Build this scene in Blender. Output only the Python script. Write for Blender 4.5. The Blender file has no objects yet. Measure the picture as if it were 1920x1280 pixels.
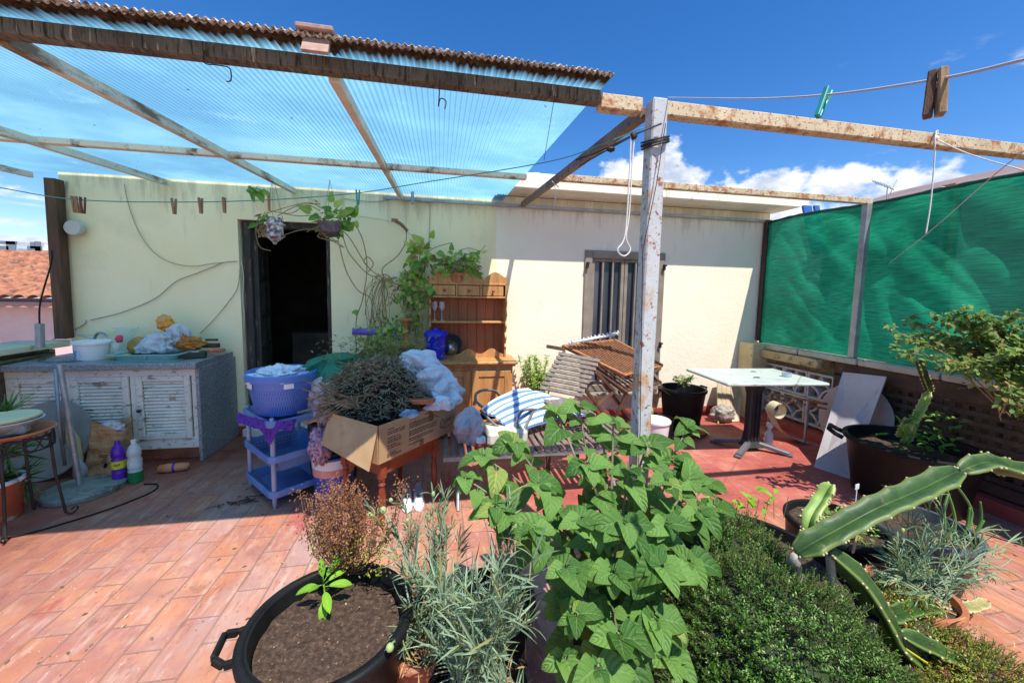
import bpy, math, random
from mathutils import Vector, Matrix, noise
V = Vector
rnd = random.Random(7)
S = bpy.context.scene
# ------------------------------------------------------------ camera, world, sun, exposure
FPX = 720.0
yaw, pit, rol = math.radians(10.6), math.radians(5.08), math.radians(1.1)
CAM = V((0, 0, 1.5))
Fw = V((math.sin(yaw)*math.cos(pit), math.cos(yaw)*math.cos(pit), -math.sin(pit)))
R0 = V((math.cos(yaw), -math.sin(yaw), 0)); U0 = R0.cross(Fw)
Rt = R0*math.cos(rol) + U0*math.sin(rol); Up = U0*math.cos(rol) - R0*math.sin(rol)
cd = bpy.data.cameras.new('camera'); cam = bpy.data.objects.new('camera', cd)
S.collection.objects.link(cam); S.camera = cam
cd.sensor_width = 36; cd.lens = FPX/1920*36; cd.shift_y = -28/1920
cd.clip_start = .02; cd.clip_end = 2000
cam.matrix_world = Matrix(((Rt.x, Up.x, -Fw.x, 0), (Rt.y, Up.y, -Fw.y, 0), (Rt.z, Up.z, -Fw.z, 1.5), (0, 0, 0, 1)))
S.view_settings.view_transform = 'Standard'; S.view_settings.look = 'None'
S.view_settings.gamma = 1; S.view_settings.exposure = 0.6
S.cycles.use_denoising = True; S.cycles.max_bounces = 9; S.cycles.transparent_max_bounces = 16
sun_dir = V((-.18, .5, -1)).normalized()
sl = bpy.data.lights.new('sun', 'SUN'); sl.energy = 4.4; sl.angle = math.radians(.53); sl.color = (1, .95, .86)
so = bpy.data.objects.new('sun', sl); S.collection.objects.link(so); so.location = (3, -6, 9)
so.rotation_euler = sun_dir.to_track_quat('-Z', 'Y').to_euler()
wd = bpy.data.worlds.new('World'); S.world = wd; wd.use_nodes = True
def world():
    t = wd.node_tree; n = t.nodes; L = t.links; n.clear()
    out = n.new('ShaderNodeOutputWorld'); bg = n.new('ShaderNodeBackground')
    sky = n.new('ShaderNodeTexSky'); sky.sky_type = 'NISHITA'; sky.sun_disc = False
    sky.sun_elevation = math.asin(-sun_dir.z); sky.sun_rotation = math.atan2(-sun_dir.x, -sun_dir.y)
    sky.altitude = 100; sky.air_density = 1.0; sky.dust_density = .25; sky.ozone_density = 3.5
    hs = n.new('ShaderNodeHueSaturation'); hs.inputs['Hue'].default_value = .508; hs.inputs['Saturation'].default_value = 1.33; hs.inputs['Value'].default_value = 1.14
    L.new(sky.outputs[0], hs.inputs['Color'])
    tc = n.new('ShaderNodeTexCoord'); sp = n.new('ShaderNodeSeparateXYZ'); L.new(tc.outputs['Generated'], sp.inputs[0])
    def M_(op, a, b=None):
        k = n.new('ShaderNodeMath'); k.operation = op
        for i_, v in enumerate((a, b)):
            if v is None: continue
            if isinstance(v, (int, float)): k.inputs[i_].default_value = v
            else: L.new(v, k.inputs[i_])
        return k.outputs[0]
    def N_(scale, det, ro, st, loc=(0, 0, 0)):
        mp = n.new('ShaderNodeMapping'); mp.inputs['Scale'].default_value = st; mp.inputs['Location'].default_value = loc; L.new(tc.outputs['Generated'], mp.inputs[0])
        q = n.new('ShaderNodeTexNoise'); q.inputs['Scale'].default_value = scale; q.inputs['Detail'].default_value = det; q.inputs['Roughness'].default_value = ro; L.new(mp.outputs[0], q.inputs[0]); return q.outputs[0]
    def S_(v, a, b):
        mr = n.new('ShaderNodeMapRange'); mr.interpolation_type = 'SMOOTHSTEP'; mr.inputs[1].default_value = a; mr.inputs[2].default_value = b; L.new(v, mr.inputs[0]); return mr.outputs[0]
    # height of the cloud bank's top edge by direction: towering at the right, low at the left
    cv = n.new('ShaderNodeFloatCurve'); c = cv.mapping.curves[0]
    pts = [(0, .17), (.6, .2), (.72, .31), (.83, .27), (.9, .215), (1, .18)]
    c.points[0].location = pts[0]; c.points[1].location = pts[-1]
    for p in pts[1:-1]: c.points.new(*p)
    cv.mapping.update(); L.new(M_('MULTIPLY', M_('ADD', sp.outputs['X'], 1), .5), cv.inputs['Value'])
    big = N_(7.5, 10, .58, (1, 1, 1.5)); e0 = M_('SUBTRACT', M_('ADD', cv.outputs[0], M_('MULTIPLY', M_('SUBTRACT', big, .5), .34)), sp.outputs['Z'])
    bank = S_(e0, -.004, .03)
    gaps = S_(N_(4.2, 7, .6, (1, 1, 7.5), (.3, .1, .05)), .40, .56); bank = M_('MULTIPLY', bank, M_('MAXIMUM', gaps, S_(sp.outputs['X'], .2, .45)))
    wisp = M_('MULTIPLY', S_(N_(5.5, 10, .62, (1, 1, 2.6), (.15, .4, .0)), .60, .78), S_(sp.outputs['X'], .6, .8)); wisp = M_('MULTIPLY', wisp, S_(sp.outputs['Z'], .44, .34))
    cm = M_('MAXIMUM', bank, M_('MULTIPLY', wisp, .8))
    cr = n.new('ShaderNodeValToRGB'); e = cr.color_ramp.elements
    e[0].position = .38; e[0].color = (3.6, 4.2, 5.3, 1); e[1].position = .58; e[1].color = (6.6, 6.8, 7.1, 1); L.new(N_(11, 9, .6, (1, 1, 1.9), (.03, .02, -.02)), cr.inputs[0])
    mx = n.new('ShaderNodeMix'); mx.data_type = 'RGBA'; L.new(cm, mx.inputs[0]); L.new(hs.outputs[0], mx.inputs[6]); L.new(cr.outputs[0], mx.inputs[7])
    bg.inputs['Strength'].default_value = .11
    L.new(mx.outputs[2], bg.inputs['Color']); L.new(bg.outputs[0], out.inputs[0])
world()
# ------------------------------------------------------------ helpers
def ray(px, py): return Fw + Rt*((px-960)/FPX) - Up*((py-612)/FPX)
def at(px, py, Y): d = ray(px, py); return CAM + d*(Y/d.y)          # on the plane at distance Y
def az(px, py, z=0): d = ray(px, py); return CAM + d*((z-1.5)/d.z)   # on the level z
def ax(px, py, X): d = ray(px, py); return CAM + d*(X/d.x)
def H(h, k=1.0):
    r = []
    for i in (0, 2, 4):
        c = int(h[i:i+2], 16)/255
        r.append(min(1, (c/12.92 if c <= .04045 else ((c+.055)/1.055)**2.4)*k))
    return (*r, 1)
class MB:
    def __init__(s): s.v = []; s.f = []; s.uv = []; s.mi = []; s.m = 0
    def add(s, vs, fs, uvs=None):
        b = len(s.v); s.v += [tuple(v) for v in vs]
        for i, f in enumerate(fs):
            s.f.append(tuple(b+k for k in f)); s.mi.append(s.m)
            s.uv.append([uvs[k] for k in f] if uvs else [(0, 0)]*len(f))
        return s
    def box(s, c, d, rot=None, taper=1, bev=0):
        # box of full size d centred at c; rot = Matrix 3x3 or z angle; chamfered when bev>0
        hx, hy, hz = d[0]/2, d[1]/2, d[2]/2
        if isinstance(rot, (int, float)): rot = Matrix.Rotation(rot, 3, 'Z')
        c = V(c); P = []
        b = min(bev, hx*.9, hy*.9, hz*.9)
        if b <= 0:
            for z in (-1, 1):
                k = taper if z > 0 else 1
                for x, y in ((-1, -1), (1, -1), (1, 1), (-1, 1)): P.append(V((x*hx*k, y*hy*k, z*hz)))
            F = [(3, 2, 1, 0), (4, 5, 6, 7), (0, 1, 5, 4), (1, 2, 6, 5), (2, 3, 7, 6), (3, 0, 4, 7)]
        else:
            F = []; idx = {}
            for sx in (-1, 1):
                for sy in (-1, 1):
                    for sz in (-1, 1):
                        for a in range(3):
                            q = [sx*(hx-b), sy*(hy-b), sz*(hz-b)]; q[a] = (sx*hx, sy*hy, sz*hz)[a]
                            idx[sx, sy, sz, a] = len(P); P.append(V(q))
            for a in range(3):
                o = [i for i in range(3) if i != a]
                for sg in (-1, 1):
                    fc = []
                    for u, w in ((-1, -1), (1, -1), (1, 1), (-1, 1)):
                        k = [0, 0, 0]; k[a] = sg; k[o[0]] = u; k[o[1]] = w; fc.append(idx[k[0], k[1], k[2], a])
                    if (sg > 0) != (a != 1): fc.reverse()
                    F.append(tuple(fc))
            for a in range(3):
                o = [i for i in range(3) if i != a]
                for u in (-1, 1):
                    for w in (-1, 1):
                        k0 = [0]*3; k1 = [0]*3; k0[o[0]] = k1[o[0]] = u; k0[o[1]] = k1[o[1]] = w; k0[a] = -1; k1[a] = 1
                        F.append((idx[(*k0, o[0])], idx[(*k1, o[0])], idx[(*k1, o[1])], idx[(*k0, o[1])]))
            for k in [(x, y, z) for x in (-1, 1) for y in (-1, 1) for z in (-1, 1)]: F.append((idx[(*k, 0)], idx[(*k, 1)], idx[(*k, 2)]))
        if rot is not None: P = [rot @ p for p in P]
        return s.add([p+c for p in P], F)
    def beam(s, a, b, w, h, up=(0, 0, 1), bev=.003):
        a, b = V(a), V(b); d = (b-a); L = d.length; d.normalize()
        x = d.cross(V(up)).normalized(); z = x.cross(d)
        M = Matrix((x, d, z)).transposed()
        return s.box((a+b)/2, (w, L, h), M, bev=bev)
    def tube(s, pts, r, n=8, cap=True):
        pts = [V(p) for p in pts]; k = len(pts)
        if k < 2: return s
        rr = r if isinstance(r, (list, tuple)) else [r]*k
        t0 = (pts[1]-pts[0]).normalized(); u = t0.orthogonal().normalized(); vs = []; uvs = []
        for i, p in enumerate(pts):
            t = (pts[min(i+1, k-1)]-pts[max(i-1, 0)])
            if t.length < 1e-9: t = t0
            t = t.normalized(); u = (u-t*u.dot(t))
            u = u.normalized() if u.length > 1e-6 else t.orthogonal().normalized()
            w = t.cross(u)
            for j in range(n):
                a = 2*math.pi*j/n; vs.append(p+(u*math.cos(a)+w*math.sin(a))*rr[i]); uvs.append((j/n, i/(k-1)))
        fs = [(i*n+j, i*n+(j+1) % n, (i+1)*n+(j+1) % n, (i+1)*n+j) for i in range(k-1) for j in range(n)]
        if cap: fs += [tuple(range(n-1, -1, -1)), tuple((k-1)*n+j for j in range(n))]
        return s.add(vs, fs, uvs)
    def lathe(s, prof, c=(0, 0, 0), n=32, rot=None, sx=1, sy=1, cap=False):
        c = V(c); vs = []; uvs = []; k = len(prof)
        for i, (r, z) in enumerate(prof):
            for j in range(n):
                a = 2*math.pi*j/n; p = V((r*math.cos(a)*sx, r*math.sin(a)*sy, z))
                if rot is not None: p = rot @ p
                vs.append(p+c); uvs.append((j/n, i/(k-1)))
        fs = [(i*n+j, i*n+(j+1) % n, (i+1)*n+(j+1) % n, (i+1)*n+j) for i in range(k-1) for j in range(n)]
        if cap: fs += [tuple(range(n-1, -1, -1)), tuple((k-1)*n+j for j in range(n))]
        return s.add(vs, fs, uvs)
    def grid(s, fn, nu, nv, close_u=False):
        vs = []; uvs = []; w = nu if close_u else nu+1
        for j in range(nv+1):
            for i in range(w): vs.append(fn(i/nu, j/nv)); uvs.append((i/nu, j/nv))
        fs = [(j*w+i, j*w+(i+1) % w, (j+1)*w+(i+1) % w, (j+1)*w+i) for j in range(nv) for i in range(nu)]
        return s.add(vs, fs, uvs)
    def blob(s, c, r, amp=.15, fr=2.0, seed=0, n=28, ridge=0, flat=None, rot=None, folds=0, fax=(1, .3, .6)):
        # crumpled closed shape: noise-displaced ellipsoid, optional flat bottom
        c = V(c); r = V(r); o = V((seed*3.1, seed*1.7, seed*.9))
        def fn(u, v):
            th = 2*math.pi*u; ph = math.pi*(.002+.996*v)
            d = V((math.cos(th)*math.sin(ph), math.sin(th)*math.sin(ph), math.cos(ph)))
            q = noise.noise(d*fr+o) + .5*noise.noise(d*fr*2.1+o)
            if ridge: q += ridge*(.5-abs(noise.noise(d*fr*1.6+o*2)+.3*noise.noise(d*fr*5+o)))
            if folds:
                f_ = V(fax); w_ = noise.noise(d*1.7+o*1.3)*3.2+noise.noise(d*4+o)*.9; q += folds*(abs(math.sin(d.dot(f_)*5.5+w_))**.6-.6)+folds*.4*(abs(math.sin(d.dot(V((f_.z, f_.x, -f_.y)))*9+w_*1.7))**.7-.6)
            p = V((d.x*r.x, d.y*r.y, d.z*r.z))*(1+amp*q)
            if flat is not None: p.z = max(p.z, -r.z*flat+.004*noise.noise(d*9))
            if rot is not None: p = rot @ p
            return p+c
        return s.grid(fn, n, n*2//3, True)
    def drape(s, c, r, k=5, seed=0, amp=.2, ph=2.1, nu=150, nv=60, rot=None):
        # cloth thrown over something: folds grow towards the ragged hem
        c = V(c); o = V((seed*2.3, seed*1.1, seed*.7))
        def fn(u, v):
            th = 2*math.pi*u; a = ph*v+.01; d = V((math.cos(th), math.sin(th), 0)); w = noise.noise(d*1.1+o)*3.5+noise.noise(V((d.x*2, d.y*2, v*1.5))+o)*1.5
            f = amp*1.25*(v+.12)**.7*(math.sin(k*th+w)*.5+.35*(abs(math.sin(1.6*k*th+w*2+v*3))**.6-.5)+.3*(abs(math.sin(3.1*k*th+w*3-v*5))**.7-.5))
            q = 1+f+.5*noise.noise(V((d.x*math.sin(a), d.y*math.sin(a), math.cos(a)))*1.3+o)+.25*noise.noise(V((d.x*math.sin(a), d.y*math.sin(a), math.cos(a)))*3.1+o)+.07*(.5-abs(noise.noise(V((d.x*5, d.y*5, v*7))+o)))
            p = V((d.x*math.sin(a)*r[0]*q, d.y*math.sin(a)*r[1]*q, (math.cos(a)+.10*v*noise.noise(d*2.5+o))*r[2]*(1+.3*f)))
            if rot is not None: p = rot @ p
            return p+c
        return s.grid(fn, nu, nv, True)
    def leaf(s, base, d, up, L, W, fold=.25, curl=.4, shape=0, nu=2, nv=4, wav=0, ph=0):
        # a leaf: shape 0 lance, 1 heart, 2 oval ; curl bends the tip towards -up
        d = V(d).normalized(); up = V(up); x = d.cross(up)
        x = x.normalized() if x.length > 1e-5 else d.orthogonal().normalized()
        up = x.cross(d); base = V(base)
        vs = []; uvs = []
        for j in range(nv+1):
            v = j/nv; a = curl*v
            cen = base + (d*math.cos(a*.5)-up*math.sin(a*.5))*(L*v)
            nn = up*math.cos(a)+d*math.sin(a); dd = d*math.cos(a)-up*math.sin(a)
            if shape == 1: hw = W*.5*(min(1, (v*5+.12))**.6)*(1-max(0, v-.22)/.78)**.72*1.08
            elif shape == 2: hw = W*.5*math.sin(math.pi*min(1, .04+.96*v))**.7
            else: hw = W*.5*(math.sin(math.pi*min(1, .06+v*.94)))**.85
            for i in range(nu+1):
                u = i/nu*2-1; au = abs(u)
                p = cen+x*(u*hw)+nn*(fold*au*hw)
                if shape == 1: p -= dd*(L*.15*au*au*max(0, 1-v*2.2))
                if wav: p += nn*(wav*L*math.sin(v*9+ph+u*2)*au)
                vs.append(p); uvs.append((u*.5+.5, v))
        w = nu+1
        fs = [(j*w+i, j*w+i+1, (j+1)*w+i+1, (j+1)*w+i) for j in range(nv) for i in range(nu)]
        return s.add(vs, fs, uvs)
    def panel(s, a, b, c, d, t):
        # thin plate through four corners, thickness t along its normal
        a, b, c, d = V(a), V(b), V(c), V(d); nn = (b-a).cross(d-a).normalized()*t
        return s.add([a, b, c, d, a+nn, b+nn, c+nn, d+nn], [(3, 2, 1, 0), (4, 5, 6, 7), (0, 1, 5, 4), (1, 2, 6, 5), (2, 3, 7, 6), (3, 0, 4, 7)])
WM = {}
def wmat(o): return WM.get(o.name, Matrix.Identity(4))
def link(o, parent, loc, rz):
    m = Matrix.Translation(V(loc)) @ Matrix.Rotation(rz, 4, 'Z')
    if parent is not None: o.parent = parent
    o.location = loc; o.rotation_euler = (0, 0, rz); S.collection.objects.link(o)
    WM[o.name] = (wmat(parent) if parent is not None else Matrix.Identity(4)) @ m
def tag(o, label=None, cat=None, group=None, kind=None):
    if label: o['label'] = label
    if cat: o['category'] = cat
    if group: o['group'] = group
    if kind: o['kind'] = kind
    return o
def thing(name, label, cat, loc=(0, 0, 0), rz=0, group=None):
    o = bpy.data.objects.new(name, None); o.empty_display_size = .1
    link(o, None, loc, rz); return tag(o, label, cat, group)
def ob(name, mb, mats, parent=None, smooth=False, local=False, org=None, sharp=None, label=None):
    # link the mesh as one object; coordinates are world ones unless local
    me = bpy.data.meshes.new(name)
    m = Matrix.Identity(4)
    if parent is not None and not local: m = wmat(parent).inverted()
    vs = [m @ V(v) for v in mb.v]
    if org is None and parent is None: org = (sum((v for v in vs), V())/len(vs)); org.z = min(v.z for v in vs)
    org = V(org) if org is not None and parent is None else V((0, 0, 0))
    me.from_pydata([tuple(v-org) for v in vs], [], mb.f)
    if not isinstance(mats, (list, tuple)): mats = [mats]
    for x in mats: me.materials.append(x)
    me.polygons.foreach_set('material_index', mb.mi)
    ul = me.uv_layers.new(name='UVMap'); flat = [c for f in mb.uv for uv in f for c in uv]
    ul.data.foreach_set('uv', flat)
    if smooth:
        me.polygons.foreach_set('use_smooth', [True]*len(me.polygons))
        if sharp: me.set_sharp_from_angle(angle=math.radians(sharp))
    me.update(); me.validate()
    o = bpy.data.objects.new(name, me); link(o, parent, org, 0)
    if label: o['label'] = label
    return o
def tob(name, label, cat, mb, mats, group=None, **k): return tag(ob(name, mb, mats, **k), label, cat, group)
def struct(name, mb, mats, **k): return tag(ob(name, mb, mats, **k), kind='structure')
def kids(o): return [c for c in S.collection.objects if c.parent == o]
def copy_tree(o, parent=None):
    c = o.copy(); S.collection.objects.link(c)
    if parent is not None: c.parent = parent
    for ch in kids(o): copy_tree(ch, c)
    return c
def smooth_path(pts, n=6):
    # Catmull-Rom through the points
    P = [V(p) for p in pts]; out = []
    for i in range(len(P)-1):
        p0, p1, p2, p3 = P[max(i-1, 0)], P[i], P[i+1], P[min(i+2, len(P)-1)]
        for k in range(n):
            t = k/n; out.append(.5*((2*p1)+(p2-p0)*t+(2*p0-5*p1+4*p2-p3)*t*t+(3*p1-p0-3*p2+p3)*t**3))
    out.append(P[-1]); return out
# ------------------------------------------------------------ materials
def nm(name):
    m = bpy.data.materials.new(name); m.use_nodes = True; t = m.node_tree
    return m, t.nodes, t.links, t.nodes['Principled BSDF']
def noisenode(n, L, co, scale, det=5, rough=.55, st=(1, 1, 1)):
    mp = n.new('ShaderNodeMapping'); mp.inputs['Scale'].default_value = st; L.new(co, mp.inputs[0])
    t = n.new('ShaderNodeTexNoise'); t.inputs['Scale'].default_value = scale; t.inputs['Detail'].default_value = det; t.inputs['Roughness'].default_value = rough
    L.new(mp.outputs[0], t.inputs[0]); return t.outputs[0]
def ramp(n, L, fac, stops):
    r = n.new('ShaderNodeValToRGB'); e = r.color_ramp.elements
    while len(e) < len(stops): e.new(.5)
    for i, (p, c) in enumerate(stops): e[i].position = p; e[i].color = c if len(c) == 4 else (*c, 1)
    L.new(fac, r.inputs[0]); return r.outputs[0]
def mixc(n, L, fac, a, b, mode='MIX'):
    m = n.new('ShaderNodeMix'); m.data_type = 'RGBA'; m.blend_type = mode
    for v, i in ((fac, 0), (a, 6), (b, 7)):
        if isinstance(v, (int, float)): m.inputs[i].default_value = v
        elif isinstance(v, tuple): m.inputs[i].default_value = v
        else: L.new(v, m.inputs[i])
    return m.outputs[2]
def mth(n, L, op, a, b=None, c=None):
    m = n.new('ShaderNodeMath'); m.operation = op
    for i, v in enumerate((a, b, c)):
        if v is None: continue
        if isinstance(v, (int, float)): m.inputs[i].default_value = v
        else: L.new(v, m.inputs[i])
    return m.outputs[0]
def bump(n, L, h, b, st=.3, dist=.01, prev=None):
    k = n.new('ShaderNodeBump'); k.inputs['Strength'].default_value = st; k.inputs['Distance'].default_value = dist
    L.new(h, k.inputs['Height'])
    if prev is not None: L.new(prev, k.inputs['Normal'])
    L.new(k.outputs[0], b.inputs['Normal']); return k.outputs[0]
def pm(name, stops, scale=6, rough=.6, bmp=.15, bsc=60, bd=.004, metal=0, st=(1, 1, 1), over=None, spec=.5, coat=0, trans=0, det=5, base=None):
    # general painted/wooden/plastic surface. over = list of (scale, lo, hi, colour, stretch) patches laid over it
    m, n, L, b = nm(name)
    tc = n.new('ShaderNodeTexCoord'); co = tc.outputs['Object']
    if isinstance(stops, str): c0 = H(stops); stops = [(.3, tuple(x*.88 for x in c0[:3])), (.7, tuple(min(1, x*1.1) for x in c0[:3]))]
    elif isinstance(stops[0], str): stops = [(.3+.4*i/(max(1, len(stops)-1)), H(x)) for i, x in enumerate(stops)]
    col = ramp(n, L, noisenode(n, L, co, scale, det, .6, st), stops)
    rsrc = None
    for o in over or []:
        sc, lo, hi, c, st2 = (list(o)+[(1, 1, 1)])[:5]
        mr = n.new('ShaderNodeMapRange'); mr.inputs[1].default_value = lo; mr.inputs[2].default_value = hi
        L.new(noisenode(n, L, co, sc, 8, .65, st2), mr.inputs[0])
        col = mixc(n, L, mr.outputs[0], col, H(c) if isinstance(c, str) else c); rsrc = mr.outputs[0]
    if base:
        # splash dirt rising from the floor and drips under the roof edge
        sp = n.new('ShaderNodeSeparateXYZ'); L.new(co, sp.inputs[0]); z = sp.outputs[2]
        nn = mth(n, L, 'SUBTRACT', noisenode(n, L, co, 5, 9, .7), .5)
        lo = n.new('ShaderNodeMapRange'); lo.inputs[1].default_value = .34; lo.inputs[2].default_value = .06; L.new(mth(n, L, 'ADD', z, mth(n, L, 'MULTIPLY', nn, -1.1)), lo.inputs[0])
        hi = n.new('ShaderNodeMapRange'); hi.inputs[1].default_value = 2.32; hi.inputs[2].default_value = 2.6; L.new(mth(n, L, 'ADD', z, mth(n, L, 'MULTIPLY', mth(n, L, 'SUBTRACT', noisenode(n, L, co, 9, 6, .7, (1, 1, .12)), .5), 1.6)), hi.inputs[0])
        col = mixc(n, L, mth(n, L, 'MULTIPLY', mth(n, L, 'MAXIMUM', lo.outputs[0], hi.outputs[0]), .5), col, H(base))
    L.new(col, b.inputs['Base Color']); b.inputs['Roughness'].default_value = rough; b.inputs['Metallic'].default_value = metal
    b.inputs['Specular IOR Level'].default_value = spec
    if coat: b.inputs['Coat Weight'].default_value = coat
    if trans: b.inputs['Transmission Weight'].default_value = trans
    if bmp: bump(n, L, noisenode(n, L, co, bsc, 4, .6, st), b, bmp, bd)
    return m
def leafmat(name, c1, c2, tr=.35, vein=None, rough=.45, var=9, bm=.3, edge=None):
    m, n, L, b = nm(name)
    tc = n.new('ShaderNodeTexCoord'); g = n.new('ShaderNodeNewGeometry')
    nz = noisenode(n, L, tc.outputs['Object'], var, 3)
    f = mixc(n, L, .6, nz, g.outputs['Random Per Island'])
    col = ramp(n, L, f, [(.25, H(c1)), (.75, H(c2))])
    uv = n.new('ShaderNodeSeparateXYZ'); L.new(tc.outputs['UV'], uv.inputs[0])
    au = mth(n, L, 'ABSOLUTE', mth(n, L, 'SUBTRACT', uv.outputs[0], .5))
    if edge:
        nn = noisenode(n, L, tc.outputs['Object'], 45, 3)
        e = mth(n, L, 'GREATER_THAN', mth(n, L, 'ADD', au, mth(n, L, 'MULTIPLY', nn, .5)), .62)
        col = mixc(n, L, e, col, H(edge))
    if vein:
        mid = mth(n, L, 'LESS_THAN', au, .022)
        k = mth(n, L, 'FRACT', mth(n, L, 'SUBTRACT', mth(n, L, 'MULTIPLY', uv.outputs[1], 5.5), mth(n, L, 'ADD', mth(n, L, 'MULTIPLY', au, 3.6), mth(n, L, 'MULTIPLY', noisenode(n, L, tc.outputs['Object'], 30, 2), .35))))
        side = mth(n, L, 'LESS_THAN', mth(n, L, 'ABSOLUTE', mth(n, L, 'SUBTRACT', k, .5)), .055)
        vv = mth(n, L, 'MAXIMUM', mid, mth(n, L, 'MULTIPLY', side, .7))
        col = mixc(n, L, mth(n, L, 'MULTIPLY', vv, .55), col, H(vein))
        pf = mth(n, L, 'ABSOLUTE', mth(n, L, 'SUBTRACT', k, .5))
        h = mth(n, L, 'ADD', mth(n, L, 'MULTIPLY', mth(n, L, 'MINIMUM', mth(n, L, 'MULTIPLY', au, 8), 1), .4), mth(n, L, 'MINIMUM', mth(n, L, 'MULTIPLY', pf, 2.6), 1))
        h = mth(n, L, 'ADD', h, mth(n, L, 'MULTIPLY', noisenode(n, L, tc.outputs['Object'], 130, 4), 1.1))
        bump(n, L, h, b, bm, .005)
    L.new(col, b.inputs['Base Color']); b.inputs['Roughness'].default_value = rough
    b.inputs['Specular IOR Level'].default_value = .25
    if tr:
        t = n.new('ShaderNodeBsdfTranslucent'); L.new(mixc(n, L, .5, col, (.35, .55, .05, 1), 'MIX'), t.inputs[0])
        ms = n.new('ShaderNodeMixShader'); ms.inputs[0].default_value = tr
        L.new(b.outputs[0], ms.inputs[1]); L.new(t.outputs[0], ms.inputs[2]); L.new(ms.outputs[0], n['Material Output'].inputs[0])
    return m
def glass(name, c=(.9, .95, .95, 1), tr=.75, rough=.05):
    m, n, L, b = nm(name)
    b.inputs['Base Color'].default_value = c; b.inputs['Roughness'].default_value = rough; b.inputs['Specular IOR Level'].default_value = .8
    t = n.new('ShaderNodeBsdfTransparent'); t.inputs[0].default_value = c
    ms = n.new('ShaderNodeMixShader'); ms.inputs[0].default_value = tr
    L.new(b.outputs[0], ms.inputs[1]); L.new(t.outputs[0], ms.inputs[2]); L.new(ms.outputs[0], n['Material Output'].inputs[0]); return m
# ------------------------------------------------------------ shared materials
m_cream = pm('cream_wall', [(.3, H('f0e6cc')), (.7, H('f5ecd6'))], 2.2, .85, .5, 26, .006, over=[(1.4, .6, .8, 'd9d2b4'), (2.5, .62, .8, 'd2c8a8', (3, 1, .5)), (5, .70, .72, 'b8ab8c', (.6, 1, 3)), (30, .7, .78, 'b9b09a')], base='b3a88c')
m_lime = pm('lime_wall', [(.3, H('efe2b4')), (.7, H('f6eac4'))], 1.8, .85, .45, 24, .006, over=[(1.2, .56, .85, 'd2c99c'), (3, .62, .8, 'c4bc96', (3, 1, .5)), (45, .71, .76, '77775f'), (5, .70, .72, 'b0a482', (.6, 1, 3))], base='a3987c')
m_fascia = pm('fascia', [(.3, H('e6dfc8')), (.7, H('f4eedd'))], 4, .85, .3, 40, over=[(9, .6, .75, 'a49c86', (1, 1, .3))])
m_rust = pm('rusty_cream_metal', [(.3, H('b8a887')), (.7, H('d3c4a4'))], 5, .7, .4, 130, .003, over=[(16, .50, .62, 'a06a3c'), (70, .55, .63, '7c4424'), (5, .62, .75, '9c6238')])
m_post = pm('weathered_post', [(.3, H('aab0b3')), (.7, H('c6c9c8'))], 3, .6, .4, 120, .003, over=[(7, .53, .62, 'b78a54', (1, 1, .45)), (38, .57, .64, '8a4e22'), (120, .62, .68, '5e4030')])
m_grime = pm('grimy_metal', [(.3, H('48433c')), (.7, H('76705f'))], 4, .8, .5, 80, .004, over=[(30, .5, .62, '2a241e', (3, 1, .3)), (24, .6, .7, 'b3ac98', (3, 1, .3)), (9, .62, .72, '6d4a36')])
m_raft = pm('old_white_metal', [(.3, H('cfc4ac')), (.7, H('e6dfcc'))], 5, .65, .3, 100, .003, over=[(9, .55, .65, '7b6248', (1, .3, 1)), (60, .62, .7, '5d4c3a')])
m_galv = pm('grey_metal', [(.3, H('8b8f92')), (.7, H('b1b4b5'))], 8, .45, .2, 120, .002, .5, over=[(25, .62, .72, '7a5a42')])
m_wood_dk = pm('dark_brown_wood', [(.3, H('3c2a1e')), (.7, H('6b4a33'))], 6, .75, .4, 60, st=(6, 6, .6))
m_black = pm('black_plastic', [(.3, H('121314')), (.7, H('1e2022'))], 9, .5, .15, 160, .002, over=[(14, .62, .8, '4a4843')], spec=.18)
m_redpaint = pm('red_paint', [(.3, H('98413a')), (.7, H('b2564a'))], 4, .6, .3, 70, over=[(8, .6, .7, 'a88a74')])
m_white = pm('white_plastic', 'e2e4e4', 4, .4, .05, 100)
m_conc = pm('concrete', [(.3, H('8d867a')), (.7, H('aaa396'))], 5, .9, .5, 40, .006, over=[(11, .55, .7, '5f594e')])
m_soil = pm('potting_soil', [(.3, H('2c2019')), (.5, H('4a382c')), (.72, H('6b5444'))], 60, .95, 1.0, 90, .012, over=[(55, .7, .74, 'b39f86')])
m_terra = pm('terracotta', [(.3, H('a05a3c')), (.7, H('c27a55'))], 7, .8, .3, 60, over=[(10, .6, .75, 'cfae94')])
m_ltwood = pm('light_wood', [(.3, H('a98a62')), (.7, H('d0b48a'))], 8, .6, .2, 60, st=(8, 8, 1))
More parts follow.
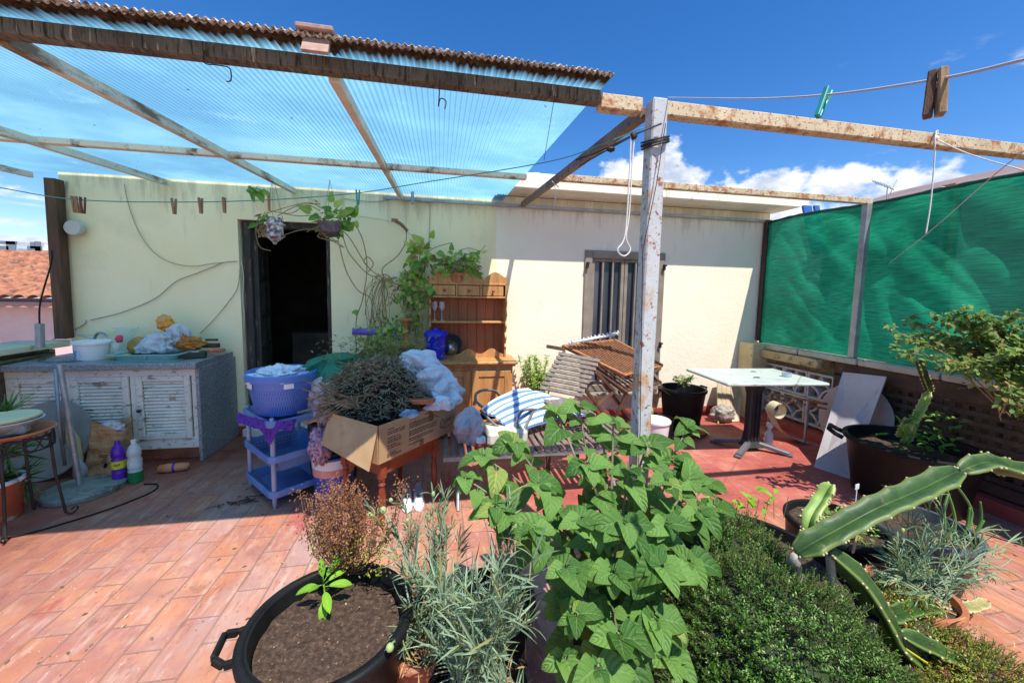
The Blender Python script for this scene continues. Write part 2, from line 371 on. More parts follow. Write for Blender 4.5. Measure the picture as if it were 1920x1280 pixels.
def floor_mat():
    m, n, L, b = nm('terracotta_floor'); tc = n.new('ShaderNodeTexCoord'); co = tc.outputs['Object']
    sp = n.new('ShaderNodeSeparateXYZ'); L.new(co, sp.inputs[0])
    wob = noisenode(n, L, co, 2.2, 2)
    cb = n.new('ShaderNodeCombineXYZ')
    L.new(mth(n, L, 'ADD', sp.outputs[1], mth(n, L, 'MULTIPLY', wob, .012)), cb.inputs[0]); L.new(mth(n, L, 'ADD', sp.outputs[0], mth(n, L, 'MULTIPLY', wob, .02)), cb.inputs[1])
    def brick(w, h, mort):
        k = n.new('ShaderNodeTexBrick'); k.inputs['Scale'].default_value = 1; k.inputs['Brick Width'].default_value = w; k.inputs['Row Height'].default_value = h
        k.inputs['Mortar Size'].default_value = mort; k.inputs['Mortar Smooth'].default_value = .35; k.inputs['Color1'].default_value = (0, 0, 0, 1); k.inputs['Color2'].default_value = (1, 1, 1, 1)
        k.inputs['Mortar'].default_value = (.5, .5, .5, 1); L.new(cb.outputs[0], k.inputs['Vector']); return k
    k1 = brick(.29, .142, .0045)
    nb = noisenode(n, L, co, 2.4, 6, .65); nf = noisenode(n, L, co, 22, 6, .7, (1, .35, 1))
    f = mth(n, L, 'ADD', mth(n, L, 'MULTIPLY', k1.outputs[0], .24), mth(n, L, 'MULTIPLY', nb, .76))
    col = ramp(n, L, f, [(.28, H('985848')), (.42, H('b67656')), (.52, H('a46c60')), (.62, H('bd8062')), (.8, H('976c66'))])
    # remains of red paint, washed-out patches and pale scuffs
    def patch(sc, lo, hi, c, amt=1, st=(1, 1, 1)):
        nonlocal col
        mr = n.new('ShaderNodeMapRange'); mr.inputs[1].default_value = lo; mr.inputs[2].default_value = hi
        L.new(noisenode(n, L, co, sc, 8, .68, st), mr.inputs[0]); col = mixc(n, L, mth(n, L, 'MULTIPLY', mr.outputs[0], amt), col, H(c))
    patch(1.5, .50, .66, 'ad8c86', .8, (1.6, .7, 1)); patch(1.9, .57, .64, 'a6504a', .9, (1.8, .6, 1)); patch(11, .52, .72, 'cdb0a2', .65, (2.2, .5, 1)); patch(30, .55, .7, '7c4c40', .55, (1.5, .6, 1)); patch(3.5, .45, .7, 'c2a08e', .3); patch(2.2, .6, .68, '8a4a40', .5, (1.4, .6, 1)); patch(7, .6, .66, '6e4a40', .45, (1.2, .7, 1)); patch(5, .6, .72, '7d5a56', .5, (1.3, .8, 1))
    # old dark red coat left and back; the back also paints in roof shade
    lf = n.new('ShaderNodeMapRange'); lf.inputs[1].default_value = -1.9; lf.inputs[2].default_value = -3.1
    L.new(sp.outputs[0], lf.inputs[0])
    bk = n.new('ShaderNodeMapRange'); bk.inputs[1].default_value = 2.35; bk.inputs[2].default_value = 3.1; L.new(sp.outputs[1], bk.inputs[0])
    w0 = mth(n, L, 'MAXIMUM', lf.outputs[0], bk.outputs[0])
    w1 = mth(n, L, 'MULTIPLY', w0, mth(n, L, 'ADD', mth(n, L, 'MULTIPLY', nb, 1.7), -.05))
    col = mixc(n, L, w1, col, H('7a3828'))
    # mortar
    mo = mth(n, L, 'MULTIPLY', k1.outputs[1], mth(n, L, 'ADD', mth(n, L, 'MULTIPLY', nb, 1.5), -.15))
    col = mixc(n, L, mo, col, H('80685a'))
    # red painted zone (right of the table), larger tiles under the paint
    k2 = brick(.42, .42, .004)
    e = mth(n, L, 'MULTIPLY', mth(n, L, 'SUBTRACT', noisenode(n, L, co, 3, 6, .7), .5), .5)
    mx = n.new('ShaderNodeMapRange'); mx.inputs[1].default_value = .02; mx.inputs[2].default_value = .06; L.new(mth(n, L, 'ADD', sp.outputs[0], mth(n, L, 'MULTIPLY', e, .2)), mx.inputs[0])
    my = n.new('ShaderNodeMapRange'); my.inputs[1].default_value = 1.62; my.inputs[2].default_value = 1.7; L.new(mth(n, L, 'ADD', sp.outputs[1], e), my.inputs[0])
    rz = mth(n, L, 'MULTIPLY', mx.outputs[0], my.outputs[0])
    rc = ramp(n, L, noisenode(n, L, co, 2.6, 7, .68, (1, 1, 1)), [(.33, H('97483f')), (.5, H('ab5a50')), (.6, H('b56e60')), (.72, H('bd8874'))])
    mr = n.new('ShaderNodeMapRange'); mr.inputs[1].default_value = .6; mr.inputs[2].default_value = .7; L.new(noisenode(n, L, co, 12, 8, .7, (2, .5, 1)), mr.inputs[0])
    rc = mixc(n, L, mth(n, L, 'MULTIPLY', mr.outputs[0], .6), rc, H('cfa08a'))
    rc = mixc(n, L, mth(n, L, 'MULTIPLY', k2.outputs[1], .7), rc, H('7c3a34'))
    col = mixc(n, L, rz, col, rc)
    # grit and specks
    mr = n.new('ShaderNodeMapRange'); mr.inputs[1].default_value = .71; mr.inputs[2].default_value = .74; L.new(noisenode(n, L, co, 60, 2), mr.inputs[0])
    col = mixc(n, L, mth(n, L, 'MULTIPLY', mr.outputs[0], .8), col, H('d8cfc0'))
    mr = n.new('ShaderNodeMapRange'); mr.inputs[1].default_value = .64; mr.inputs[2].default_value = .7; L.new(noisenode(n, L, co, 9, 9, .8), mr.inputs[0])
    col = mixc(n, L, mth(n, L, 'MULTIPLY', mr.outputs[0], .5), col, H('5a443c'))
    L.new(col, b.inputs['Base Color']); L.new(mth(n, L, 'ADD', mth(n, L, 'MULTIPLY', nf, .35), .45), b.inputs['Roughness'])
    h = mth(n, L, 'SUBTRACT', mth(n, L, 'MULTIPLY', nf, .35), mth(n, L, 'MULTIPLY', k1.outputs[1], mth(n, L, 'SUBTRACT', 1, rz)))
    bump(n, L, h, b, .7, .005); return m
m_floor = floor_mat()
# ------------------------------------------------------------ setting
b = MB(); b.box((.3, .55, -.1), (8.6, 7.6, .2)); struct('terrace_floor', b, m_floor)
g = MB(); g.box((0, 200, -3.6), (1600, 1600, .2)); struct('ground', g, pm('far_ground', [(.3, H('8a8272')), (.7, H('a59b86'))], .05, .95, 0))
# ------------------------------------------------------------ house
house = thing('house', 'cream rooftop house with dark doorway, barred window and flat roof', 'house', (0, 4.3, 0))
def wall_rects(b, rects):
    for x0, x1, z0, z1 in rects: b.box(((x0+x1)/2, 4.36, (z0+z1)/2), (x1-x0, .22, z1-z0))
b = MB(); wall_rects(b, [(-3.385, -1.95, 0, 2.56), (-1.95, -1.11, 2.16, 2.56), (-1.11, .6, 0, 2.56)]); b.m = 1
wall_rects(b, [(.6, 1.63, 0, 2.545), (1.63, 2.64, 2.0, 2.545), (1.63, 2.64, 0, .34), (2.64, 4.06, 0, 2.545)])
ob('wall', b, [m_lime, m_cream], house)
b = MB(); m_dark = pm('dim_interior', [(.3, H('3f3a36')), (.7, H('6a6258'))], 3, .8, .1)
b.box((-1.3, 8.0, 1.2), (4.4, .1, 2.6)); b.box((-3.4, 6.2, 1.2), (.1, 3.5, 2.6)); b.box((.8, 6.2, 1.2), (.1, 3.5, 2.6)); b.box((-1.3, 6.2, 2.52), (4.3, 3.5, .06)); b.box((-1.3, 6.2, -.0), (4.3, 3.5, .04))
b.box((-1.75, 5.9, .45), (.5, .5, .9), bev=.02); b.box((-1.15, 6.4, .4), (.7, .5, .8), bev=.02); b.box((-1.55, 6.8, 1.0), (.35, .3, 1.9), bev=.05)
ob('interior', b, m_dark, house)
b = MB(); b.box((2.36, 6.4, 2.63), (3.55, 5.0, .155), bev=.008); b.box((-1.5, 6.9, 2.63), (4.1, 5.0, .14), bev=.008)
for i in range(34):
    x = .8+i*.098+rnd.uniform(-.02, .02)
    b.m = 1; b.box((x, 4.0+rnd.uniform(0, .1), 2.714), (rnd.uniform(.05, .11), .12, rnd.uniform(.012, .035)), rnd.uniform(-.3, .3), bev=.006); b.m = 0
ob('roof', b, [m_fascia, pm('roof_rubble', 'b9a58c', 14, .9, .4)], house)
b = MB(); b.box((-.1, 4.243, .045), (1.98, .02, .09)); b.box((-2.0, 4.243, .045), (.1, .02, .09)); b.box((2.47, 4.243, .055), (3.16, .02, .11)); ob('skirting', b, m_redpaint, house)
b = MB(); b.box((-1.53, 4.26, .04), (.84, .2, .08), bev=.008); ob('threshold', b, pm('marble_step', 'd5cfc2', 6, .5), house)
m_frame = pm('weathered_frame', [(.3, H('2a2624')), (.7, H('4b4540'))], 8, .8, .6, 50, .006, st=(4, 4, .5), over=[(12, .58, .68, '8d857a', (3, 3, .4))])
door = MB(); door.box((-1.9, 4.36, 1.08), (.07, .12, 2.15), bev=.006); door.box((-1.14, 4.36, 1.08), (.045, .12, 2.15), bev=.006); door.box((-1.52, 4.36, 2.125), (.7, .12, .06), bev=.006)
df = ob('door_frame', door, m_frame, house)
b = MB(); b.box((-1.122, 4.285, 1.75), (.035, .05, .17), bev=.005); ob('latch', b, m_frame, df)
b = MB()
for y in (4.40, 5.2): b.box((-1.86, y, 1.06), (.045, .09, 2.05), bev=.004)
for z in (.12, .5, .85, 1.2, 1.6, 2.04): b.box((-1.86, 4.8, z), (.04, .71, .05 if z not in (.12, 2.04) else .11), bev=.003)
b.box((-1.86, 4.8, 1.3), (.03, .03, 1.5), bev=.003); b.box((-1.86, 4.8, .3), (.02, .71, .35))
RD = Matrix.Translation((-1.86, 4.4, 0)) @ Matrix.Rotation(.27, 4, 'Z') @ Matrix.Translation((1.86, -4.4, 0)); b.v = [tuple(RD @ V(v)) for v in b.v]
dl = ob('door_leaf', b, m_frame, house)
b = MB(); b.box((-1.86, 4.8, 1.3), (.006, .72, 1.5)); b.v = [tuple(RD @ V(v)) for v in b.v]; ob('pane', b, glass('dirty_glass', (.35, .4, .36, 1), .5, .2), dl)
m_wf = pm('taupe_frame', [(.3, H('7d7164')), (.7, H('978b7d'))], 6, .55, .2, 80)
b = MB(); b.box((1.675, 4.27, 1.17), (.09, .09, 1.66), bev=.006); b.box((2.595, 4.27, 1.17), (.09, .09, 1.66), bev=.006); b.box((2.135, 4.27, 1.955), (.83, .09, .09), bev=.006); b.box((2.135, 4.27, .385), (.83, .09, .08), bev=.006)
wf = ob('window', b, m_wf, house)
for x0 in (1.722, 2.138):
    b = MB()
    for x in (x0+.02, x0+.39): b.box((x, 4.28, 1.17), (.04, .05, 1.48), bev=.004)
    for z in (.445, 1.893): b.box((x0+.205, 4.28, z), (.33, .048, .035), bev=.003)
    for x in (x0+.14, x0+.265): b.box((x, 4.262, 1.17), (.022, .03, 1.42), bev=.004)
    sh = ob('sash', b, m_wf, wf)
b = MB(); b.box((2.135, 4.305, 1.17), (.82, .008, 1.48)); ob('pane', b, pm('dark_window_glass', [(.3, H('2a2f38')), (.7, H('4d5563'))], 1.6, .12, 0, st=(3, 1, .5), spec=.8), wf)
m_di = pm('dark_iron', '2b2724', 9, .6)
for x in (1.655, 2.62):
    for z in (.62, .9, 1.83): b = MB(); b.box((x, 4.21, z), (.02, .04, .07), bev=.004); b.box((x, 4.19, z+.02), (.035, .03, .02), bev=.004); ob('hinge', b, m_di, wf)
b = MB(); b.box((2.135, 4.21, .325), (1.1, .13, .03), bev=.004); ob('sill', b, pm('stone_sill', '9d968a', 9, .7), wf)
b = MB(); b.lathe([(0.03, -.03), (.05, 0), (.066, .012), (.07, .05), (.062, .066), (0, .07)], (-3.24, 4.22, 2.0), 28, Matrix.Rotation(math.radians(90), 3, 'X'))
lamp = tob('wall_lamp', 'round grey outdoor lamp fixed high on the wall above the sink', 'lamp', b, pm('grey_lamp', 'b7b7ae', 5, .4, .05), smooth=True, sharp=35)
# ------------------------------------------------------------ pergola of welded steel with corrugated sheets
SX0, SX1, SY0, SY1 = -3.62, .665, 1.50, 4.24
def sz(y): return 2.352+(y-1.6)*.052
perg = thing('pergola', 'welded steel pergola over the terrace with rusty posts, beams and blue corrugated roof sheets', 'pergola', (.885, 1.6, 0))
b = MB(); b.box((-1.65, 1.6, 2.316), (4.6, .055, .048), bev=.004); b.m = 1; b.box((.745, 1.6, 2.3), (.19, .055, .06), bev=.004); b.box((2.62, 1.6, 2.3), (3.38, .055, .06), bev=.004)
ob('front_beam', b, [m_grime, m_rust], perg)
b = MB(); b.box((.912, 1.59, 1.165), (.07, .07, 2.33), bev=.006); ob('post', b, m_post, perg)
for x in (-3.56, -2.5, -1.42, -.4): b = MB(); b.beam((x, 1.63, sz(1.63)-.05), (x, 4.22, sz(4.22)-.036), .038, .05); ob('rafter', b, m_raft, perg)
b = MB(); b.beam((.885, 1.64, 2.30), (.885, 4.22, 2.46), .045, .05); ob('rafter', b, pm('brown_metal', [(.3, H('6a5648')), (.7, H('8d7a68'))], 7, .7, .3, 90, over=[(20, .55, .65, '5b3b28')]), perg)
b = MB(); b.box((-1.47, 3.02, sz(3.02)-.03), (4.25, .05, .038), bev=.003); ob('middle_beam', b, m_raft, perg)
b = MB(); b.box((2.435, 3.02, 2.41), (3.05, .05, .05), bev=.003); ob('rear_beam', b, m_rust, perg)
b = MB(); b.box((3.93, 3.02, 1.66), (.055, .055, 1.46), bev=.004); ob('fence_post', b, m_galv, perg)
b = MB(); b.box((1.72, 4.215, 2.44), (4.6, .03, .03), bev=.003); ob('wall_rail', b, m_galv, perg)
b = MB(); b.box((-.42, 1.495, 2.33), (.085, .012, .08), Matrix.Rotation(-.5, 3, 'X')); b.box((-.42, 1.53, 2.375), (.12, .12, .018), bev=.004); ob('bracket', b, pm('pink_bracket', [(.3, H('8f6a60')), (.7, H('b29a88'))], 20, .8), perg)
b = MB(); b.box((-.28, 4.1, 2.44), (.03, .03, .14), bev=.003); ob('strut', b, m_galv, perg)
def sheet_mat():
    m, n, L, bs = nm('blue_corrugated_sheet'); tc = n.new('ShaderNodeTexCoord'); co = tc.outputs['Object']
    sp = n.new('ShaderNodeSeparateXYZ'); L.new(co, sp.inputs[0])
    cl = ramp(n, L, noisenode(n, L, co, 1.1, 5, .6), [(.38, H('64a4c4')), (.52, H('76b6ce')), (.66, H('8ec8d8'))])
    sc = n.new('ShaderNodeMapRange'); sc.inputs[1].default_value = .60; sc.inputs[2].default_value = .70; L.new(noisenode(n, L, co, 2.2, 9, .7, (1, 1.6, 1)), sc.inputs[0])
    cl = mixc(n, L, mth(n, L, 'MULTIPLY', sc.outputs[0], .3), cl, H('b8e4ee'))
    st = noisenode(n, L, co, 1, 4, .6, (30, 3, 1)); yy = n.new('ShaderNodeMapRange'); yy.inputs[1].default_value = .06; yy.inputs[2].default_value = -.09
    L.new(sp.outputs[1], yy.inputs[0])
    d = n.new('ShaderNodeMapRange'); d.inputs[1].default_value = .5; d.inputs[2].default_value = .98; L.new(mth(n, L, 'ADD', mth(n, L, 'MULTIPLY', yy.outputs[0], .95), mth(n, L, 'MULTIPLY', st, .6)), d.inputs[0])
    sk = n.new('ShaderNodeMapRange'); sk.inputs[1].default_value = .70; sk.inputs[2].default_value = .76; L.new(noisenode(n, L, co, 26, 3), sk.inputs[0])
    dirt = mth(n, L, 'MAXIMUM', d.outputs[0], mth(n, L, 'MULTIPLY', sk.outputs[0], .7))
    tr = n.new('ShaderNodeBsdfTranslucent'); L.new(mixc(n, L, .04, cl, (1, .95, .88, 1)), tr.inputs[0])
    tp = n.new('ShaderNodeBsdfTransparent'); L.new(mixc(n, L, .2, cl, (.7, .85, .95, 1)), tp.inputs[0])
    L.new(mixc(n, L, .35, cl, (.6, .75, .8, 1)), bs.inputs['Base Color']); bs.inputs['Roughness'].default_value = .32
    m1 = n.new('ShaderNodeMixShader'); m1.inputs[0].default_value = .16; L.new(tr.outputs[0], m1.inputs[1]); L.new(bs.outputs[0], m1.inputs[2])
    m2 = n.new('ShaderNodeMixShader'); m2.inputs[0].default_value = .035; L.new(m1.outputs[0], m2.inputs[1]); L.new(tp.outputs[0], m2.inputs[2])
    dd = n.new('ShaderNodeBsdfDiffuse'); dc = ramp(n, L, noisenode(n, L, co, 30, 6, .7), [(.35, H('2b241d')), (.65, H('5f5646'))]); L.new(dc, dd.inputs[0])
    m3 = n.new('ShaderNodeMixShader'); L.new(dirt, m3.inputs[0]); L.new(m2.outputs[0], m3.inputs[1]); L.new(dd.outputs[0], m3.inputs[2])
    L.new(m3.outputs[0], n['Material Output'].inputs[0]); return m
b = MB(); NW = 172
def shf(u, v):
    y = SY0+(SY1-SY0)*v; x = SX0+(SX1-SX0)*u
    return V((x, y, sz(y)+.009+.0045*math.sin(u*NW*2*math.pi)+.004*noise.noise(V((x*1.2, y*1.5, 0)))))
b.grid(shf, NW*8, 22); sheet = ob('roof_sheet', b, sheet_mat(), perg, smooth=True)
b = MB()
def edg(u, v):
    x = SX0+(SX1-SX0)*u; w = .0045*math.sin(u*NW*2*math.pi); a = v*2*math.pi
    return V((x, SY0-.006+.012*math.cos(a)+.003*noise.noise(V((x*40, v, 1))), sz(SY0)+.013+w+(.006+.004*noise.noise(V((x*25, v*2, 0))))*math.sin(a)))
b.grid(edg, NW*8, 6); ob('sheet_edge', b, pm('crusty_edge', [(.40, H('4a453e')), (.47, H('8b8476')), (.56, H('cdc8bc'))], 90, .95, .8, 90, .006), sheet)
b = MB(); b.beam(at(121, 634, 4.17), at(101, 336, 4.17), .085, .09, (0, 1, 0)); tob('wooden_post', 'old brown wooden post at the left corner of the house wall', 'post', b, m_wood_dk)
# ------------------------------------------------------------ right boundary: parapet, blocks, lattice, net
par = thing('parapet_wall', 'low parapet wall on the right with a pale coping, below the green net', 'wall', (4.1, 1.5, 0))
b = MB(); b.box((4.19, 1.2, .42), (.14, 6.0, .9)); b.box((3.95, 3.72, .82), (.25, .9, .09), bev=.006); ob('wall', b, pm('yellow_dirty_wall', [(.3, H('a28c5c')), (.7, H('cdb98a'))], 5, .9, .4, 40, over=[(8, .55, .65, '5d5444')]), par)
b = MB()
for i in range(9): b.box((4.05, 3.87-i*.62, .9), (.34, .606, .055), bev=.008)
ob('coping', b, pm('coping_stone', [(.3, H('a59d8c')), (.7, H('c6bfae'))], 6, .9, .4, 40, over=[(9, .6, .7, '6b6456')]), par)
b = MB(); b.box((3.84, 4.12, .46), (.22, .24, .95), bev=.01); ob('pillar', b, pm('cream_pillar', [(.3, H('c0b07e')), (.7, H('d9cc9e'))], 5, .85, .4, over=[(10, .6, .7, '8d8262')]), par)
b = MB(); b.box((3.9, 1.5, .05), (.12, 5.2, .1)); ob('base_kerb', b, m_redpaint, par)
m_block = pm('white_block', [(.3, H('a9a7a8')), (.7, H('cdcbcb'))], 8, .85, .3, over=[(12, .6, .7, '7f7a74')])
def breeze():
    b = MB(); s = .285; t = .022
    for k in (-1, 1): b.box((0, k*(s/2-t/2), s/2), (.09, t, s), bev=.002); b.box((0, 0, s/2+k*(s/2-t/2)), (.09, s-2*t, t), bev=.002)
    for cy, cz in ((-1, 0), (1, 0), (-1, 1), (1, 1)):
        ps = []; R = s*.5-.012
        for i in range(13):
            a = math.pi/2*i/12; ps.append((cy*(s/2-.008-R*math.cos(a)), cz*s+(1 if cz == 0 else -1)*(R*math.sin(a)+.006)))
        for i in range(12):
            (y0, z0), (y1, z1) = ps[i], ps[i+1]; b.beam((0, y0, z0), (0, y1, z1), .07, .014, (0, -(z1-z0), (y1-y0)), 0)
    # concentric counter-arcs through the middle: four-petal flower
        ps = []
        for i in range(13):
            a = math.pi/2*i/12; R2 = s*.5-.012; ps.append((cy*(.0+R2*(1-math.sin(a))), s/2+(1 if cz else -1)*R2*(1-math.cos(a))))
        for i in range(12):
            (y0, z0), (y1, z1) = ps[i], ps[i+1]; b.beam((0, y0, z0), (0, y1, z1), .068, .013, (0, -(z1-z0), (y1-y0)), 0)
    return b
bb = breeze()
bproto = None
pos = ['upper', 'lower']; pl = ['nearest the house wall', 'in the middle column', 'beside the brown lattice']
for j in range(3):
    for i in range(2):
        lab = f'white four petal breeze block in the {pos[1-i]} row, {pl[j]}'
        loc = (3.97, 3.89-j*.29, .13+i*.292)
        if bproto is None: bproto = ob('breeze_block', bb, m_block, None, org=(0, 0, 0)); o = bproto
        else: o = bproto.copy(); S.collection.objects.link(o)
        o.location = loc; tag(o, lab, 'block', 'breeze blocks in the right boundary wall')
lat = thing('lattice_panel', 'brown square lattice panel along the right wall behind the big black planter', 'lattice', (3.96, 1.9, 0))
m_lat = pm('brown_lattice', [(.3, H('3b2c24')), (.7, H('5b463a'))], 7, .8, .4, 60, over=[(14, .6, .72, '7d6a58')])
b = MB(); b.box((3.95, 1.15, .80), (.05, 4.06, .13), bev=.004); b.box((3.95, 1.15, .15), (.05, 4.06, .08), bev=.004); b.box((3.95, 3.13, .475), (.05, .1, .56), bev=.004); b.box((3.95, 1.0, .475), (.045, .07, .56), bev=.004); ob('frame', b, m_lat, lat)
b = MB()
for i in range(52): b.box((3.965, 3.05-i*.078, .47), (.012, .038, .58))
for i in range(8): b.box((3.95, 1.1, .215+i*.074), (.012, 3.9, .036))
ob('slats', b, m_lat, lat)
b = MB(); b.box((3.99, 4.2, 1.7), (.07, .06, 1.5), bev=.004); b.box((3.99, 4.17, .55), (.03, .03, .8)); tob('corner_post', 'dark brown steel post in the corner where the green net meets the house', 'post', b, pm('dark_brown_steel', [(.3, H('2e2320')), (.7, H('4a3832'))], 8, .7))
def net_mat():
    m, n, L, bs = nm('green_shade_net'); tc = n.new('ShaderNodeTexCoord'); co = tc.outputs['Object']
    c = ramp(n, L, noisenode(n, L, co, 1.3, 4, .6), [(.38, H('167f5c')), (.5, H('1b926a')), (.62, H('25a378'))])
    wv = noisenode(n, L, co, 1, 2, .5, (1, 8, 110)); wr = n.new('ShaderNodeMapRange'); wr.inputs[1].default_value = .4; wr.inputs[2].default_value = .62; L.new(wv, wr.inputs[0]); c = mixc(n, L, mth(n, L, 'MULTIPLY', wr.outputs[0], .5), c, H('0a4a38'))
    L.new(c, bs.inputs['Base Color']); bs.inputs['Roughness'].default_value = .85; bs.inputs['Specular IOR Level'].default_value = .15
    t = n.new('ShaderNodeBsdfTranslucent'); L.new(c, t.inputs[0]); tp = n.new('ShaderNodeBsdfTransparent'); tp.inputs[0].default_value = (.5, .9, .8, 1)
    m1 = n.new('ShaderNodeMixShader'); m1.inputs[0].default_value = .68; L.new(bs.outputs[0], m1.inputs[1]); L.new(t.outputs[0], m1.inputs[2])
    m2 = n.new('ShaderNodeMixShader'); m2.inputs[0].default_value = .03; L.new(m1.outputs[0], m2.inputs[1]); L.new(tp.outputs[0], m2.inputs[2])
    L.new(m2.outputs[0], n['Material Output'].inputs[0]); bump(n, L, noisenode(n, L, co, 1, 3, .5, (40, 30, 200)), bs, .3, .003); return m
net = thing('shade_net', 'green shade netting hung in loose folds above the right parapet', 'net', (4.05, 2, .9))
def netf(u, v):
    y = 4.17-4.6*u; z0, z1 = .93, 2.40+.012*math.sin(u*19)+.02*math.sin(u*7+1)-.07*max(0, u-.45)
    z = z0+(z1-z0)*v; e = max(0, math.sin(math.pi*v))**.6*min(1, u*7)
    # hanging swags: folds run from the tied top edge down in arcs
    s1 = math.sin((u*9+v*v*2.2)*2.1+1.5*v); s2 = math.sin(u*26-v*7+2*math.sin(v*4)); q = noise.noise(V((y*1.1-z*.9, z*1.6+y*.5, 3)))
    s3 = 1.6*abs(noise.noise(V((y*1.6+z*1.3, z*.8-y*.4, 9)))); s4 = abs(noise.noise(V((y*2.6-z*2.4, z*1.2+y*.6, 19))))
    return V((3.985+e*(.035*s1+.014*s2+.05*q+.13*s3+.10*s4)-.01+.01, y, z))
b = MB(); b.grid(netf, 260, 90); ob('netting', b, net_mat(), net, smooth=True)
b = MB(); pts = []
for i in range(70):
    u = i/69; p = netf(u, 1); pts.append((p.x, p.y, p.z+.0))
b.tube(pts, [.014+.008*noise.noise(V((i*.9, 0, 0))) for i in range(70)], 6); ob('rolled_hem', b, pm('dark_green_hem', '06493e', 30, .7, .5, 90), net, smooth=True)
b = MB()
for zz, am in ((1.52, .05), (1.95, .03)): b.tube([(3.93, 4.1-4.3*i/40, zz+am*math.sin(i*.35)-.006*i) for i in range(41)], .0035, 5)
ob('tie_cord', b, pm('net_cord', '4f8f82', 9, .8), net)
# ------------------------------------------------------------ neighbourhood on the left
nb_ = thing('neighbour_house', 'pink neighbouring house with a barrel tile roof beyond the left parapet', 'house', (-9, 10, -3.5))
m_pink = pm('pink_render', [(.3, H('d9b3b4')), (.7, H('e9c9c8'))], 2, .9, .2, 30)
b = MB(); b.box((-10.5, 10.7, -1.2), (10, 3.4, 4.6)); ob('wall', b, m_pink, nb_)
b = MB(); b.box((-10.5, 8.83, 1.1), (10, .35, .1)); b.box((-6.6, 8.97, -.6), (.1, .06, 3.2)); ob('eave_board', b, pm('dusty_pink', 'c08d84', 4, .9), nb_)
def tilef(u, v):
    x = -15.5+10.0*u; y = 8.55+3.9*v; row = (v*14) % 1
    z = 1.17+1.08*v+.075*abs(math.sin(u*math.pi*46))**.7+.035*(1-row)+.012*noise.noise(V((x*2, y*3, 0)))
    return V((x, y, z))
b = MB(); b.grid(tilef, 46*8, 56)
m_tile = pm('old_roof_tiles', [(.3, H('6e4434')), (.45, H('9a6248')), (.6, H('b37c5c')), (.75, H('7e5442'))], 5, .9, .5, 30, over=[(7, .55, .63, '5b4a42')], det=9)
ob('roof', b, m_tile, nb_, smooth=True, sharp=40)
b = MB(); b.tube([(-15.5+i*.5, 12.45, 2.27) for i in range(21)], .08, 8); ob('ridge', b, m_tile, nb_)
b = MB(); b.box((-6.1, 8.9, .55), (.07, .05, .05)); b.box((-6.1, 8.8, .48), (.06, .16, .14), Matrix.Rotation(.6, 3, 'X'), bev=.01); tob('wall_spotlight', 'small spotlight on the pink neighbouring wall behind the grey pipe', 'lamp', b, m_conc)
m_wb = pm('white_block_far', [(.3, H('c9cdd2')), (.7, H('e2e5e8'))], .1, .8, 0); m_wdk = pm('far_window', '6d7885', 1, .4, 0)
def far_block(px0, px1, py, Y, label, wins, steps=()):
    a = at(px0, py, Y); c = at(px1, py, Y)
    t = thing('apartment_building', label, 'building', ((a.x+c.x)/2, Y+3, -3.5), 0, 'white apartment blocks on the skyline')
    b = MB(); b.box(((a.x+c.x)/2, Y+3, (a.z-3.5)/2), (c.x-a.x, 6, a.z+3.5))
    for (s0, s1, h) in steps: w = c.x-a.x; b.box((a.x+w*(s0+s1)/2, Y+3, a.z+h/2), (w*(s1-s0), 5, h))
    ob('wall', b, m_wb, t)
    for (wx, wy, ww, wh) in wins:
        q = MB(); p = at(wx, wy, Y); q.box((p.x, Y-.03, p.z), (ww, .1, wh)); ob('window', q, m_wdk, t)
far_block(-60, 32, 462, 60, 'far white apartment block with grey balconies, leftmost on the skyline', [(5, 470, 1.4, 1.2), (22, 466, 1, 1.8), (14, 455, 2, .4)], [(.4, .8, .9)])
far_block(30, 56, 458, 66, 'far plain white apartment block in the middle of the skyline', [(40, 476, 1.2, .8)])
far_block(54, 125, 463, 58, 'far white apartment block with stepped roof, beside the brown wooden post', [(66, 470, 1.5, 1.1), (72, 465, .6, 1.6), (86, 476, 1.6, .8), (62, 460, .5, .8)], [(.02, .16, .7), (.3, .4, .5)])
pl_ = thing('parapet_wall', 'low pale coping wall left of the house with old planks lying under it', 'wall', (-3.6, 3.5, 0))
b = MB(); b.box((-3.62, 2.6, .45), (.24, 3.25, .9)); ob('wall', b, m_conc, pl_)
b = MB(); b.box((-3.56, 2.7, .955), (.42, 3.0, .055), Matrix.Rotation(-.012, 3, 'Y'), bev=.008); ob('coping', b, pm('pale_coping', [(.3, H('c9c19b')), (.7, H('dfd9b8'))], 5, .9, .3, over=[(8, .58, .7, '8e876c')]), pl_)
b = MB(); b.box((-3.44, 3.3, .905), (.1, 1.6, .022), .06, bev=.003); b.box((-3.38, 3.5, .88), (.12, 1.2, .02), .14, bev=.003); tob('plank', 'weathered old planks lying along the left parapet beside the sink', 'plank', b, pm('mossy_plank', [(.3, H('3a3527')), (.7, H('7d7558'))], 8, .9, .5))
b = MB(); p = az(75, 648, .985); b.tube([(p.x, p.y, .97), (p.x+.01, p.y, 1.17)], .028, 12); pg = tob('grey_pipe', 'grey upright pipe stub on the left parapet with a black cable rising from it', 'pipe', b, m_galv)
b = MB(); q = at(97, 470, p.y); b.tube(smooth_path([(p.x+.01, p.y, 1.16), (p.x+.03, p.y, 1.35), (q.x-.01, q.y, q.z-.1), (q.x, q.y, q.z)]), .006, 6); ob('cable', b, m_black, pg)
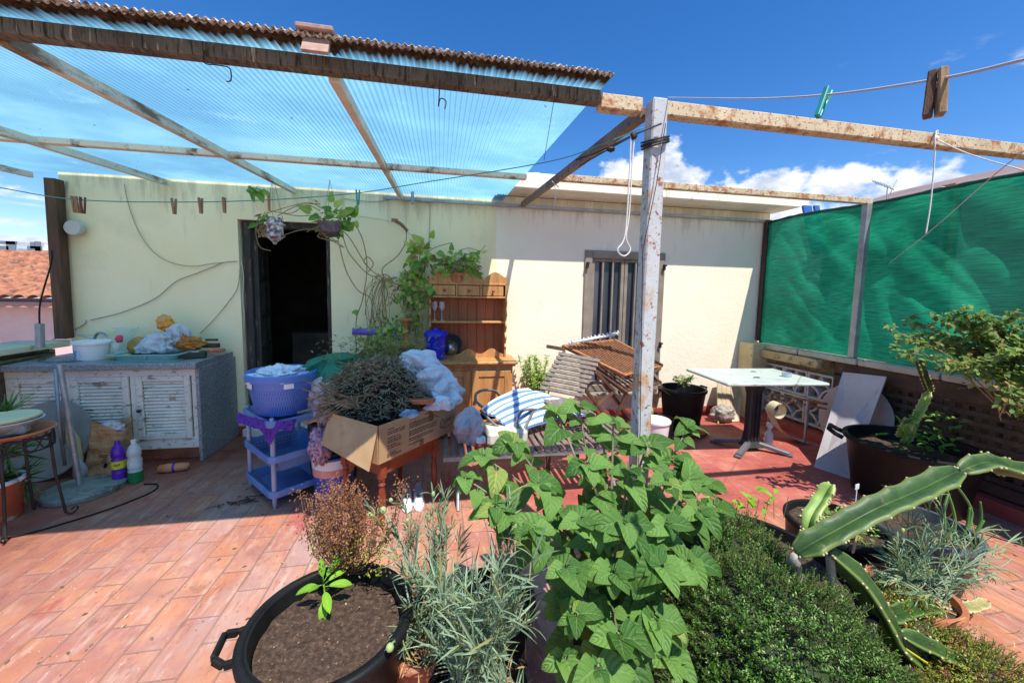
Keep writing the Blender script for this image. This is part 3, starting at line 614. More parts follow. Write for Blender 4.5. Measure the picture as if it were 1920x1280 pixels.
# ------------------------------------------------------------ right skyline
t = thing('neighbour_house', 'brownish roof of a neighbouring building rising behind the green net at far right', 'house', (23, 15, -3.5))
b = MB(); z0 = at(1815, 357, 12).z; a = at(1925, 306, 12)
b.add([(20.2, 12, z0), (a.x+2, 12, a.z+.5), (a.x+2, 18, a.z+.5), (20.2, 18, z0), (20.2, 12, z0-.2), (a.x+2, 12, a.z+.2), (a.x+2, 18, a.z+.2), (20.2, 18, z0-.2)], [(3, 2, 1, 0), (4, 5, 6, 7), (0, 1, 5, 4), (1, 2, 6, 5), (2, 3, 7, 6), (3, 0, 4, 7)])
ob('roof', b, pm('mauve_roof', [(.3, H('7a6866')), (.7, H('98827d'))], .6, .9, .1), t)
b = MB(); b.box((23.5, 15, (z0-3.5)/2-.1), (6, 5.6, z0+3.2)); ob('wall', b, m_wb, t)
b = MB(); p = at(1785, 362, 12); b.box((p.x, 12, p.z-1.5), (.3, .3, 3.4)); b.box((p.x, 12, p.z+.28), (.4, .4, .08)); tob('chimney', 'small brown capped chimney just left of the mauve roof behind the net', 'chimney', b, m_terra)
b = MB(); p = at(1768, 362, 12); b.lathe([(.2, -3.3), (.2, .02), (.16, .1), (0, .13)], (p.x-.1, 12, p.z+.1), 16); tob('water_tank', 'grey round water tank beside the small brown chimney behind the net', 'tank', b, m_galv, smooth=True, sharp=40)
t = thing('antenna', 'tv antenna on a thin mast rising behind the top of the green net', 'antenna', (16.3, 12, 3))
b = MB(); p = at(1665, 375, 12); q = at(1664, 348, 12); b.tube([(p.x, 12, p.z-1.5), (q.x, 12, q.z)], .018, 6); p2 = at(1640, 380, 12); q2 = at(1639, 347, 12); ob('mast', b, m_galv, t)
b = MB()
c = V((q.x, 12, q.z)); b.tube([c+V((-.7, 0, .1)), c+V((.3, 0, -.12))], .014, 5)
for i in range(7): k = c+V((-.65+i*.14, 0, .09-i*.03)); b.tube([k+V((0, -.1, -.1)), k+V((.02, .1, .12))], .01, 4)
b.tube([c+V((.25, 0, -.1)), c+V((.42, 0, .25))], .014, 5); b.tube([c+V((.25, 0, -.1)), c+V((.1, 0, -.45))], .014, 5); ob('aerial', b, m_galv, t)
for i, (px, w) in enumerate(((1525, .5), (1543, .3))):
    b = MB(); p = at(px, 388, 9); b.box((p.x, 9, p.z-.6), (w*.55, .06, 1.4), Matrix.Rotation(-.3, 3, 'X')); tob('solar_panel', ['larger blue solar panel above the roof edge right of the cornice', 'narrower blue solar panel right next to the larger one above the roof edge'][i], 'panel', b, pm('blue_panel', [(.3, H('2a4a86')), (.7, H('3d66a8'))], 3, .2, 0), group='blue panels on the far roof')
# ------------------------------------------------------------ stone sink counter
cnt = thing('kitchen_counter', 'outdoor granite sink counter with three peeling white louvred doors', 'counter', (-2.7, 3.9, 0))
def granite():
    m, n, L, b = nm('speckled_granite'); tc = n.new('ShaderNodeTexCoord'); co = tc.outputs['Object']
    vo = n.new('ShaderNodeTexVoronoi'); vo.inputs['Scale'].default_value = 320; L.new(co, vo.inputs[0])
    c = ramp(n, L, mixc(n, L, .5, vo.outputs['Color'], noisenode(n, L, co, 160, 4)), [(.32, H('34363a')), (.45, H('76787c')), (.6, H('a2a4a6')), (.75, H('c9c8c6'))])
    L.new(c, b.inputs['Base Color']); b.inputs['Roughness'].default_value = .45; return m
m_gran = granite()
m_peel = pm('peeling_white_paint', [(.3, H('d2ccbc')), (.7, H('eeeade'))], 4, .7, .4, 60, .004, st=(1, 1, 1), over=[(9, .57, .64, '9b8f78', (1, 1, 2.5)), (26, .62, .68, '5d5140', (1, 1, 3))])
TX0, TX1 = -3.42, -2.015
b = MB(); b.box((-2.7, 3.62, .835), (1.37, .05, .05), bev=.004); b.box((-2.55-.02, 3.93, .835), (1.09, .57, .05), bev=0); b.box((-3.25, 3.93, .835), (.25, .57, .05))
ob('countertop', b, m_gran, cnt)
b = MB(); b.box((-2.03, 3.94, .405), (.028, .6, .81), bev=.003); ob('side_panel', b, m_gran, cnt)
b = MB(); b.box((-2.72, 3.75, .06), (1.3, .05, .12)); ob('plinth', b, m_terra, cnt)
b = MB(); b.box((-2.72, 3.97, .46), (1.32, .5, .68)); ob('carcass', b, m_conc, cnt)
b = MB(); b.box((-2.715, 3.67, .775), (1.33, .03, .06), bev=.003); b.box((-2.715, 3.67, .16), (1.33, .03, .09), bev=.003)
for x in (-3.36, -2.965, -2.515, -2.065): b.box((x, 3.671, .475), (.04, .026, .54), bev=.003)
ob('face_frame', b, m_peel, cnt)
for k, (x0, x1) in enumerate(((-3.335, -2.99), (-2.94, -2.54), (-2.49, -2.09))):
    b = MB(); cx = (x0+x1)/2; w = x1-x0
    for x in (x0+.024, x1-.024): b.box((x, 3.655, .475), (.046, .024, .545), bev=.004)
    for z in (.226, .724): b.box((cx, 3.656, z), (w-.098, .022, .044), bev=.003)
    for i in range(16): b.box((cx, 3.664, .262+i*.0285), (w-.1, .006, .027), Matrix.Rotation(-.6, 3, 'X'))
    d = ob('door', b, m_peel, cnt)
    b = MB(); kx = (x1-.05) if k == 0 else x0+.03
    b.lathe([(0, -.03), (.014, -.028), (.016, -.018), (.007, -.01), (.007, 0)], (kx, 3.643, .46), 12, Matrix.Rotation(math.radians(-90), 3, 'X')); b.v = [(v[0], 2*3.643-v[1] if v[1] > 3.643 else v[1], v[2]) for v in b.v]
    ob('knob', b, pm('dark_knob', '2b2622', 5, .5), d, smooth=True)
m_steel = pm('brushed_steel', [(.3, H('9a9ea2')), (.7, H('c2c5c8'))], 20, .28, .1, 90, metal=.9, st=(1, 8, 1))
b = MB(); b.lathe([(.235, .004), (.225, .009), (.19, .006), (.182, -.02), (.17, -.13), (.03, -.15), (0, -.15)], (-3.08, 3.93, .86), 40, sy=.95, sx=1.05); ob('sink', b, m_steel, cnt, smooth=True, sharp=50)
b = MB(); b.lathe([(.022, 0), (.02, .05), (.012, .055), (.012, .11)], (-3.14, 4.17, .86), 14)
p0 = V((-3.14, 4.17, .97)); b.tube(smooth_path([p0+V((0, 0, -.02)), p0+V((0, -.0, .04)), p0+V((.05, -.02, .085)), p0+V((.14, -.06, .06)), p0+V((.2, -.1, -.02))]), .011, 10)
b.tube([p0+V((0, 0, .03)), p0+V((-.08, -.02, .06))], .007, 8); b.box(p0+V((-.09, -.02, .06)), (.05, .02, .016), bev=.004); ob('tap', b, m_steel, cnt, smooth=True, sharp=50)
b = MB(); p = at(128, 597, 4.24); b.tube([p+V((0, 0, 0)), p+V((0, -.09, 0))], .012, 8); b.tube([p+V((-.03, -.09, 0)), p+V((.05, -.09, 0))], .008, 8); tob('wall_valve', 'small white water valve on the wall above the tap', 'valve', b, m_white)
# ------------------------------------------------------------ things on the counter
def bucket(name, label, cat, c, r0, r1, h, m, band=None, lid=None, rim=.006, group=None, handle=False, rz=0):
    t = thing(name, label, cat, c, rz, group); b = MB()
    b.lathe([(0, 0), (r0*.97, 0), (r0, .006), (r1, h-.02), (r1+rim, h-.018), (r1+rim, h-.004), (r1, h), (r1-.006, h-.004), (r0-.008, .012), (0, .01)], (0, 0, 0), 40)
    ob('body', b, m, t, smooth=True, local=True, sharp=40)
    if band:
        for z0, z1, mm in band:
            q = MB(); ra = r0+(r1-r0)*z0/h+.0015; rb = r0+(r1-r0)*z1/h+.0015; q.lathe([(ra, z0), (rb, z1)], (0, 0, 0), 40); ob('label', q, mm, t, smooth=True, local=True)
    if lid: q = MB(); q.lathe([(r1+.012, h-.014), (r1+.012, h+.004), (r1+.006, h+.01), (r1-.012, h+.008), (r1-.02, h+.002), (0, h+.002)], (0, 0, 0), 40); ob('lid', q, lid, t, smooth=True, local=True, sharp=30)
    return t
m_lbl_b = pm('blue_print_label', [(.38, H('e2e4e4')), (.5, H('9cc4e6')), (.62, H('4a8cd0'))], 18, .4, 0)
bucket('plastic_tub', 'white lidded plastic tub with blue flower print, standing by the sink', 'tub', (-2.93, 3.86, .86), .098, .112, .15, m_white, None, m_white)
q = MB(); q.grid(lambda u, v: V((.107*math.cos(-2.6+u*.9), .107*math.sin(-2.6+u*.9), .03+.09*v)), 10, 6); ob('label', q, m_lbl_b, [o for o in S.collection.objects if o.name == 'plastic_tub'][0], local=True, smooth=True)
t = thing('glass_vase', 'tall flared clear glass vase on the counter right of the white tub', 'vase', (-2.83, 4.08, .86)); b = MB()
b.lathe([(0, 0), (.04, 0), (.045, .01), (.04, .02), (.048, .1), (.075, .23), (.088, .25), (.083, .25), (.07, .228), (.042, .1), (.034, .03), (0, .03)], (0, 0, 0), 32); ob('body', b, glass('clear_glass', (.93, .96, .95, 1), .86), t, smooth=True, local=True)
t = thing('wine_glass', 'small stemmed wine glass between the white tub and the vase', 'glass', (-2.79, 3.9, .86)); b = MB()
b.lathe([(.03, 0), (.028, .003), (.004, .006), (.004, .06), (.02, .075), (.03, .1), (.028, .13)], (0, 0, 0), 20); ob('body', b, glass('clear_glass2', (.9, .94, .95, 1), .7), t, smooth=True, local=True)
b = MB(); b.blob((-2.815, 3.98, 1.02), (.025, .02, .035), .3, 2, 4, 14); tob('pink_sponge', 'small pink sponge perched on the rim behind the white tub', 'sponge', b, pm('pink_foam', 'd8486a', 9, .8), smooth=True)
b = MB(); b.box((-2.72, 3.84, .885), (.14, .05, .035), .3, bev=.008); tob('soap_bar', 'yellowish soap bar beside the teal drying tray', 'soap', b, pm('soap', 'c0a860', 9, .5))
# dish tray
m_teal = pm('teal_plastic', [(.3, H('6ba3a2')), (.7, H('8bbdba'))], 4, .35, .05, 60)
t = thing('dish_tray', 'pale teal plastic dish drying tray holding bags and an amber bowl', 'tray', (-2.47, 3.86, .862), .03)
b = MB()
def rr(w, d, z, r=.05, n=6):
    pts = []
    for cx, cy, a0 in ((w/2-r, d/2-r, 0), (-w/2+r, d/2-r, 90), (-w/2+r, -d/2+r, 180), (w/2-r, -d/2+r, 270)):
        for i in range(n+1): a = math.radians(a0+90*i/n); pts.append(V((cx+r*math.cos(a), cy+r*math.sin(a), z)))
    return pts
def ringloft(b, rings, close=True):
    n = len(rings[0]); vs = [p for r in rings for p in r]
    fs = [(i*n+j, i*n+(j+1) % n, (i+1)*n+(j+1) % n, (i+1)*n+j) for i in range(len(rings)-1) for j in range(n)]
    if close: fs.append(tuple((len(rings)-1)*n+j for j in range(n)))
    b.add(vs, fs)
ringloft(b, [rr(.44, .27, 0), rr(.52, .34, .0), rr(.52, .34, .006), rr(.44, .27, .008), rr(.46, .29, .045), rr(.55, .36, .05), rr(.55, .36, .057), rr(.47, .3, .055), rr(.44, .27, .02)])
b.box((.02, -.14, .035), (.012, .03, .03)); ob('body', b, m_teal, t, local=True)
b = MB(); b.lathe([(.075, -.05), (.085, -.02), (.075, .02), (.045, .045), (.0, .05)], (-2.66, 3.96, .965), 28, Matrix.Rotation(1.1, 3, 'X')); b.lathe([(.075, -.05), (.06, -.02), (0, .03)], (-2.66, 3.96, .965), 28, Matrix.Rotation(1.1, 3, 'X')); tob('glass_bowl', 'amber glass bowl tipped on its side in the drying tray', 'bowl', b, pm('amber_glass', [(.3, H('8a6420')), (.7, H('b98a38'))], 6, .12, 0), smooth=True)
b = MB(); b.lathe([(0, 0), (.06, .0), (.09, .03), (.1, .07), (.095, .07), (.06, .01), (0, .01)], (-2.58, 4.1, .95), 28, Matrix.Rotation(.9, 3, 'X')); tob('steel_bowl', 'round steel bowl leaning behind the white carrier bag on the tray', 'bowl', b, m_steel, smooth=True)
def bagmat(name, c, k=.25, rough=.35):
    m, n, L, b = nm(name); tc = n.new('ShaderNodeTexCoord'); co = tc.outputs['Object']
    c0 = H(c); col = ramp(n, L, noisenode(n, L, co, 9, 5), [(.3, tuple(x*.8 for x in c0[:3])), (.7, tuple(min(1, x*1.08) for x in c0[:3]))])
    L.new(col, b.inputs['Base Color']); b.inputs['Roughness'].default_value = rough
    w = n.new('ShaderNodeTexVoronoi'); w.feature = 'DISTANCE_TO_EDGE'; w.inputs['Scale'].default_value = 11
    mp = n.new('ShaderNodeMapping'); L.new(co, mp.inputs[0]); nz = n.new('ShaderNodeTexNoise'); nz.inputs['Scale'].default_value = 6; L.new(co, nz.inputs[0])
    ad = n.new('ShaderNodeVectorMath'); ad.operation = 'MULTIPLY_ADD'; L.new(nz.outputs['Color'], ad.inputs[0]); ad.inputs[1].default_value = (.25, .25, .25); L.new(mp.outputs[0], ad.inputs[2]); L.new(ad.outputs[0], w.inputs['Vector'])
    h = mth(n, L, 'ADD', mth(n, L, 'MULTIPLY', w.outputs[0], 1.2), noisenode(n, L, co, 30, 5)); bump(n, L, h, b, .75, .02)
    t = n.new('ShaderNodeBsdfTranslucent'); L.new(col, t.inputs[0]); ms = n.new('ShaderNodeMixShader'); ms.inputs[0].default_value = k
    L.new(b.outputs[0], ms.inputs[1]); L.new(t.outputs[0], ms.inputs[2]); L.new(ms.outputs[0], n['Material Output'].inputs[0]); return m
m_bagw = bagmat('white_carrier_bag', 'd9dde6'); m_bago = bagmat('orange_bag', 'd98a3a'); m_clothw = pm('white_sheet', [(.3, H('b9bcc8')), (.7, H('dcdee6'))], 6, .85, .6, 22, .02)
b = MB(); b.drape((-2.46, 3.92, .96), (.13, .1, .12), 4, 3, .28, 2.0); b.drape((-2.37, 4.0, 1.03), (.07, .06, .13), 4, 8, .3, 2.2); b.v = [(v[0], v[1], max(v[2], .89)) for v in b.v]
tob('plastic_bag', 'crumpled white carrier bag lying in the drying tray', 'bag', b, m_bagw, smooth=True)
b = MB(); b.blob((-2.475, 4.02, 1.16), (.06, .05, .07), .35, 2, 11, 30, .8); tob('snack_bag', 'orange and clear snack bag on top of the white carrier bag', 'bag', b, pm('orange_print', [(.38, H('c8955a')), (.46, H('e0942e')), (.6, H('e6a84a')), (.64, H('e7e0d4'))], 9, .3, .4, 30, .01), smooth=True)
b = MB(); b.blob((-2.27, 3.98, .97), (.09, .06, .05), .6, 2.6, 13, 34, 1.0); b.blob((-2.3, 3.97, 1.0), (.025, .03, .06), .4, 2, 5, 16); tob('orange_wrapper', 'crumpled orange plastic wrapper right of the white bag', 'wrapper', b, m_bago, smooth=True)
b = MB(); b.box((-2.18, 3.86, .89), (.2, .11, .05), .35, bev=.004); b.m = 1; b.box((-2.24, 3.8, .885), (.11, .006, .035), .35); b.m = 2; b.box((-2.16, 3.87, .9165), (.05, .035, .002), .35)
tob('flat_box', 'dark green flat box with grey end and white sticker on the counter corner', 'box', b, [pm('dark_green_card', '26332e', 5, .5), m_galv, m_white])
b = MB(); b.beam((-2.25, 4.05, .95), (-2.05, 4.02, .95), .05, .04); b.box((-2.12, 4.05, 1.0), (.1, .03, .02), bev=.003); tob('wood_offcut', 'brown wooden offcut lying behind the dark green box', 'wood', b, m_wood_dk)
b = MB()
for i in range(7):
    a = rnd.uniform(0, 6); b.tube(smooth_path([V((-2.03, 3.95, .885))+V((.045*math.cos(a+k*1.3)*rnd.uniform(.5, 1.2), .06*math.sin(a+k*1.9), .01+.03*abs(math.sin(k+a)))) for k in range(6)], 4), .006, 5)
tob('net_bag', 'tangled orange mesh produce net at the right end of the counter', 'net', b, pm('salmon_net', 'd07a5a', 9, .7), smooth=True)
b = MB(); p = az(245, 668, .865); b.beam(p+V((-.08, -.0, 0)), p+V((.05, .03, .01)), .014, .006); tob('kitchen_knife', 'dark handled knife lying in front of the vase', 'knife', b, m_black)
# ------------------------------------------------------------ floor clutter, left
t = thing('paper_bag', 'crumpled brown paper bag of rubbish in front of the counter doors', 'bag', (-2.57, 3.43, 0))
def pbag(u, v):
    a = 2*math.pi*u; s = 1-.12*v; w = .125*s; d = .075*s
    x = math.copysign(abs(math.cos(a))**.5, math.cos(a))*w; y = math.copysign(abs(math.sin(a))**.5, math.sin(a))*d
    n_ = noise.noise(V((x*14, y*14, v*4))); k = noise.noise(V((u*9, v*7, 4)))
    x += .02*n_+.06*v; y += .02*k; z = v*.42+(.05*math.sin(a*2)+.03*k if v > .9 else 0)
    return V((x, y, z))
b = MB(); b.grid(pbag, 40, 18, True); ob('body', b, pm('kraft_paper', [(.3, H('97724c')), (.7, H('bf9a6e'))], 6, .8, .9, 14, .03), t, local=True)
b = MB(); b.blob((.05, 0, .37), (.09, .05, .06), .4, 3, 4, 24, .8); ob('rubbish', b, pm('mixed_rubbish', [(.35, H('7a5a44')), (.5, H('c9b9d6')), (.62, H('b49a80'))], 14, .5, .5, 30), t, local=True, smooth=True)
b = MB()
for i in range(5): b.box((.04, -.083+.006, .2-i*.014), (.06-.008*i, .002, .005))
b.box((.05, -.08, .12), (.02, .002, .035), Matrix.Rotation(.4, 3, 'Y')); ob('print', b, m_black, t, local=True)
b = MB(); b.blob((-2.69, 3.36, .09), (.04, .03, .09), .3, 1.6, 7, 26, .6, .95); tob('plastic_cup', 'crushed clear plastic film against the brown paper bag', 'rubbish', b, bagmat('clear_film', 'c2c4c2'), smooth=True)
def bottle(label, c, mb, mcap, bands, r=.042, h=.33):
    t = thing('bottle', label, 'bottle', c); b = MB()
    b.lathe([(0, .0), (r*.8, 0), (r, .012), (r, h*.3), (r*.93, h*.33), (r, h*.36), (r, h*.56), (r*.86, h*.6), (r*1.0, h*.66), (r*.98, h*.76), (r*.7, h*.86), (.014, h*.92), (.014, h*.94)], (0, 0, 0), 28); ob('body', b, mb, t, smooth=True, local=True)
    b = MB(); b.lathe([(.016, h*.92), (.017, h), (0, h)], (0, 0, 0), 18); ob('cap', b, mcap, t, smooth=True, local=True, sharp=40)
    for z0, z1, m in bands: b = MB(); b.lathe([(r+.001, h*z0), (r+.001, h*z1)], (0, 0, 0), 28); ob('label', b, m, t, smooth=True, local=True)
m_pur = pm('purple_plastic', [(.3, H('4f1f96')), (.7, H('6a34b8'))], 6, .25, 0)
bottle('purple cleaning bottle with a yellow label beside the paper bag', (-2.395, 3.30, 0), m_pur, m_pur, [(.37, .55, pm('yellow_label', [(.3, H('c9c01e')), (.55, H('d8d13a')), (.62, H('6a6a2a'))], 22, .5, 0))])
bottle('clear bottle with green liquid and a white cap next to the purple bottle', (-2.29, 3.3, 0), glass('cloudy_bottle', (.75, .82, .78, 1), .35, .25), m_white, [(.37, .55, pm('pale_label', [(.3, H('a9c4b4')), (.6, H('d4dcd6'))], 22, .5, 0)), (.02, .27, pm('green_liquid', '1f7a46', 3, .2, 0))])
t = thing('stuffed_toy', 'orange carrot shaped soft toy lying on the floor behind the bottles', 'toy', (-2.12, 3.45, .03), .15); b = MB()
b.lathe([(0, -.12), (.028, -.1), (.036, -.04), (.03, 0), (.033, .04), (.028, .09), (0, .1)], (0, 0, .004), 18, Matrix.Rotation(math.radians(90), 3, 'Y')); ob('body', b, pm('orange_cloth', [(.3, H('b9653a')), (.7, H('dd9468'))], 9, .8, .3), t, smooth=True, local=True)
b = MB(); b.lathe([(.032, -.008), (.036, 0), (.032, .008)], (.0, 0, .004), 18, Matrix.Rotation(math.radians(90), 3, 'Y')); ob('band', b, m_pur, t, local=True)
# parasol base
t = thing('parasol_base', 'grey round parasol base with tall metal tube in front of the counter', 'parasol base', (-2.54, 3.2, 0)); b = MB()
b.lathe([(0, 0), (.215, 0), (.22, .006), (.22, .03), (.21, .04), (.03, .052), (0, .052)], (0, 0, 0), 48); ob('base', b, pm('painted_concrete', [(.3, H('6f726c')), (.7, H('94978e'))], 6, .8, .4, 60, over=[(7, .55, .68, '4c4a40')]), t, smooth=True, local=True, sharp=30)
b = MB(); b.tube([at(150, 912, 3.2)-V((0, 0, .0)), at(112, 683, 3.2)], .017, 14); b.v = [tuple(V(v)-V((-2.54, 3.2, 0))) for v in b.v]; b.v = [(v[0], v[1], max(v[2], .045)) for v in b.v]; ob('tube', b, m_galv, t, smooth=True, local=True, sharp=40)
t = thing('metal_stand', 'grey two legged metal stand leaning next to the parasol tube', 'stand', (-2.7, 3.3, 0)); b = MB(); Y = 3.35
b.tube([at(104, 690, Y), at(112, 800, Y), at(122, 872, Y)], .011, 8); b.tube([at(117, 688, Y), at(120, 832, Y)], .009, 8); b.tube([at(100, 690, Y), at(122, 684, Y)], .011, 8); b.v = [(v[0], v[1], v[2]) for v in b.v]; ob('frame', b, m_galv, t, smooth=True)
b = MB(); Y = 3.45; b.panel(at(112, 785, Y), at(132, 838, Y), at(150, 872, Y), at(158, 862, Y), .008); b.panel(at(112, 785, Y), at(158, 862, Y), at(150, 822, Y), at(126, 790, Y), .008); tob('cutting_board', 'pale yellow plastic board leaning behind the parasol tube', 'board', b, pm('pale_yellow', 'ccc48e', 5, .5, .1))
b = MB(); q = V((-3.02, 3.52, 0)); b.lathe([(0, 0), (.3, 0), (.305, .01), (.3, .02), (0, .022)], q+V((0, 0, .28)), 48, Matrix.Rotation(math.radians(68), 3, 'X')); tob('round_table_top', 'grey round table top leaning against the left counter door', 'table top', b, pm('grey_disc', [(.3, H('7b7873')), (.7, H('979490'))], 4, .7, .2), smooth=True, sharp=30)
# iron plant stand
t = thing('plant_stand', 'black twisted iron plant stand with scrolled feet, at the far left edge', 'plant stand', (-2.56, 2.78, 0))
C0 = V((-2.56, 2.78, 0)); m_iron = pm('wrought_iron', [(.3, H('1c1a18')), (.7, H('35302b'))], 12, .6, .3, 90)
for a in (25, 115, 205, 295):
    d = V((math.cos(math.radians(a)), math.sin(math.radians(a)), 0)); b = MB(); base = C0+d*.16
    b.tube([base+V((0, 0, .56))-d*.01, base+V((0, 0, .3)), base+d*.03+V((0, 0, .02))], .0075, 6)
    b.tube([base+d*(.03+.035+.03*math.cos(k*.45+3.1)*(1-k*.05))+V((0, 0, .035+.03*math.sin(k*.45+3.6)*(1-k*.05))) for k in range(14)], .005, 6); ob('leg', b, m_iron, t)
b = MB(); n_ = 40
for z in (.57, .49): b.tube([C0+V((.165*math.cos(2*math.pi*i/n_), .165*math.sin(2*math.pi*i/n_), z)) for i in range(n_+1)], .005, 6)
for i in range(16):
    a = 2*math.pi*i/16; c = C0+V((.165*math.cos(a), .165*math.sin(a), .53)); tx = V((-math.sin(a), math.cos(a), 0)); b.tube([c+tx*(.03*math.cos(k*.524))+V((0, 0, .034*math.sin(k*.524))) for k in range(13)], .004, 5)
ob('ring', b, m_iron, t)
b = MB(); b.lathe([(0, .575), (.14, .575), (.18, .6), (.185, .605), (.175, .608), (.14, .585), (0, .583)], C0, 40); tob('clay_saucer', 'terracotta saucer on top of the iron plant stand', 'saucer', b, m_terra, smooth=True, sharp=40)
b = MB(); b.lathe([(0, .588), (.09, .588), (.15, .665), (.162, .67), (.157, .675), (.145, .67), (.09, .6), (0, .6)], C0+V((-.03, .0, 0)), 36); tob('salad_bowl', 'clear plastic bowl with white rim standing in the terracotta saucer', 'bowl', b, glass('clear_plastic', (.78, .8, .8, 1), .35, .2), smooth=True)
b = MB(); b.lathe([(0, .677), (.14, .677), (.15, .692), (.144, .697), (0, .695)], C0+V((-.03, .0, 0)), 36); tob('plate', 'cream plate covering the clear plastic bowl', 'plate', b, pm('cream_plate', 'd9cda0', 6, .5), smooth=True, sharp=40)
b = MB(); b.box(C0+V((.06, -.04, .625)), (.1, .07, .05), .3, bev=.01); tob('sponge', 'pale sponge block inside the clear bowl on the stand', 'sponge', b, m_conc)
bucket('paint_bucket', 'orange printed paint bucket with white rim under the iron plant stand', 'bucket', (-2.78, 2.88, 0), .115, .13, .26, pm('orange_print_bucket', [(.3, H('a3482e')), (.6, H('bb5d3c')), (.68, H('d8b49a'))], 12, .5, .1), None, None)
b = MB(); b.tube([V((-2.78+.135*math.cos(k*.33), 2.88+.135*math.sin(k*.33), .25)) for k in range(20)], .014, 8); ob('rim', b, m_white, [o for o in S.collection.objects if o.name == 'paint_bucket'][0], smooth=True)
b = MB(); b.tube(smooth_path([(-2.9, 2.62, .006), (-2.5, 2.64, .006), (-2.25, 2.82, .006), (-2.12, 2.98, .006), (-2.06, 3.12, .006), (-2.1, 3.22, .006), (-2.2, 3.24, .006)], 8), .005, 6); tob('floor_cable', 'thin black cable curving across the floor past the parasol base', 'cable', b, m_black, smooth=True)
# floor litter near the cart
b = MB()
for k in range(14):
    p = V((-1.42+rnd.uniform(-.12, .12), 2.86+rnd.uniform(-.04, .05), .006)); b.tube(smooth_path([p, p+V((rnd.uniform(-.05, .05), rnd.uniform(-.03, .03), .012)), p+V((rnd.uniform(-.09, .09), rnd.uniform(-.04, .04), .003))], 3), .003, 4)
tob('dead_twig', 'small dark tangle of dead twigs on the tiles left of the blue cart', 'twig', b, m_soil)

ry = random.Random(31)
t = thing('yucca', 'spiky dark green plant behind the iron plant stand at the left edge', 'plant', (-2.98, 3.02, 0)); b = MB()
for c_, nn_, L_ in ((at(18, 772, 3.0), 46, .17), (at(-6, 800, 2.95), 40, .2), (at(10, 850, 3.0), 60, .24), (at(-10, 900, 2.95), 50, .26), (at(30, 905, 3.0), 40, .2)):
    for i in range(nn_): b.leaf(c_, V((ry.uniform(-1, 1), ry.uniform(-.9, .6), ry.uniform(-.5, 1))), (0, -.4, 1), L_*ry.uniform(.6, 1.1), .014, .5, ry.uniform(.1, .9), 0, 2, 4)
ob('foliage', b, leafmat('yucca_leaf', '2f4a2a', '6f9048', .2, None, .45), t)
b = MB(); b.tube([(-2.98, 3.02, 0), (-2.98, 3.0, .35), tuple(at(8, 800, 3.0))], .018, 8); ob('stem', b, m_wood_dk, t)
b = MB(); r5 = random.Random(77)
for i in range(1500):
    if i < 700: x = r5.uniform(-3, 3.6); y = r5.uniform(.9, 4.1)
    elif i < 1100: x = r5.gauss(-.3, .6); y = r5.gauss(2.9, .35)
    else: x = r5.gauss(.2, 1.2); y = r5.gauss(1.7, .35)
    if not (-3.2 < x < 3.8 and .8 < y < 4.15): continue
    s_ = r5.choice((.003, .004, .005, .006, .012)); b.leaf((x, y, .002+s_*.15), (r5.uniform(-1, 1), r5.uniform(-1, 1), 0), (r5.uniform(-.3, .3), r5.uniform(-.3, .3), 1), s_*2, s_, .4, .3, 2, 2, 2)
tag(ob('floor_debris', b, pm('debris_bits', [(.38, H('3a2c22')), (.5, H('7a6248')), (.6, H('b9a88c'))], 3, .95, 0)), kind='stuff')
# ------------------------------------------------------------ three-tier cart, laundry basket
m_lav = pm('lavender_plastic', [(.3, H('5878ae')), (.7, H('7192c8'))], 5, .4, .05, 80)
m_lavleg = pm('grey_lavender_leg', [(.3, H('858fa6')), (.7, H('a2acc0'))], 5, .4, .05, 80)
def holes_mat(name, c, lo, hi, sc=95, dark='23305e'):
    m, n, L, b = nm(name); tc = n.new('ShaderNodeTexCoord'); sp = n.new('ShaderNodeSeparateXYZ'); L.new(tc.outputs['UV'], sp.inputs[0])
    a = mth(n, L, 'FRACT', mth(n, L, 'MULTIPLY', sp.outputs[0], sc)); w = mth(n, L, 'FRACT', mth(n, L, 'ADD', mth(n, L, 'MULTIPLY', sp.outputs[1], 22), mth(n, L, 'MULTIPLY', mth(n, L, 'FLOOR', mth(n, L, 'MULTIPLY', sp.outputs[0], sc)), .5)))
    d = mth(n, L, 'ADD', mth(n, L, 'POWER', mth(n, L, 'SUBTRACT', a, .5), 2), mth(n, L, 'POWER', mth(n, L, 'SUBTRACT', w, .5), 2))
    k = mth(n, L, 'LESS_THAN', d, .075)
    z = mth(n, L, 'MULTIPLY', mth(n, L, 'GREATER_THAN', sp.outputs[1], lo), mth(n, L, 'LESS_THAN', sp.outputs[1], hi)); k = mth(n, L, 'MULTIPLY', k, z)
    L.new(mixc(n, L, k, H(c), H(dark)), b.inputs['Base Color']); b.inputs['Roughness'].default_value = .38; bump(n, L, mth(n, L, 'SUBTRACT', 1, k), b, .5, .003); return m
cart = thing('storage_cart', 'lavender blue three tier plastic cart beside the cardboard box table', 'cart', (-1.11, 2.74, 0), math.radians(41))
CW, CD = .37, .47
def tray(z, dep, deck=True):
    b = MB(); c = V((CW/2, CD/2, 0))
    def R(w, d, zz, r=.05): return [p+c for p in rr(w, d, zz, r, 6)]
    ringloft(b, [R(CW-.08, CD-.08, z-dep), R(CW+.02, CD+.02, z-.012), R(CW+.045, CD+.045, z-.03), R(CW+.045, CD+.045, z+.01), R(CW+.035, CD+.035, z+.014), R(CW+.01, CD+.01, z+.01), R(CW-.095, CD-.095, z-dep+.008)])
    return b
for z, dp in ((.11, .05), (.355, .12), (.60, .03)): ob('tray', tray(z, dp), m_lav, cart, local=True)
b = MB()
for i in range(12):
    for j in range(3): b.box((.06+i*.024, CD/2+.205-j*.006, .335-j*.022), (.008, .006, .008)); b.box((.06+i*.024, .033+j*.006, .315-j*.02), (.008, .004, .008))
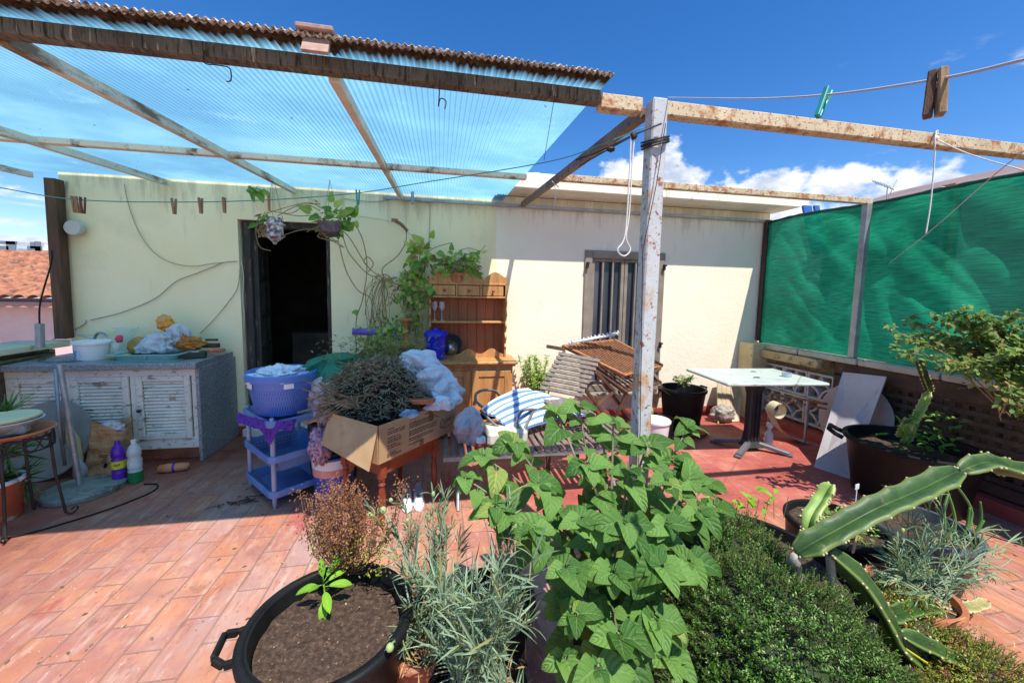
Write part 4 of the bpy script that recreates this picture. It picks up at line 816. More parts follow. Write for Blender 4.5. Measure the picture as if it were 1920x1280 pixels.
ob('holes', b, pm('hole_light', 'b4b6c6', 5, .6, 0), cart, local=True)
for x, y in ((.01, .01), (CW-.01, .01), (.01, CD-.01), (CW-.01, CD-.01)):
    b = MB(); b.lathe([(.01, 0), (.0135, .02), (.0155, .06), (.0155, .62), (.012, .63), (0, .63)], (x, y, 0), 14); ob('leg', b, m_lavleg, cart, smooth=True, local=True, sharp=40)
t = thing('laundry_basket', 'periwinkle blue round laundry basket full of white clothes on top of the cart', 'basket', (-1.13, 3.0, .615), -.8)
b = MB(); b.lathe([(0, 0), (.17, 0), (.178, .01), (.205, .14), (.222, .235), (.224, .24), (.232, .235), (.238, .25), (.238, .285), (.232, .292), (.224, .288), (.214, .24), (.17, .01), (0, .008)], (0, 0, 0), 64, sx=1.0, sy=.95)
ob('body', b, holes_mat('basket_plastic', '5a80ce', .13, .27, 150, '394a8c'), t, smooth=True, local=True, sharp=35)
for a in (-1.05+.8, -2.3+.8):
    b = MB(); b.grid(lambda u, v: V((.2295*math.cos(a-.14+.28*u), .218*math.sin(a-.14+.28*u), .2+.035*v)), 8, 2); ob('handle_tag', b, m_white, t, local=True)
b = MB(); b.blob((0, 0, .25), (.175, .165, .06), .4, 3, 9, 80, .5, folds=.8)
m_cl = pm('white_blue_cloth', [(.3, H('8f9cc0')), (.5, H('dfe3ec')), (.7, H('f0f1f4'))], 14, .85, .7, 30, .02, over=[(24, .64, .68, '4d5a86')])
ob('clothes', b, m_cl, t, smooth=True, local=True)
m_purbag = bagmat('purple_bag', '7434a8', .3, .25)
def ribbon(u, v):
    a = V((-1.36, 2.86, .63)); c = V((-1.1, 2.69, .585)); e = V((-.96, 2.76, .60)); p = a*(1-u)**2+c*2*u*(1-u)+e*u*u
    w = .05+.09*math.exp(-((u-.55)/.11)**2)+.012*noise.noise(V((u*5, 1, 2)))
    return p+V((.0+.012*noise.noise(V((u*9, v*5, 3))), -.03*v-.016*noise.noise(V((u*22, v*1.5, 1))), .02-w*v*1.1+.008*noise.noise(V((u*9, v*5, 7)))))
b = MB(); b.grid(ribbon, 60, 12); tob('purple_bag', 'shiny purple plastic bag draped over the cart edge under the laundry basket', 'bag', b, m_purbag, smooth=True)
# ------------------------------------------------------------ small table with the cardboard box
A = math.radians(48.4)
m_mahog = pm('mahogany', [(.3, H('6e2f1b')), (.7, H('9a4a2b'))], 6, .4, .15, 60, st=(1, 1, 1))
tb = thing('side_table', 'small red brown wooden table with turned legs carrying the cardboard box', 'table', (-.36, 2.41, 0), A)
b = MB(); b.box((.26, .2, .425), (.56, .42, .022), bev=.005); ob('tabletop', b, m_mahog, tb, local=True)
b = MB()
for c, d in (((.26, .02, .375), (.5, .018, .075)), ((.26, .38, .375), (.5, .018, .075)), ((.02, .2, .375), (.018, .34, .075)), ((.5, .2, .375), (.018, .34, .075))): b.box(c, d)
ob('apron', b, m_mahog, tb, local=True)
for x, y in ((.02, .02), (.5, .02), (.02, .38), (.5, .38)):
    b = MB(); b.box((x, y, .365), (.045, .045, .1), bev=.003)
    b.lathe([(0, 0), (.016, 0), (.02, .012), (.014, .03), (.017, .05), (.024, .2), (.02, .24), (.014, .26), (.023, .275), (.014, .29), (.022, .305), (.018, .316)], (x, y, 0), 18); ob('leg', b, m_mahog, tb, smooth=True, local=True, sharp=30)
m_card = pm('cardboard', [(.3, H('a8875f')), (.7, H('c6a47a'))], 4, .85, .15, 40, over=[(5, .6, .8, '93724e')])
bx = thing('cardboard_box', 'open brown cardboard box with printed text overflowing with dried branches', 'box', (-.37, 2.37, .438), A)
b = MB(); h = .245
b.panel((.0, .0, 0), (.72, 0, 0), (.74, -.012, h), (-.005, -.01, h), .006); b.panel((0, .44, 0), (0, 0, 0), (-.01, -.01, h), (-.012, .45, h), .006)
b.panel((.72, .44, 0), (0, .44, 0), (-.01, .45, h), (.73, .45, h), .006); b.panel((.72, 0, 0), (.72, .44, 0), (.74, .45, h), (.74, -.01, h), .006); b.box((.36, .22, .003), (.72, .44, .006))
ob('body', b, m_card, bx, local=True)
b = MB(); b.panel((-.012, .46, h), (-.012, -.01, h-.004), (-.095, -.028, .0), (-.08, .455, .05), .005); ob('flap', b, m_card, bx, local=True)
b = MB(); m_ink = pm('brown_ink', '4e3423', 5, .8, 0)
def onf(x, z): return V((x, -.0085-.01*z/h-.001, z))
r9 = random.Random(3)
for (x0, z0, n_, w) in ((.06, .20, 1, .05), (.06, .182, 2, .13), (.06, .142, 1, .08), (.06, .126, 2, .11), (.06, .092, 1, .07), (.06, .076, 1, .1), (.06, .04, 1, .07), (.06, .026, 1, .1), (.24, .182, 3, .24), (.24, .13, 3, .26), (.24, .08, 2, .22), (.24, .04, 1, .12), (.38, .212, 1, .08)):
    for k in range(n_):
        x = x0
        while x < x0+w:
            ww = r9.uniform(.006, .022); p = onf(x, z0-k*.013); b.add([p, p+V((ww, 0, 0)), p+V((ww, -.0001, .0055)), p+V((0, -.0001, .0055))], [(0, 1, 2, 3)]); x += ww+.005
for pts in ([(.56, .06), (.545, .1), (.57, .13), (.59, .11), (.575, .085), (.6, .08), (.61, .11), (.605, .135), (.62, .1), (.64, .12), (.655, .09), (.66, .13), (.68, .1), (.7, .13)], [(.55, .075), (.6, .055), (.66, .065), (.7, .08)]):
    b.tube(smooth_path([onf(x, z) for x, z in pts], 4), .0016, 4)
ob('print', b, m_ink, bx, local=True)
b = MB(); p = [onf(x, z)+V((0, -.001, 0)) for x, z in ((.42, .15), (.46, .15), (.46, .242), (.42, .242))]; b.add(p, [(0, 1, 2, 3)]); p = [onf(x, z)+V((0, -.001, 0)) for x, z in ((.34, .0), (.375, .0), (.375, .05), (.34, .05))]; b.add(p, [(0, 1, 2, 3)]); ob('tape', b, pm('brown_tape', '8a6238', 5, .3, 0), bx, local=True)
# heap of cut branches
hp = thing('branch_heap', 'heap of dry cut branches and withered leaves piled in the cardboard box', 'branches', (-.2, 2.9, .6))
rh = random.Random(5)
C = V((-.43, 2.86, .68)); Rh = V((.36, .25, .29))
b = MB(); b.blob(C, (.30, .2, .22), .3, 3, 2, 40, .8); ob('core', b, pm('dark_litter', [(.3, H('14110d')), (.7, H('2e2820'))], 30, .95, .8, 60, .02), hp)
m_tw = pm('dry_twig', [(.3, H('4b3a2c')), (.5, H('836a50')), (.7, H('b09c7c'))], 22, .9, .3)
def surf(th, ph, k=1.0): return C+V((Rh.x*math.cos(th)*math.sin(ph)*k, Rh.y*math.sin(th)*math.sin(ph)*k, Rh.z*math.cos(ph)*k))
b = MB()
for i in range(560):
    th = rh.uniform(0, 6.28); ph = rh.uniform(.1, 1.75); k = rh.uniform(.85, 1.12); p = surf(th, ph, k)
    d = V((rh.choice((-1, 1))*rh.uniform(.6, 1), rh.uniform(-.5, .5), rh.uniform(-.45, .45)))
    if i < 260: d = V((-1, -.25, -.12)) if p.x < -.35 else V((.6, -.4, -.2)); d += V((rh.uniform(-.3, .3), rh.uniform(-.3, .3), rh.uniform(-.35, .3)))
    d.normalize(); Ln = rh.uniform(.08, .24); q = (p-C).normalized()
    b.tube(smooth_path([p-d*Ln*.5, p+q*.015, p+d*Ln*.5-V((0, 0, rh.uniform(0, .04)))], 3), rh.uniform(.0013, .0038), 4, False)
for i in range(14):
    p = V((-.6, 2.62, .72+i*.006)); e = p+V((rh.uniform(-.28, -.1), rh.uniform(-.12, .1), rh.uniform(-.12, .14))); b.tube(smooth_path([p+V((.15, .1, 0)), p, e], 4), rh.uniform(.003, .006), 5, False)
ob('twigs', b, m_tw, hp)
b = MB()
for i in range(5200):
    th = rh.uniform(0, 6.28); ph = rh.uniform(.05, 1.8); p = surf(th, ph, rh.uniform(.86, 1.2)); d = V((rh.uniform(-1, 1), rh.uniform(-1, 1), rh.uniform(-.8, .8))); b.leaf(p, d, (p-C)+V((0, 0, .3)), rh.uniform(.015, .038), rh.uniform(.004, .010), .4, rh.uniform(-.5, 1.5), 0, 2, 2)
ob('dry_leaves', b, leafmat('dry_leaf', '55543f', 'aba88c', .15, None, .8), hp)
b = MB()
for i in range(1500):
    p = C+V((rh.gauss(-.02, .18), rh.uniform(.1, .45), rh.uniform(.1, .45))); d = V((rh.uniform(-1, 1), rh.uniform(-.6, .6), rh.uniform(-.2, 1))); b.leaf(p, d, V((0, -.4, 1)), rh.uniform(.02, .06), rh.uniform(.004, .012), .3, rh.uniform(-.5, 1.2), 0, 2, 2)
ob('yellowing_leaves', b, leafmat('yellowing_leaf', '4b5a24', '9a9450', .3, None, .6), hp)
b = MB(); b.lathe([(.0, 0), (.07, 0), (.085, .02), (.09, .02), (.088, .034), (.078, .034), (.07, .01), (0, .008)], (-.12, 2.64, .73), 32, Matrix.Rotation(-.2, 3, 'X')); tob('clay_saucer', 'small terracotta saucer lying among the dry branches', 'saucer', b, m_terra, smooth=True, sharp=40)
b = MB(); b.blob((-.2, 2.56, .685), (.06, .035, .03), .3, 2, 5, 22, .6); tob('plastic_wrap', 'clear bluish plastic packaging at the front edge of the cardboard box', 'wrapper', b, pm('blue_film', [(.3, H('2f3d57')), (.5, H('8b9cba')), (.7, H('c3d2e6'))], 14, .15, .3), smooth=True)
b = MB(); b.drape((-.14, 2.95, .9), (.12, .1, .19), 5, 12, .22, 2.4, rot=Matrix.Rotation(-.9, 3, 'Y')); b.drape((-.04, 2.9, .8), (.16, .12, .15), 5, 41, .24, 2.2, rot=Matrix.Rotation(.8, 3, 'Y')); b.drape((.03, 2.84, .74), (.12, .11, .13), 6, 17, .24, 2.0); b.drape((-.0, 2.68, .70), (.08, .06, .07), 4, 21, .3, 1.9)
tob('white_sheet', 'white and pale blue bed sheet bundled over the right side of the cardboard box', 'cloth', b, m_clothw, smooth=True)
b = MB(); b.drape((-.86, 3.15, .84), (.25, .15, .15), 5, 31, .2, 2.2, rot=Matrix.Rotation(-.25, 3, 'Y')); tob('green_sack', 'green plastic sack behind the dry branches in front of the doorway', 'sack', b, bagmat('green_plastic', '2c8a6c', .25, .3), smooth=True)
b = MB(); b.drape((-.85, 3.05, .66), (.16, .13, .2), 6, 37, .22, 2.4); tob('white_sack', 'pinkish white fabric sack stuffed between the cart and the branch heap', 'sack', b, pm('pinkish_cloth', [(.3, H('a89fa4')), (.7, H('d6ccd2'))], 6, .85, .6, 22, .02), smooth=True)
b = MB(); b.box((-.86, 3.22, .24), (.32, .28, .48), .4, bev=.006); tob('wooden_crate', 'dark wooden crate standing behind the lavender cart', 'crate', b, m_wood_dk)
bk = bucket('paint_bucket', 'white and blue paint bucket with a pink band under the wooden side table', 'bucket', (-.76, 2.88, 0), .125, .145, .33, pm('blue_bucket', [(.3, H('2c4da0')), (.7, H('3f63bd'))], 5, .4, .1), [(.245, .31, m_white), (.19, .244, pm('pink_band', [(.3, H('c87c70')), (.7, H('e0a596'))], 26, .5, 0))])
b = MB(); b.blob((-.76, 2.88, .33), (.12, .12, .05), .4, 3, 12, 30, .8); ob('contents', b, pm('dark_green_cloth', '2a4a3a', 14, .8, .5), bk, smooth=True)
b = MB(); b.blob((-.80, 2.72, .44), (.06, .05, .11), .5, 3.5, 14, 36, 1.2); tob('mop_head', 'pink and grey speckled mop head hanging between the cart and the box', 'mop', b, pm('mop', [(.35, H('5d4a66')), (.5, H('b08aa4')), (.62, H('cdb4c0'))], 45, .9, .8, 60, .02), smooth=True)
sp_ = thing('sneakers', 'pair of white sneakers standing under the side table', 'shoes', (-.19, 2.68, 0), .1)
for k in (-1, 1):
    def shoe(u, v):
        s = u*2*math.pi; L_ = .13; w = (.042-.008*math.cos(s)*0); x = .8*w*math.sin(s); y = -L_*math.cos(s); hh = (.05+.035*(y/L_*.5+.5))*(1-v*.0)
        z = .012+hh*math.sin(v*math.pi/2); q = math.cos(v*math.pi/2)**.5 if v < .98 else .2
        return V((k*.04+x*(.35+.65*q), y*(.35+.65*q)+.02*v, z))
    b = MB(); b.grid(shoe, 28, 8, True); sh_ = ob('shoe', b, m_white, sp_, smooth=True, local=True)
    b = MB(); b.lathe([(.0, 0), (.045, 0), (.047, .016), (.04, .02)], (k*.04, 0, 0), 28, sx=.85, sy=2.95); ob('sole', b, m_white, sh_, local=True)
    b = MB(); b.box((k*.04, .03, .088), (.045, .09, .006), Matrix.Rotation(.25, 3, 'X'), bev=.002); ob('laces', b, pm('grey_lace', '9b9b9d', 9, .8), sh_, local=True)
# ------------------------------------------------------------ pine hutch
m_pine = pm('pine', [(.3, H('a9713f')), (.7, H('cf9a5e'))], 3.2, .5, .12, 40, st=(8, 8, .9), over=[(13, .68, .73, '7a4220')])
m_pine_dk = pm('pine_back', [(.3, H('8a4b2c')), (.7, H('a9643c'))], 3.2, .6, .12, 40, st=(8, 8, .9), over=[(9, .68, .73, '4f2613')])
hu = thing('pine_hutch', 'pine hutch with scalloped top, three small drawers, open shelves and two doors below', 'hutch', (.3, 4.05, 0))
X0, X1 = -.115, .70
b = MB(); b.box((.295, 4.16, .36), (.88, .15, .02)); b.box((.305, 4.03, .40), (.86, .38, .70), bev=.006); b.m = 0; ob('cabinet', b, m_pine, hu)
b = MB(); b.box((.305, 4.01, .785), (.95, .45, .03), bev=.008); b.box((.305, 4.02, .757), (.91, .41, .022), bev=.004); ob('worktop', b, m_pine, hu)
def scal(y, t, z0, zf, n=48, x0=X0+.03, x1=X1-.03, flip=False):
    b = MB(); vs = []
    for i in range(n+1):
        x = x0+(x1-x0)*i/n; z = zf(i/n)
        vs += [(x, y, z0), (x, y, z), (x, y+t, z), (x, y+t, z0)]
    fs = []
    for i in range(n):
        a = i*4; c = a+4
        fs += [(a, c, c+1, a+1), (a+1, c+1, c+2, a+2), (a+2, c+2, c+3, a+3), (a+3, c+3, c, a)]
    fs += [(0, 1, 2, 3), (n*4+3, n*4+2, n*4+1, n*4)]
    b.add(vs, fs); return b
b = scal(4.06, .018, 1.585, lambda u: 1.67+.032*math.cos(u*6*math.pi+math.pi)*(1)+(.015 if .3 < u < .7 else 0)*0+.012*math.cos(u*2*math.pi), x0=X0, x1=X1)
ob('crown', b, m_pine, hu)
b = scal(4.055, .018, .80, lambda u: .865+.03*math.cos(u*6*math.pi+math.pi)); ob('scalloped_rail', b, m_pine, hu)
for x in (X0+.009, X1-.009):
    b = MB(); n = 60; vs = []
    for i in range(n+1):
        z = .80+.86*i/n; dy = .018*math.sin(i/n*14*math.pi) if .12 < i/n < .75 else .01
        vs += [(x-.009, 4.055-.0+dy, z), (x+.009, 4.055+dy, z), (x+.009, 4.23, z), (x-.009, 4.23, z)]
    fs = [(i*4+j, i*4+(j+1) % 4, (i+1)*4+(j+1) % 4, (i+1)*4+j) for i in range(n) for j in range(4)]+[(3, 2, 1, 0), (n*4, n*4+1, n*4+2, n*4+3)]
    b.add(vs, fs); ob('side', b, m_pine, hu)
b = MB()
for i in range(8): b.box((X0+.06+i*.099, 4.222, 1.2), (.096, .012, .8), bev=.002)
ob('back_boards', b, m_pine_dk, hu)
for z, y0 in ((1.178, 4.04), (1.442, 4.04), (1.578, 4.045)): b = MB(); b.box((.2925, (y0+4.21)/2, z), (.775, 4.21-y0, .018), bev=.003); ob('shelf', b, m_pine, hu)
for i in range(3):
    cx = X0+.155+i*.253; b = MB(); b.box((cx, 4.075, 1.51), (.225, .05, .105), bev=.004); d = ob('drawer', b, m_pine, hu)
    b = MB(); b.lathe([(.006, 0), (.007, .012), (.015, .02), (.016, .028), (.009, .035), (0, .036)], (cx, 4.05, 1.51), 16, Matrix.Rotation(math.radians(90), 3, 'X')); ob('knob', b, m_pine_dk, d, smooth=True)
    if i < 2: b = MB(); b.box((cx+.1265, 4.07, 1.51), (.018, .05, .115)); ob('divider', b, m_pine, hu)
for i, cx in enumerate((.095, .515)):
    b = MB()
    for x in (cx-.165, cx+.165): b.box((x, 3.832, .42), (.065, .022, .56), bev=.003)
    for z in (.17, .67): b.box((cx, 3.8325, z), (.265, .02, .06), bev=.003)
    b.box((cx, 3.839, .42), (.27, .01, .45)); d = ob('door', b, m_pine, hu)
    b = MB(); b.lathe([(.007, 0), (.008, .012), (.018, .022), (.018, .03), (0, .038)], (cx+(.165 if i == 0 else -.165), 3.822, .42), 16, Matrix.Rotation(math.radians(90), 3, 'X')); ob('knob', b, m_pine, d, smooth=True)
t = thing('blue_bin', 'bright blue plastic bin with a lid standing on the hutch worktop', 'bin', (-.045, 3.98, .801)); m_blu = pm('royal_blue', [(.3, H('1220b4')), (.7, H('1c30d2'))], 4, .35, 0)
b = MB()
def ribbed(r, z0): return z0
b.lathe([(0, 0), (.085, 0), (.088, .006), (.107, .25), (0, .25)], (0, 0, 0), 40); ob('body', b, m_blu, t, local=True, smooth=True, sharp=30)
b = MB(); b.lathe([(.112, .24), (.118, .243), (.118, .262), (.108, .285), (.06, .3), (.032, .302), (.03, .318), (0, .32)], (0, 0, 0), 40); ob('lid', b, m_blu, t, local=True, smooth=True, sharp=30)
b = MB(); b.lathe([(0, 0), (.09, .005), (.11, .03), (.112, .04), (.105, .04), (.088, .015), (0, .01)], (.12, 4.12, .93), 36, Matrix.Rotation(math.radians(74), 3, 'X')); tob('frying_pan', 'dark frying pan leaning inside the hutch behind the blue bin', 'pan', b, pm('dark_pan', '25262a', 5, .4), smooth=True)
b = MB(); b.lathe([(0, .0), (.06, .005), (.08, .03), (.03, .05), (.015, .07), (0, .07)], (.1, 4.07, .9), 30, Matrix.Rotation(math.radians(80), 3, 'X')); tob('pan_lid', 'round pan lid leaning inside the hutch beside the blue bin', 'dish', b, m_steel, smooth=True)  # glass lid of a pan, drawn in brushed steel
for k, x in enumerate((-.06, .015)):
    t = thing('wine_glass', ['tall wine glass standing leftmost on the upper hutch shelf', 'tall wine glass standing second from left on the upper hutch shelf'][k], 'glass', (x, 4.13, 1.188), 0, 'wine glasses on the hutch shelf')
    b = MB(); b.lathe([(.03, 0), (.028, .004), (.004, .008), (.004, .1), (.022, .12), (.032, .15), (.026, .2)], (0, 0, 0), 20); ob('body', b, glass('clear_glass3', (.9, .9, .92, 1), .65), t, smooth=True, local=True)
t = thing('candle_holder', 'turned orange wooden candle holder rising out of the plants left of the hutch', 'candle holder', (-.34, 3.95, .95)); b = MB()
b.lathe([(.05, 0), (.045, .03), (.02, .05), (.017, .14), (.022, .2), (.03, .24), (.075, .25), (.078, .265), (.06, .272), (0, .272)], (0, 0, 0), 28); ob('body', b, pm('orange_wood', [(.3, H('a3602c')), (.7, H('c47f42'))], 6, .45, .1, st=(6, 6, 1)), t, smooth=True, local=True, sharp=40)
b = MB(); b.tube([(-.86, 4.02, 1.085), (-.4, 4.06, 1.06)], .035, 18); tob('exercise_mat', 'rolled purple exercise mat standing out behind the withered vines', 'mat', b, pm('purple_foam', [(.3, H('6a4fb0')), (.7, H('8a6fd0'))], 6, .7), smooth=True, sharp=40)
b = MB(); b.box((-.52, 3.95, .45), (.5, .35, .9), bev=.01); tob('low_cabinet', 'low weathered cabinet hidden behind the branch heap left of the hutch', 'cabinet', b, m_wood_dk)
# ------------------------------------------------------------ pothos plants and vines on the wall
m_poth = leafmat('pothos_leaf', '3f7426', '86ae40', .35, 'c8dc8a', .35, 9, .2, None)
m_poth2 = leafmat('pothos_leaf_pale', '7a9c3a', 'c6c870', .35, 'e0e4a8', .35)
m_brown = leafmat('withered_leaf', '6b4a3a', 'a07a5a', .15, None, .7)
m_vine = pm('vine_stem', [(.3, H('6f5c3e')), (.7, H('9c8a5e'))], 20, .8, .2)
rp = random.Random(11)
def clump(t, c, r, n, size=.085, mats=(0, 0, 0, 1, 2), down=.5, wd=.72):
    bs = [MB(), MB(), MB()]; c = V(c); r = V(r)
    for i in range(n):
        p = c+V((rp.gauss(0, .5)*r.x, rp.gauss(0, .4)*r.y, rp.gauss(0, .5)*r.z)); k = rp.choice(mats); s = size*rp.uniform(.5, 1.1)*(.7 if k == 2 else 1)
        d = (p-c)*1.5/max(r)+V((rp.uniform(-.5, .5), rp.uniform(-.9, .1), rp.uniform(-.7, .5)-down*.5)); up = V((rp.uniform(-.5, .5), -1, rp.uniform(.1, 1)))
        bs[k].leaf(p, d, up, s, s*wd*(.5 if k == 2 else 1), rp.uniform(.1, .5), rp.uniform(.2, 1.1), 1, 6, 6, .03, rp.uniform(0, 6))
    for q, mm, nme in zip(bs, (m_poth, m_poth2, m_brown), ('foliage', 'pale_foliage', 'withered_foliage')):
        if q.v: ob(nme, q, mm, t, smooth=True)
def vine(b, pts, Y=4.1, r=.004, wob=.006): b.tube(smooth_path([at(x, y, (q[0] if q else Y)) for x, y, *q in pts], 6), r, 5, False)
t = thing('pothos', 'variegated pothos on top of the pine hutch', 'plant', (.18, 4.12, 1.6)); clump(t, (.2, 4.08, 1.77), (.26, .11, .12), 170, .08, (0, 0, 1, 2, 2)); b = MB()
for i in range(12): b.tube(smooth_path([(.17+rp.uniform(-.2, .2), 4.1, 1.69), (.17+rp.uniform(-.2, .2), 4.06, 1.82), (.17+rp.uniform(-.25, .25), 4.04, 1.78)], 4), .003, 4)
ob('stems', b, m_vine, t); b = MB(); b.lathe([(0, 0), (.1, 0), (.12, .09), (.11, .09), (0, .07)], (.17, 4.14, 1.6), 20); ob('pot', b, m_terra, t)
t = thing('pothos', 'pothos climbing on the wall left of the hutch top', 'plant', (-.2, 4.15, 1.5)); clump(t, (-.18, 4.08, 1.84), (.14, .06, .15), 46, .12, (0, 1, 1, 2)); clump(t, (-.12, 4.05, 1.6), (.1, .06, .12), 26, .09, (0, 1, 2)); clump(t, (-.36, 4.1, 1.6), (.2, .07, .1), 34, .075, (0, 1, 2, 2, 2)); b = MB()
vine(b, [(790, 450), (785, 500), (780, 545), (790, 600)]); vine(b, [(845, 455), (800, 475), (775, 540)]); vine(b, [(700, 600), (740, 560), (790, 530)]); ob('stems', b, m_vine, t)
t = thing('pothos', 'dense pothos tangle against the left side of the pine hutch', 'plant', (-.22, 4.05, 1.0)); clump(t, (-.27, 4.05, 1.38), (.10, .08, .36), 170, .07, (0, 0, 1, 1, 2)); clump(t, (-.5, 4.0, 1.12), (.26, .12, .12), 90, .07, (1, 1, 0, 2)); clump(t, (-.3, 4.0, 1.5), (.13, .08, .14), 50, .07, (0, 1, 2, 2)); b = MB()
for i in range(26): vine(b, [(rp.uniform(750, 800), 680, 3.95), (rp.uniform(750, 800), 620, 3.95), (rp.uniform(745, 805), 560, 4.05), (rp.uniform(750, 800), rp.uniform(500, 560), 4.1)], r=.003)
ob('stems', b, m_vine, t)
t = thing('dry_vines', 'long bare brown vines looping down the wall between the door and the hutch', 'vines', (-.7, 4.15, 1.1)); b = MB()
for q in ([(640, 430), (652, 470), (680, 505), (700, 518), (725, 515), (738, 530)], [(665, 420), (680, 450), (688, 500), (680, 560), (668, 600), (668, 660)], [(636, 460), (650, 510), (672, 545), (695, 560), (700, 600)], [(762, 430), (760, 455), (745, 480), (720, 500), (718, 515), (735, 530), (770, 540)],
          [(630, 425), (655, 445), (690, 500), (730, 530), (775, 560)], [(745, 520), (712, 530), (698, 580), (690, 640), (685, 680)], [(690, 500), (682, 490), (690, 482), (700, 495), (690, 510)]): vine(b, q, r=.005)
for i in range(22):
    x = rp.uniform(690, 735); vine(b, [(705+rp.uniform(-6, 25), 515+rp.uniform(-4, 10)), (x-6, 545), (x-8+rp.uniform(-10, 10), 590), (x+rp.uniform(-14, 14), 625), (x+rp.uniform(-25, 10), 675, 4.0)], r=rp.uniform(.002, .004))
ob('stems', b, m_vine, t); b = MB(); vine(b, [(742, 415), (752, 420), (764, 433)], r=.017); b.box(at(740, 413, 4.1), (.06, .03, .03), .3); b.tube([at(762, 430, 4.1), at(762, 436, 4.1)], .008, 6); ob('dry_pod', b, m_brown, t)
clump(t, at(705, 640, 4.05), (.14, .06, .05), 34, .055, (1, 1, 0, 2)); clump(t, at(738, 550, 4.08), (.08, .05, .1), 20, .06, (2, 2, 0)); clump(t, at(665, 582, 4.1), (.02, .03, .01), 3, .07, (1,))
# hanging pots in front of the door
for k, (px, py, lab) in enumerate(((515, 430, 'white ornate hanging pot with withered plant, at the upper left of the doorway'), (620, 425, 'hanging pot with bright pothos leaves, at the upper right of the doorway'))):
    c = at(px, py, 3.75); t = thing('hanging_planter', lab, 'planter', tuple(c), 0, 'hanging pots above the doorway'); b = MB()
    if k == 0: b.lathe([(0, -.13), (.012, -.13), (.02, -.11), (.05, -.085), (.078, -.06), (.08, -.05), (.066, -.045), (.066, .03), (.082, .035), (.082, .05), (.06, .06), (.06, .1), (.05, .1), (.05, 0), (0, 0)], c, 28)
    else: b.lathe([(0, -.09), (.04, -.088), (.09, -.05), (.105, .02), (.11, .03), (.1, .035), (.09, .02), (0, .0)], c, 28)
    ob('pot', b, pm('painted_pot%d' % k, [(.4, H('5d4a56')), (.5, H('a59aa4')), (.6, H('d9d6d8'))] if k == 0 else [(.3, H('3f3a40')), (.7, H('7a7078'))], 26, .7, .5, 60), t, smooth=True, sharp=35)
    b = MB()
    for a in range(3): b.tube([c+V((.08*math.cos(a*2.1), .08*math.sin(a*2.1), .03)), (c.x, c.y, sz(3.75)-.0)], .0018, 4)
    if k:
        for a in range(4): b.tube(smooth_path([c+V((.11*math.cos(s*.5+a), .11*math.sin(s*.5+a)*.5, -.1+.09*math.cos(s*.5)*(a-1.5)*.6)) for s in range(8)], 3), .0035, 4)
    ob('hanger', b, m_vine, t)
    clump(t, c+V((-.03 if k == 0 else .02, 0, .06)), (.1, .06, .07) if k == 0 else (.14, .08, .12), 22 if k == 0 else 46, .07 if k == 0 else .105, (2, 2, 2, 0, 1) if k == 0 else (0, 0, 0, 1, 2))
    b = MB()
    if k == 0:
        for q in ([(490, 400), (480, 425), (482, 450), (490, 465), (508, 470)], [(500, 400), (540, 388), (580, 380), (605, 392)], [(520, 405), (560, 385), (600, 382)], [(530, 400), (560, 405), (590, 403)], [(505, 395), (545, 400), (575, 385), (600, 395)]): vine(b, q, 3.75, .0035)
        for i in range(12): vine(b, [(500+rp.uniform(-15, 15), 410+rp.uniform(-15, 25)), (490+rp.uniform(-12, 20), 430), (500+rp.uniform(-18, 20), 445)], 3.7, .003)
    else:
        for q in ([(530, 442), (560, 432), (590, 430), (600, 438)], [(600, 400), (640, 395), (655, 400)], [(575, 435), (588, 428), (620, 415)]): vine(b, q, 3.75, .0035)
        clump(t, at(662, 412, 3.8), (.05, .05, .07), 9, .1, (0, 0, 1))
    ob('vines', b, m_vine, t)
t = thing('pothos', 'few dark pothos leaves peeking out under the blue roof above the door', 'plant', tuple(at(490, 358, 4.1))); clump(t, at(482, 358, 4.1), (.1, .03, .02), 9, .1, (0, 0, 1)); b = MB(); vine(b, [(470, 352), (490, 356), (505, 362), (505, 385)]); ob('stems', b, m_vine, t)
# ------------------------------------------------------------ slatted bench and the things on it
m_greywood = pm('grey_weathered_wood', [(.3, H('5f554c')), (.7, H('8d8176'))], 5, .85, .4, 60, st=(6, 1.5, 6))
m_teak = pm('teak', [(.3, H('7d4f33')), (.7, H('ab7650'))], 5, .65, .3, 60, st=(6, 1.5, 6))
m_teakdk = pm('dark_teak', [(.3, H('3f2a20')), (.7, H('6b4a38'))], 5, .7, .3, 60)
bn = thing('garden_bench', 'low slatted dark bench loaded with bags and a folded striped chair', 'bench', (.7, 2.75, 0))
b = MB()
for i in range(26): b.box((.04+i*.054, 2.76, .40), (.034, .5, .018), bev=.003)
ob('slats', b, m_greywood, bn)
b = MB(); b.box((.72, 2.53, .375), (1.4, .025, .03)); b.box((.72, 2.99, .375), (1.4, .025, .03)); ob('frame', b, m_galv, bn)
for x in (.12, 1.3):
    for y0, y1 in ((2.53, 2.99), (2.99, 2.53)): b = MB(); b.tube([(x, y0, 0), (x+.02, y1, .37)], .011, 8); ob('leg', b, m_galv, bn)
b = MB(); b.drape((.21, 2.66, .54), (.085, .09, .15), 4, 9, .22, 2.3); tob('plastic_bag', 'white and pink plastic bag standing on the bench right of the cardboard box', 'bag', b, bagmat('white_pink_bag', 'c9c4cf'), smooth=True)
t = thing('jar', 'small jar with a red and white label on the bench beside the white bag', 'jar', (.275, 2.56, .41)); b = MB(); b.lathe([(0, 0), (.032, 0), (.034, .01), (.034, .085), (.028, .095), (0, .097)], (0, 0, 0), 24); ob('body', b, m_white, t, local=True, smooth=True, sharp=40)
b = MB(); b.lathe([(.035, .015), (.035, .06)], (0, 0, 0), 24); ob('label', b, pm('red_label', [(.4, H('b03028')), (.62, H('c8443a')), (.66, H('e8e0da'))], 40, .5, 0), t, local=True, smooth=True)
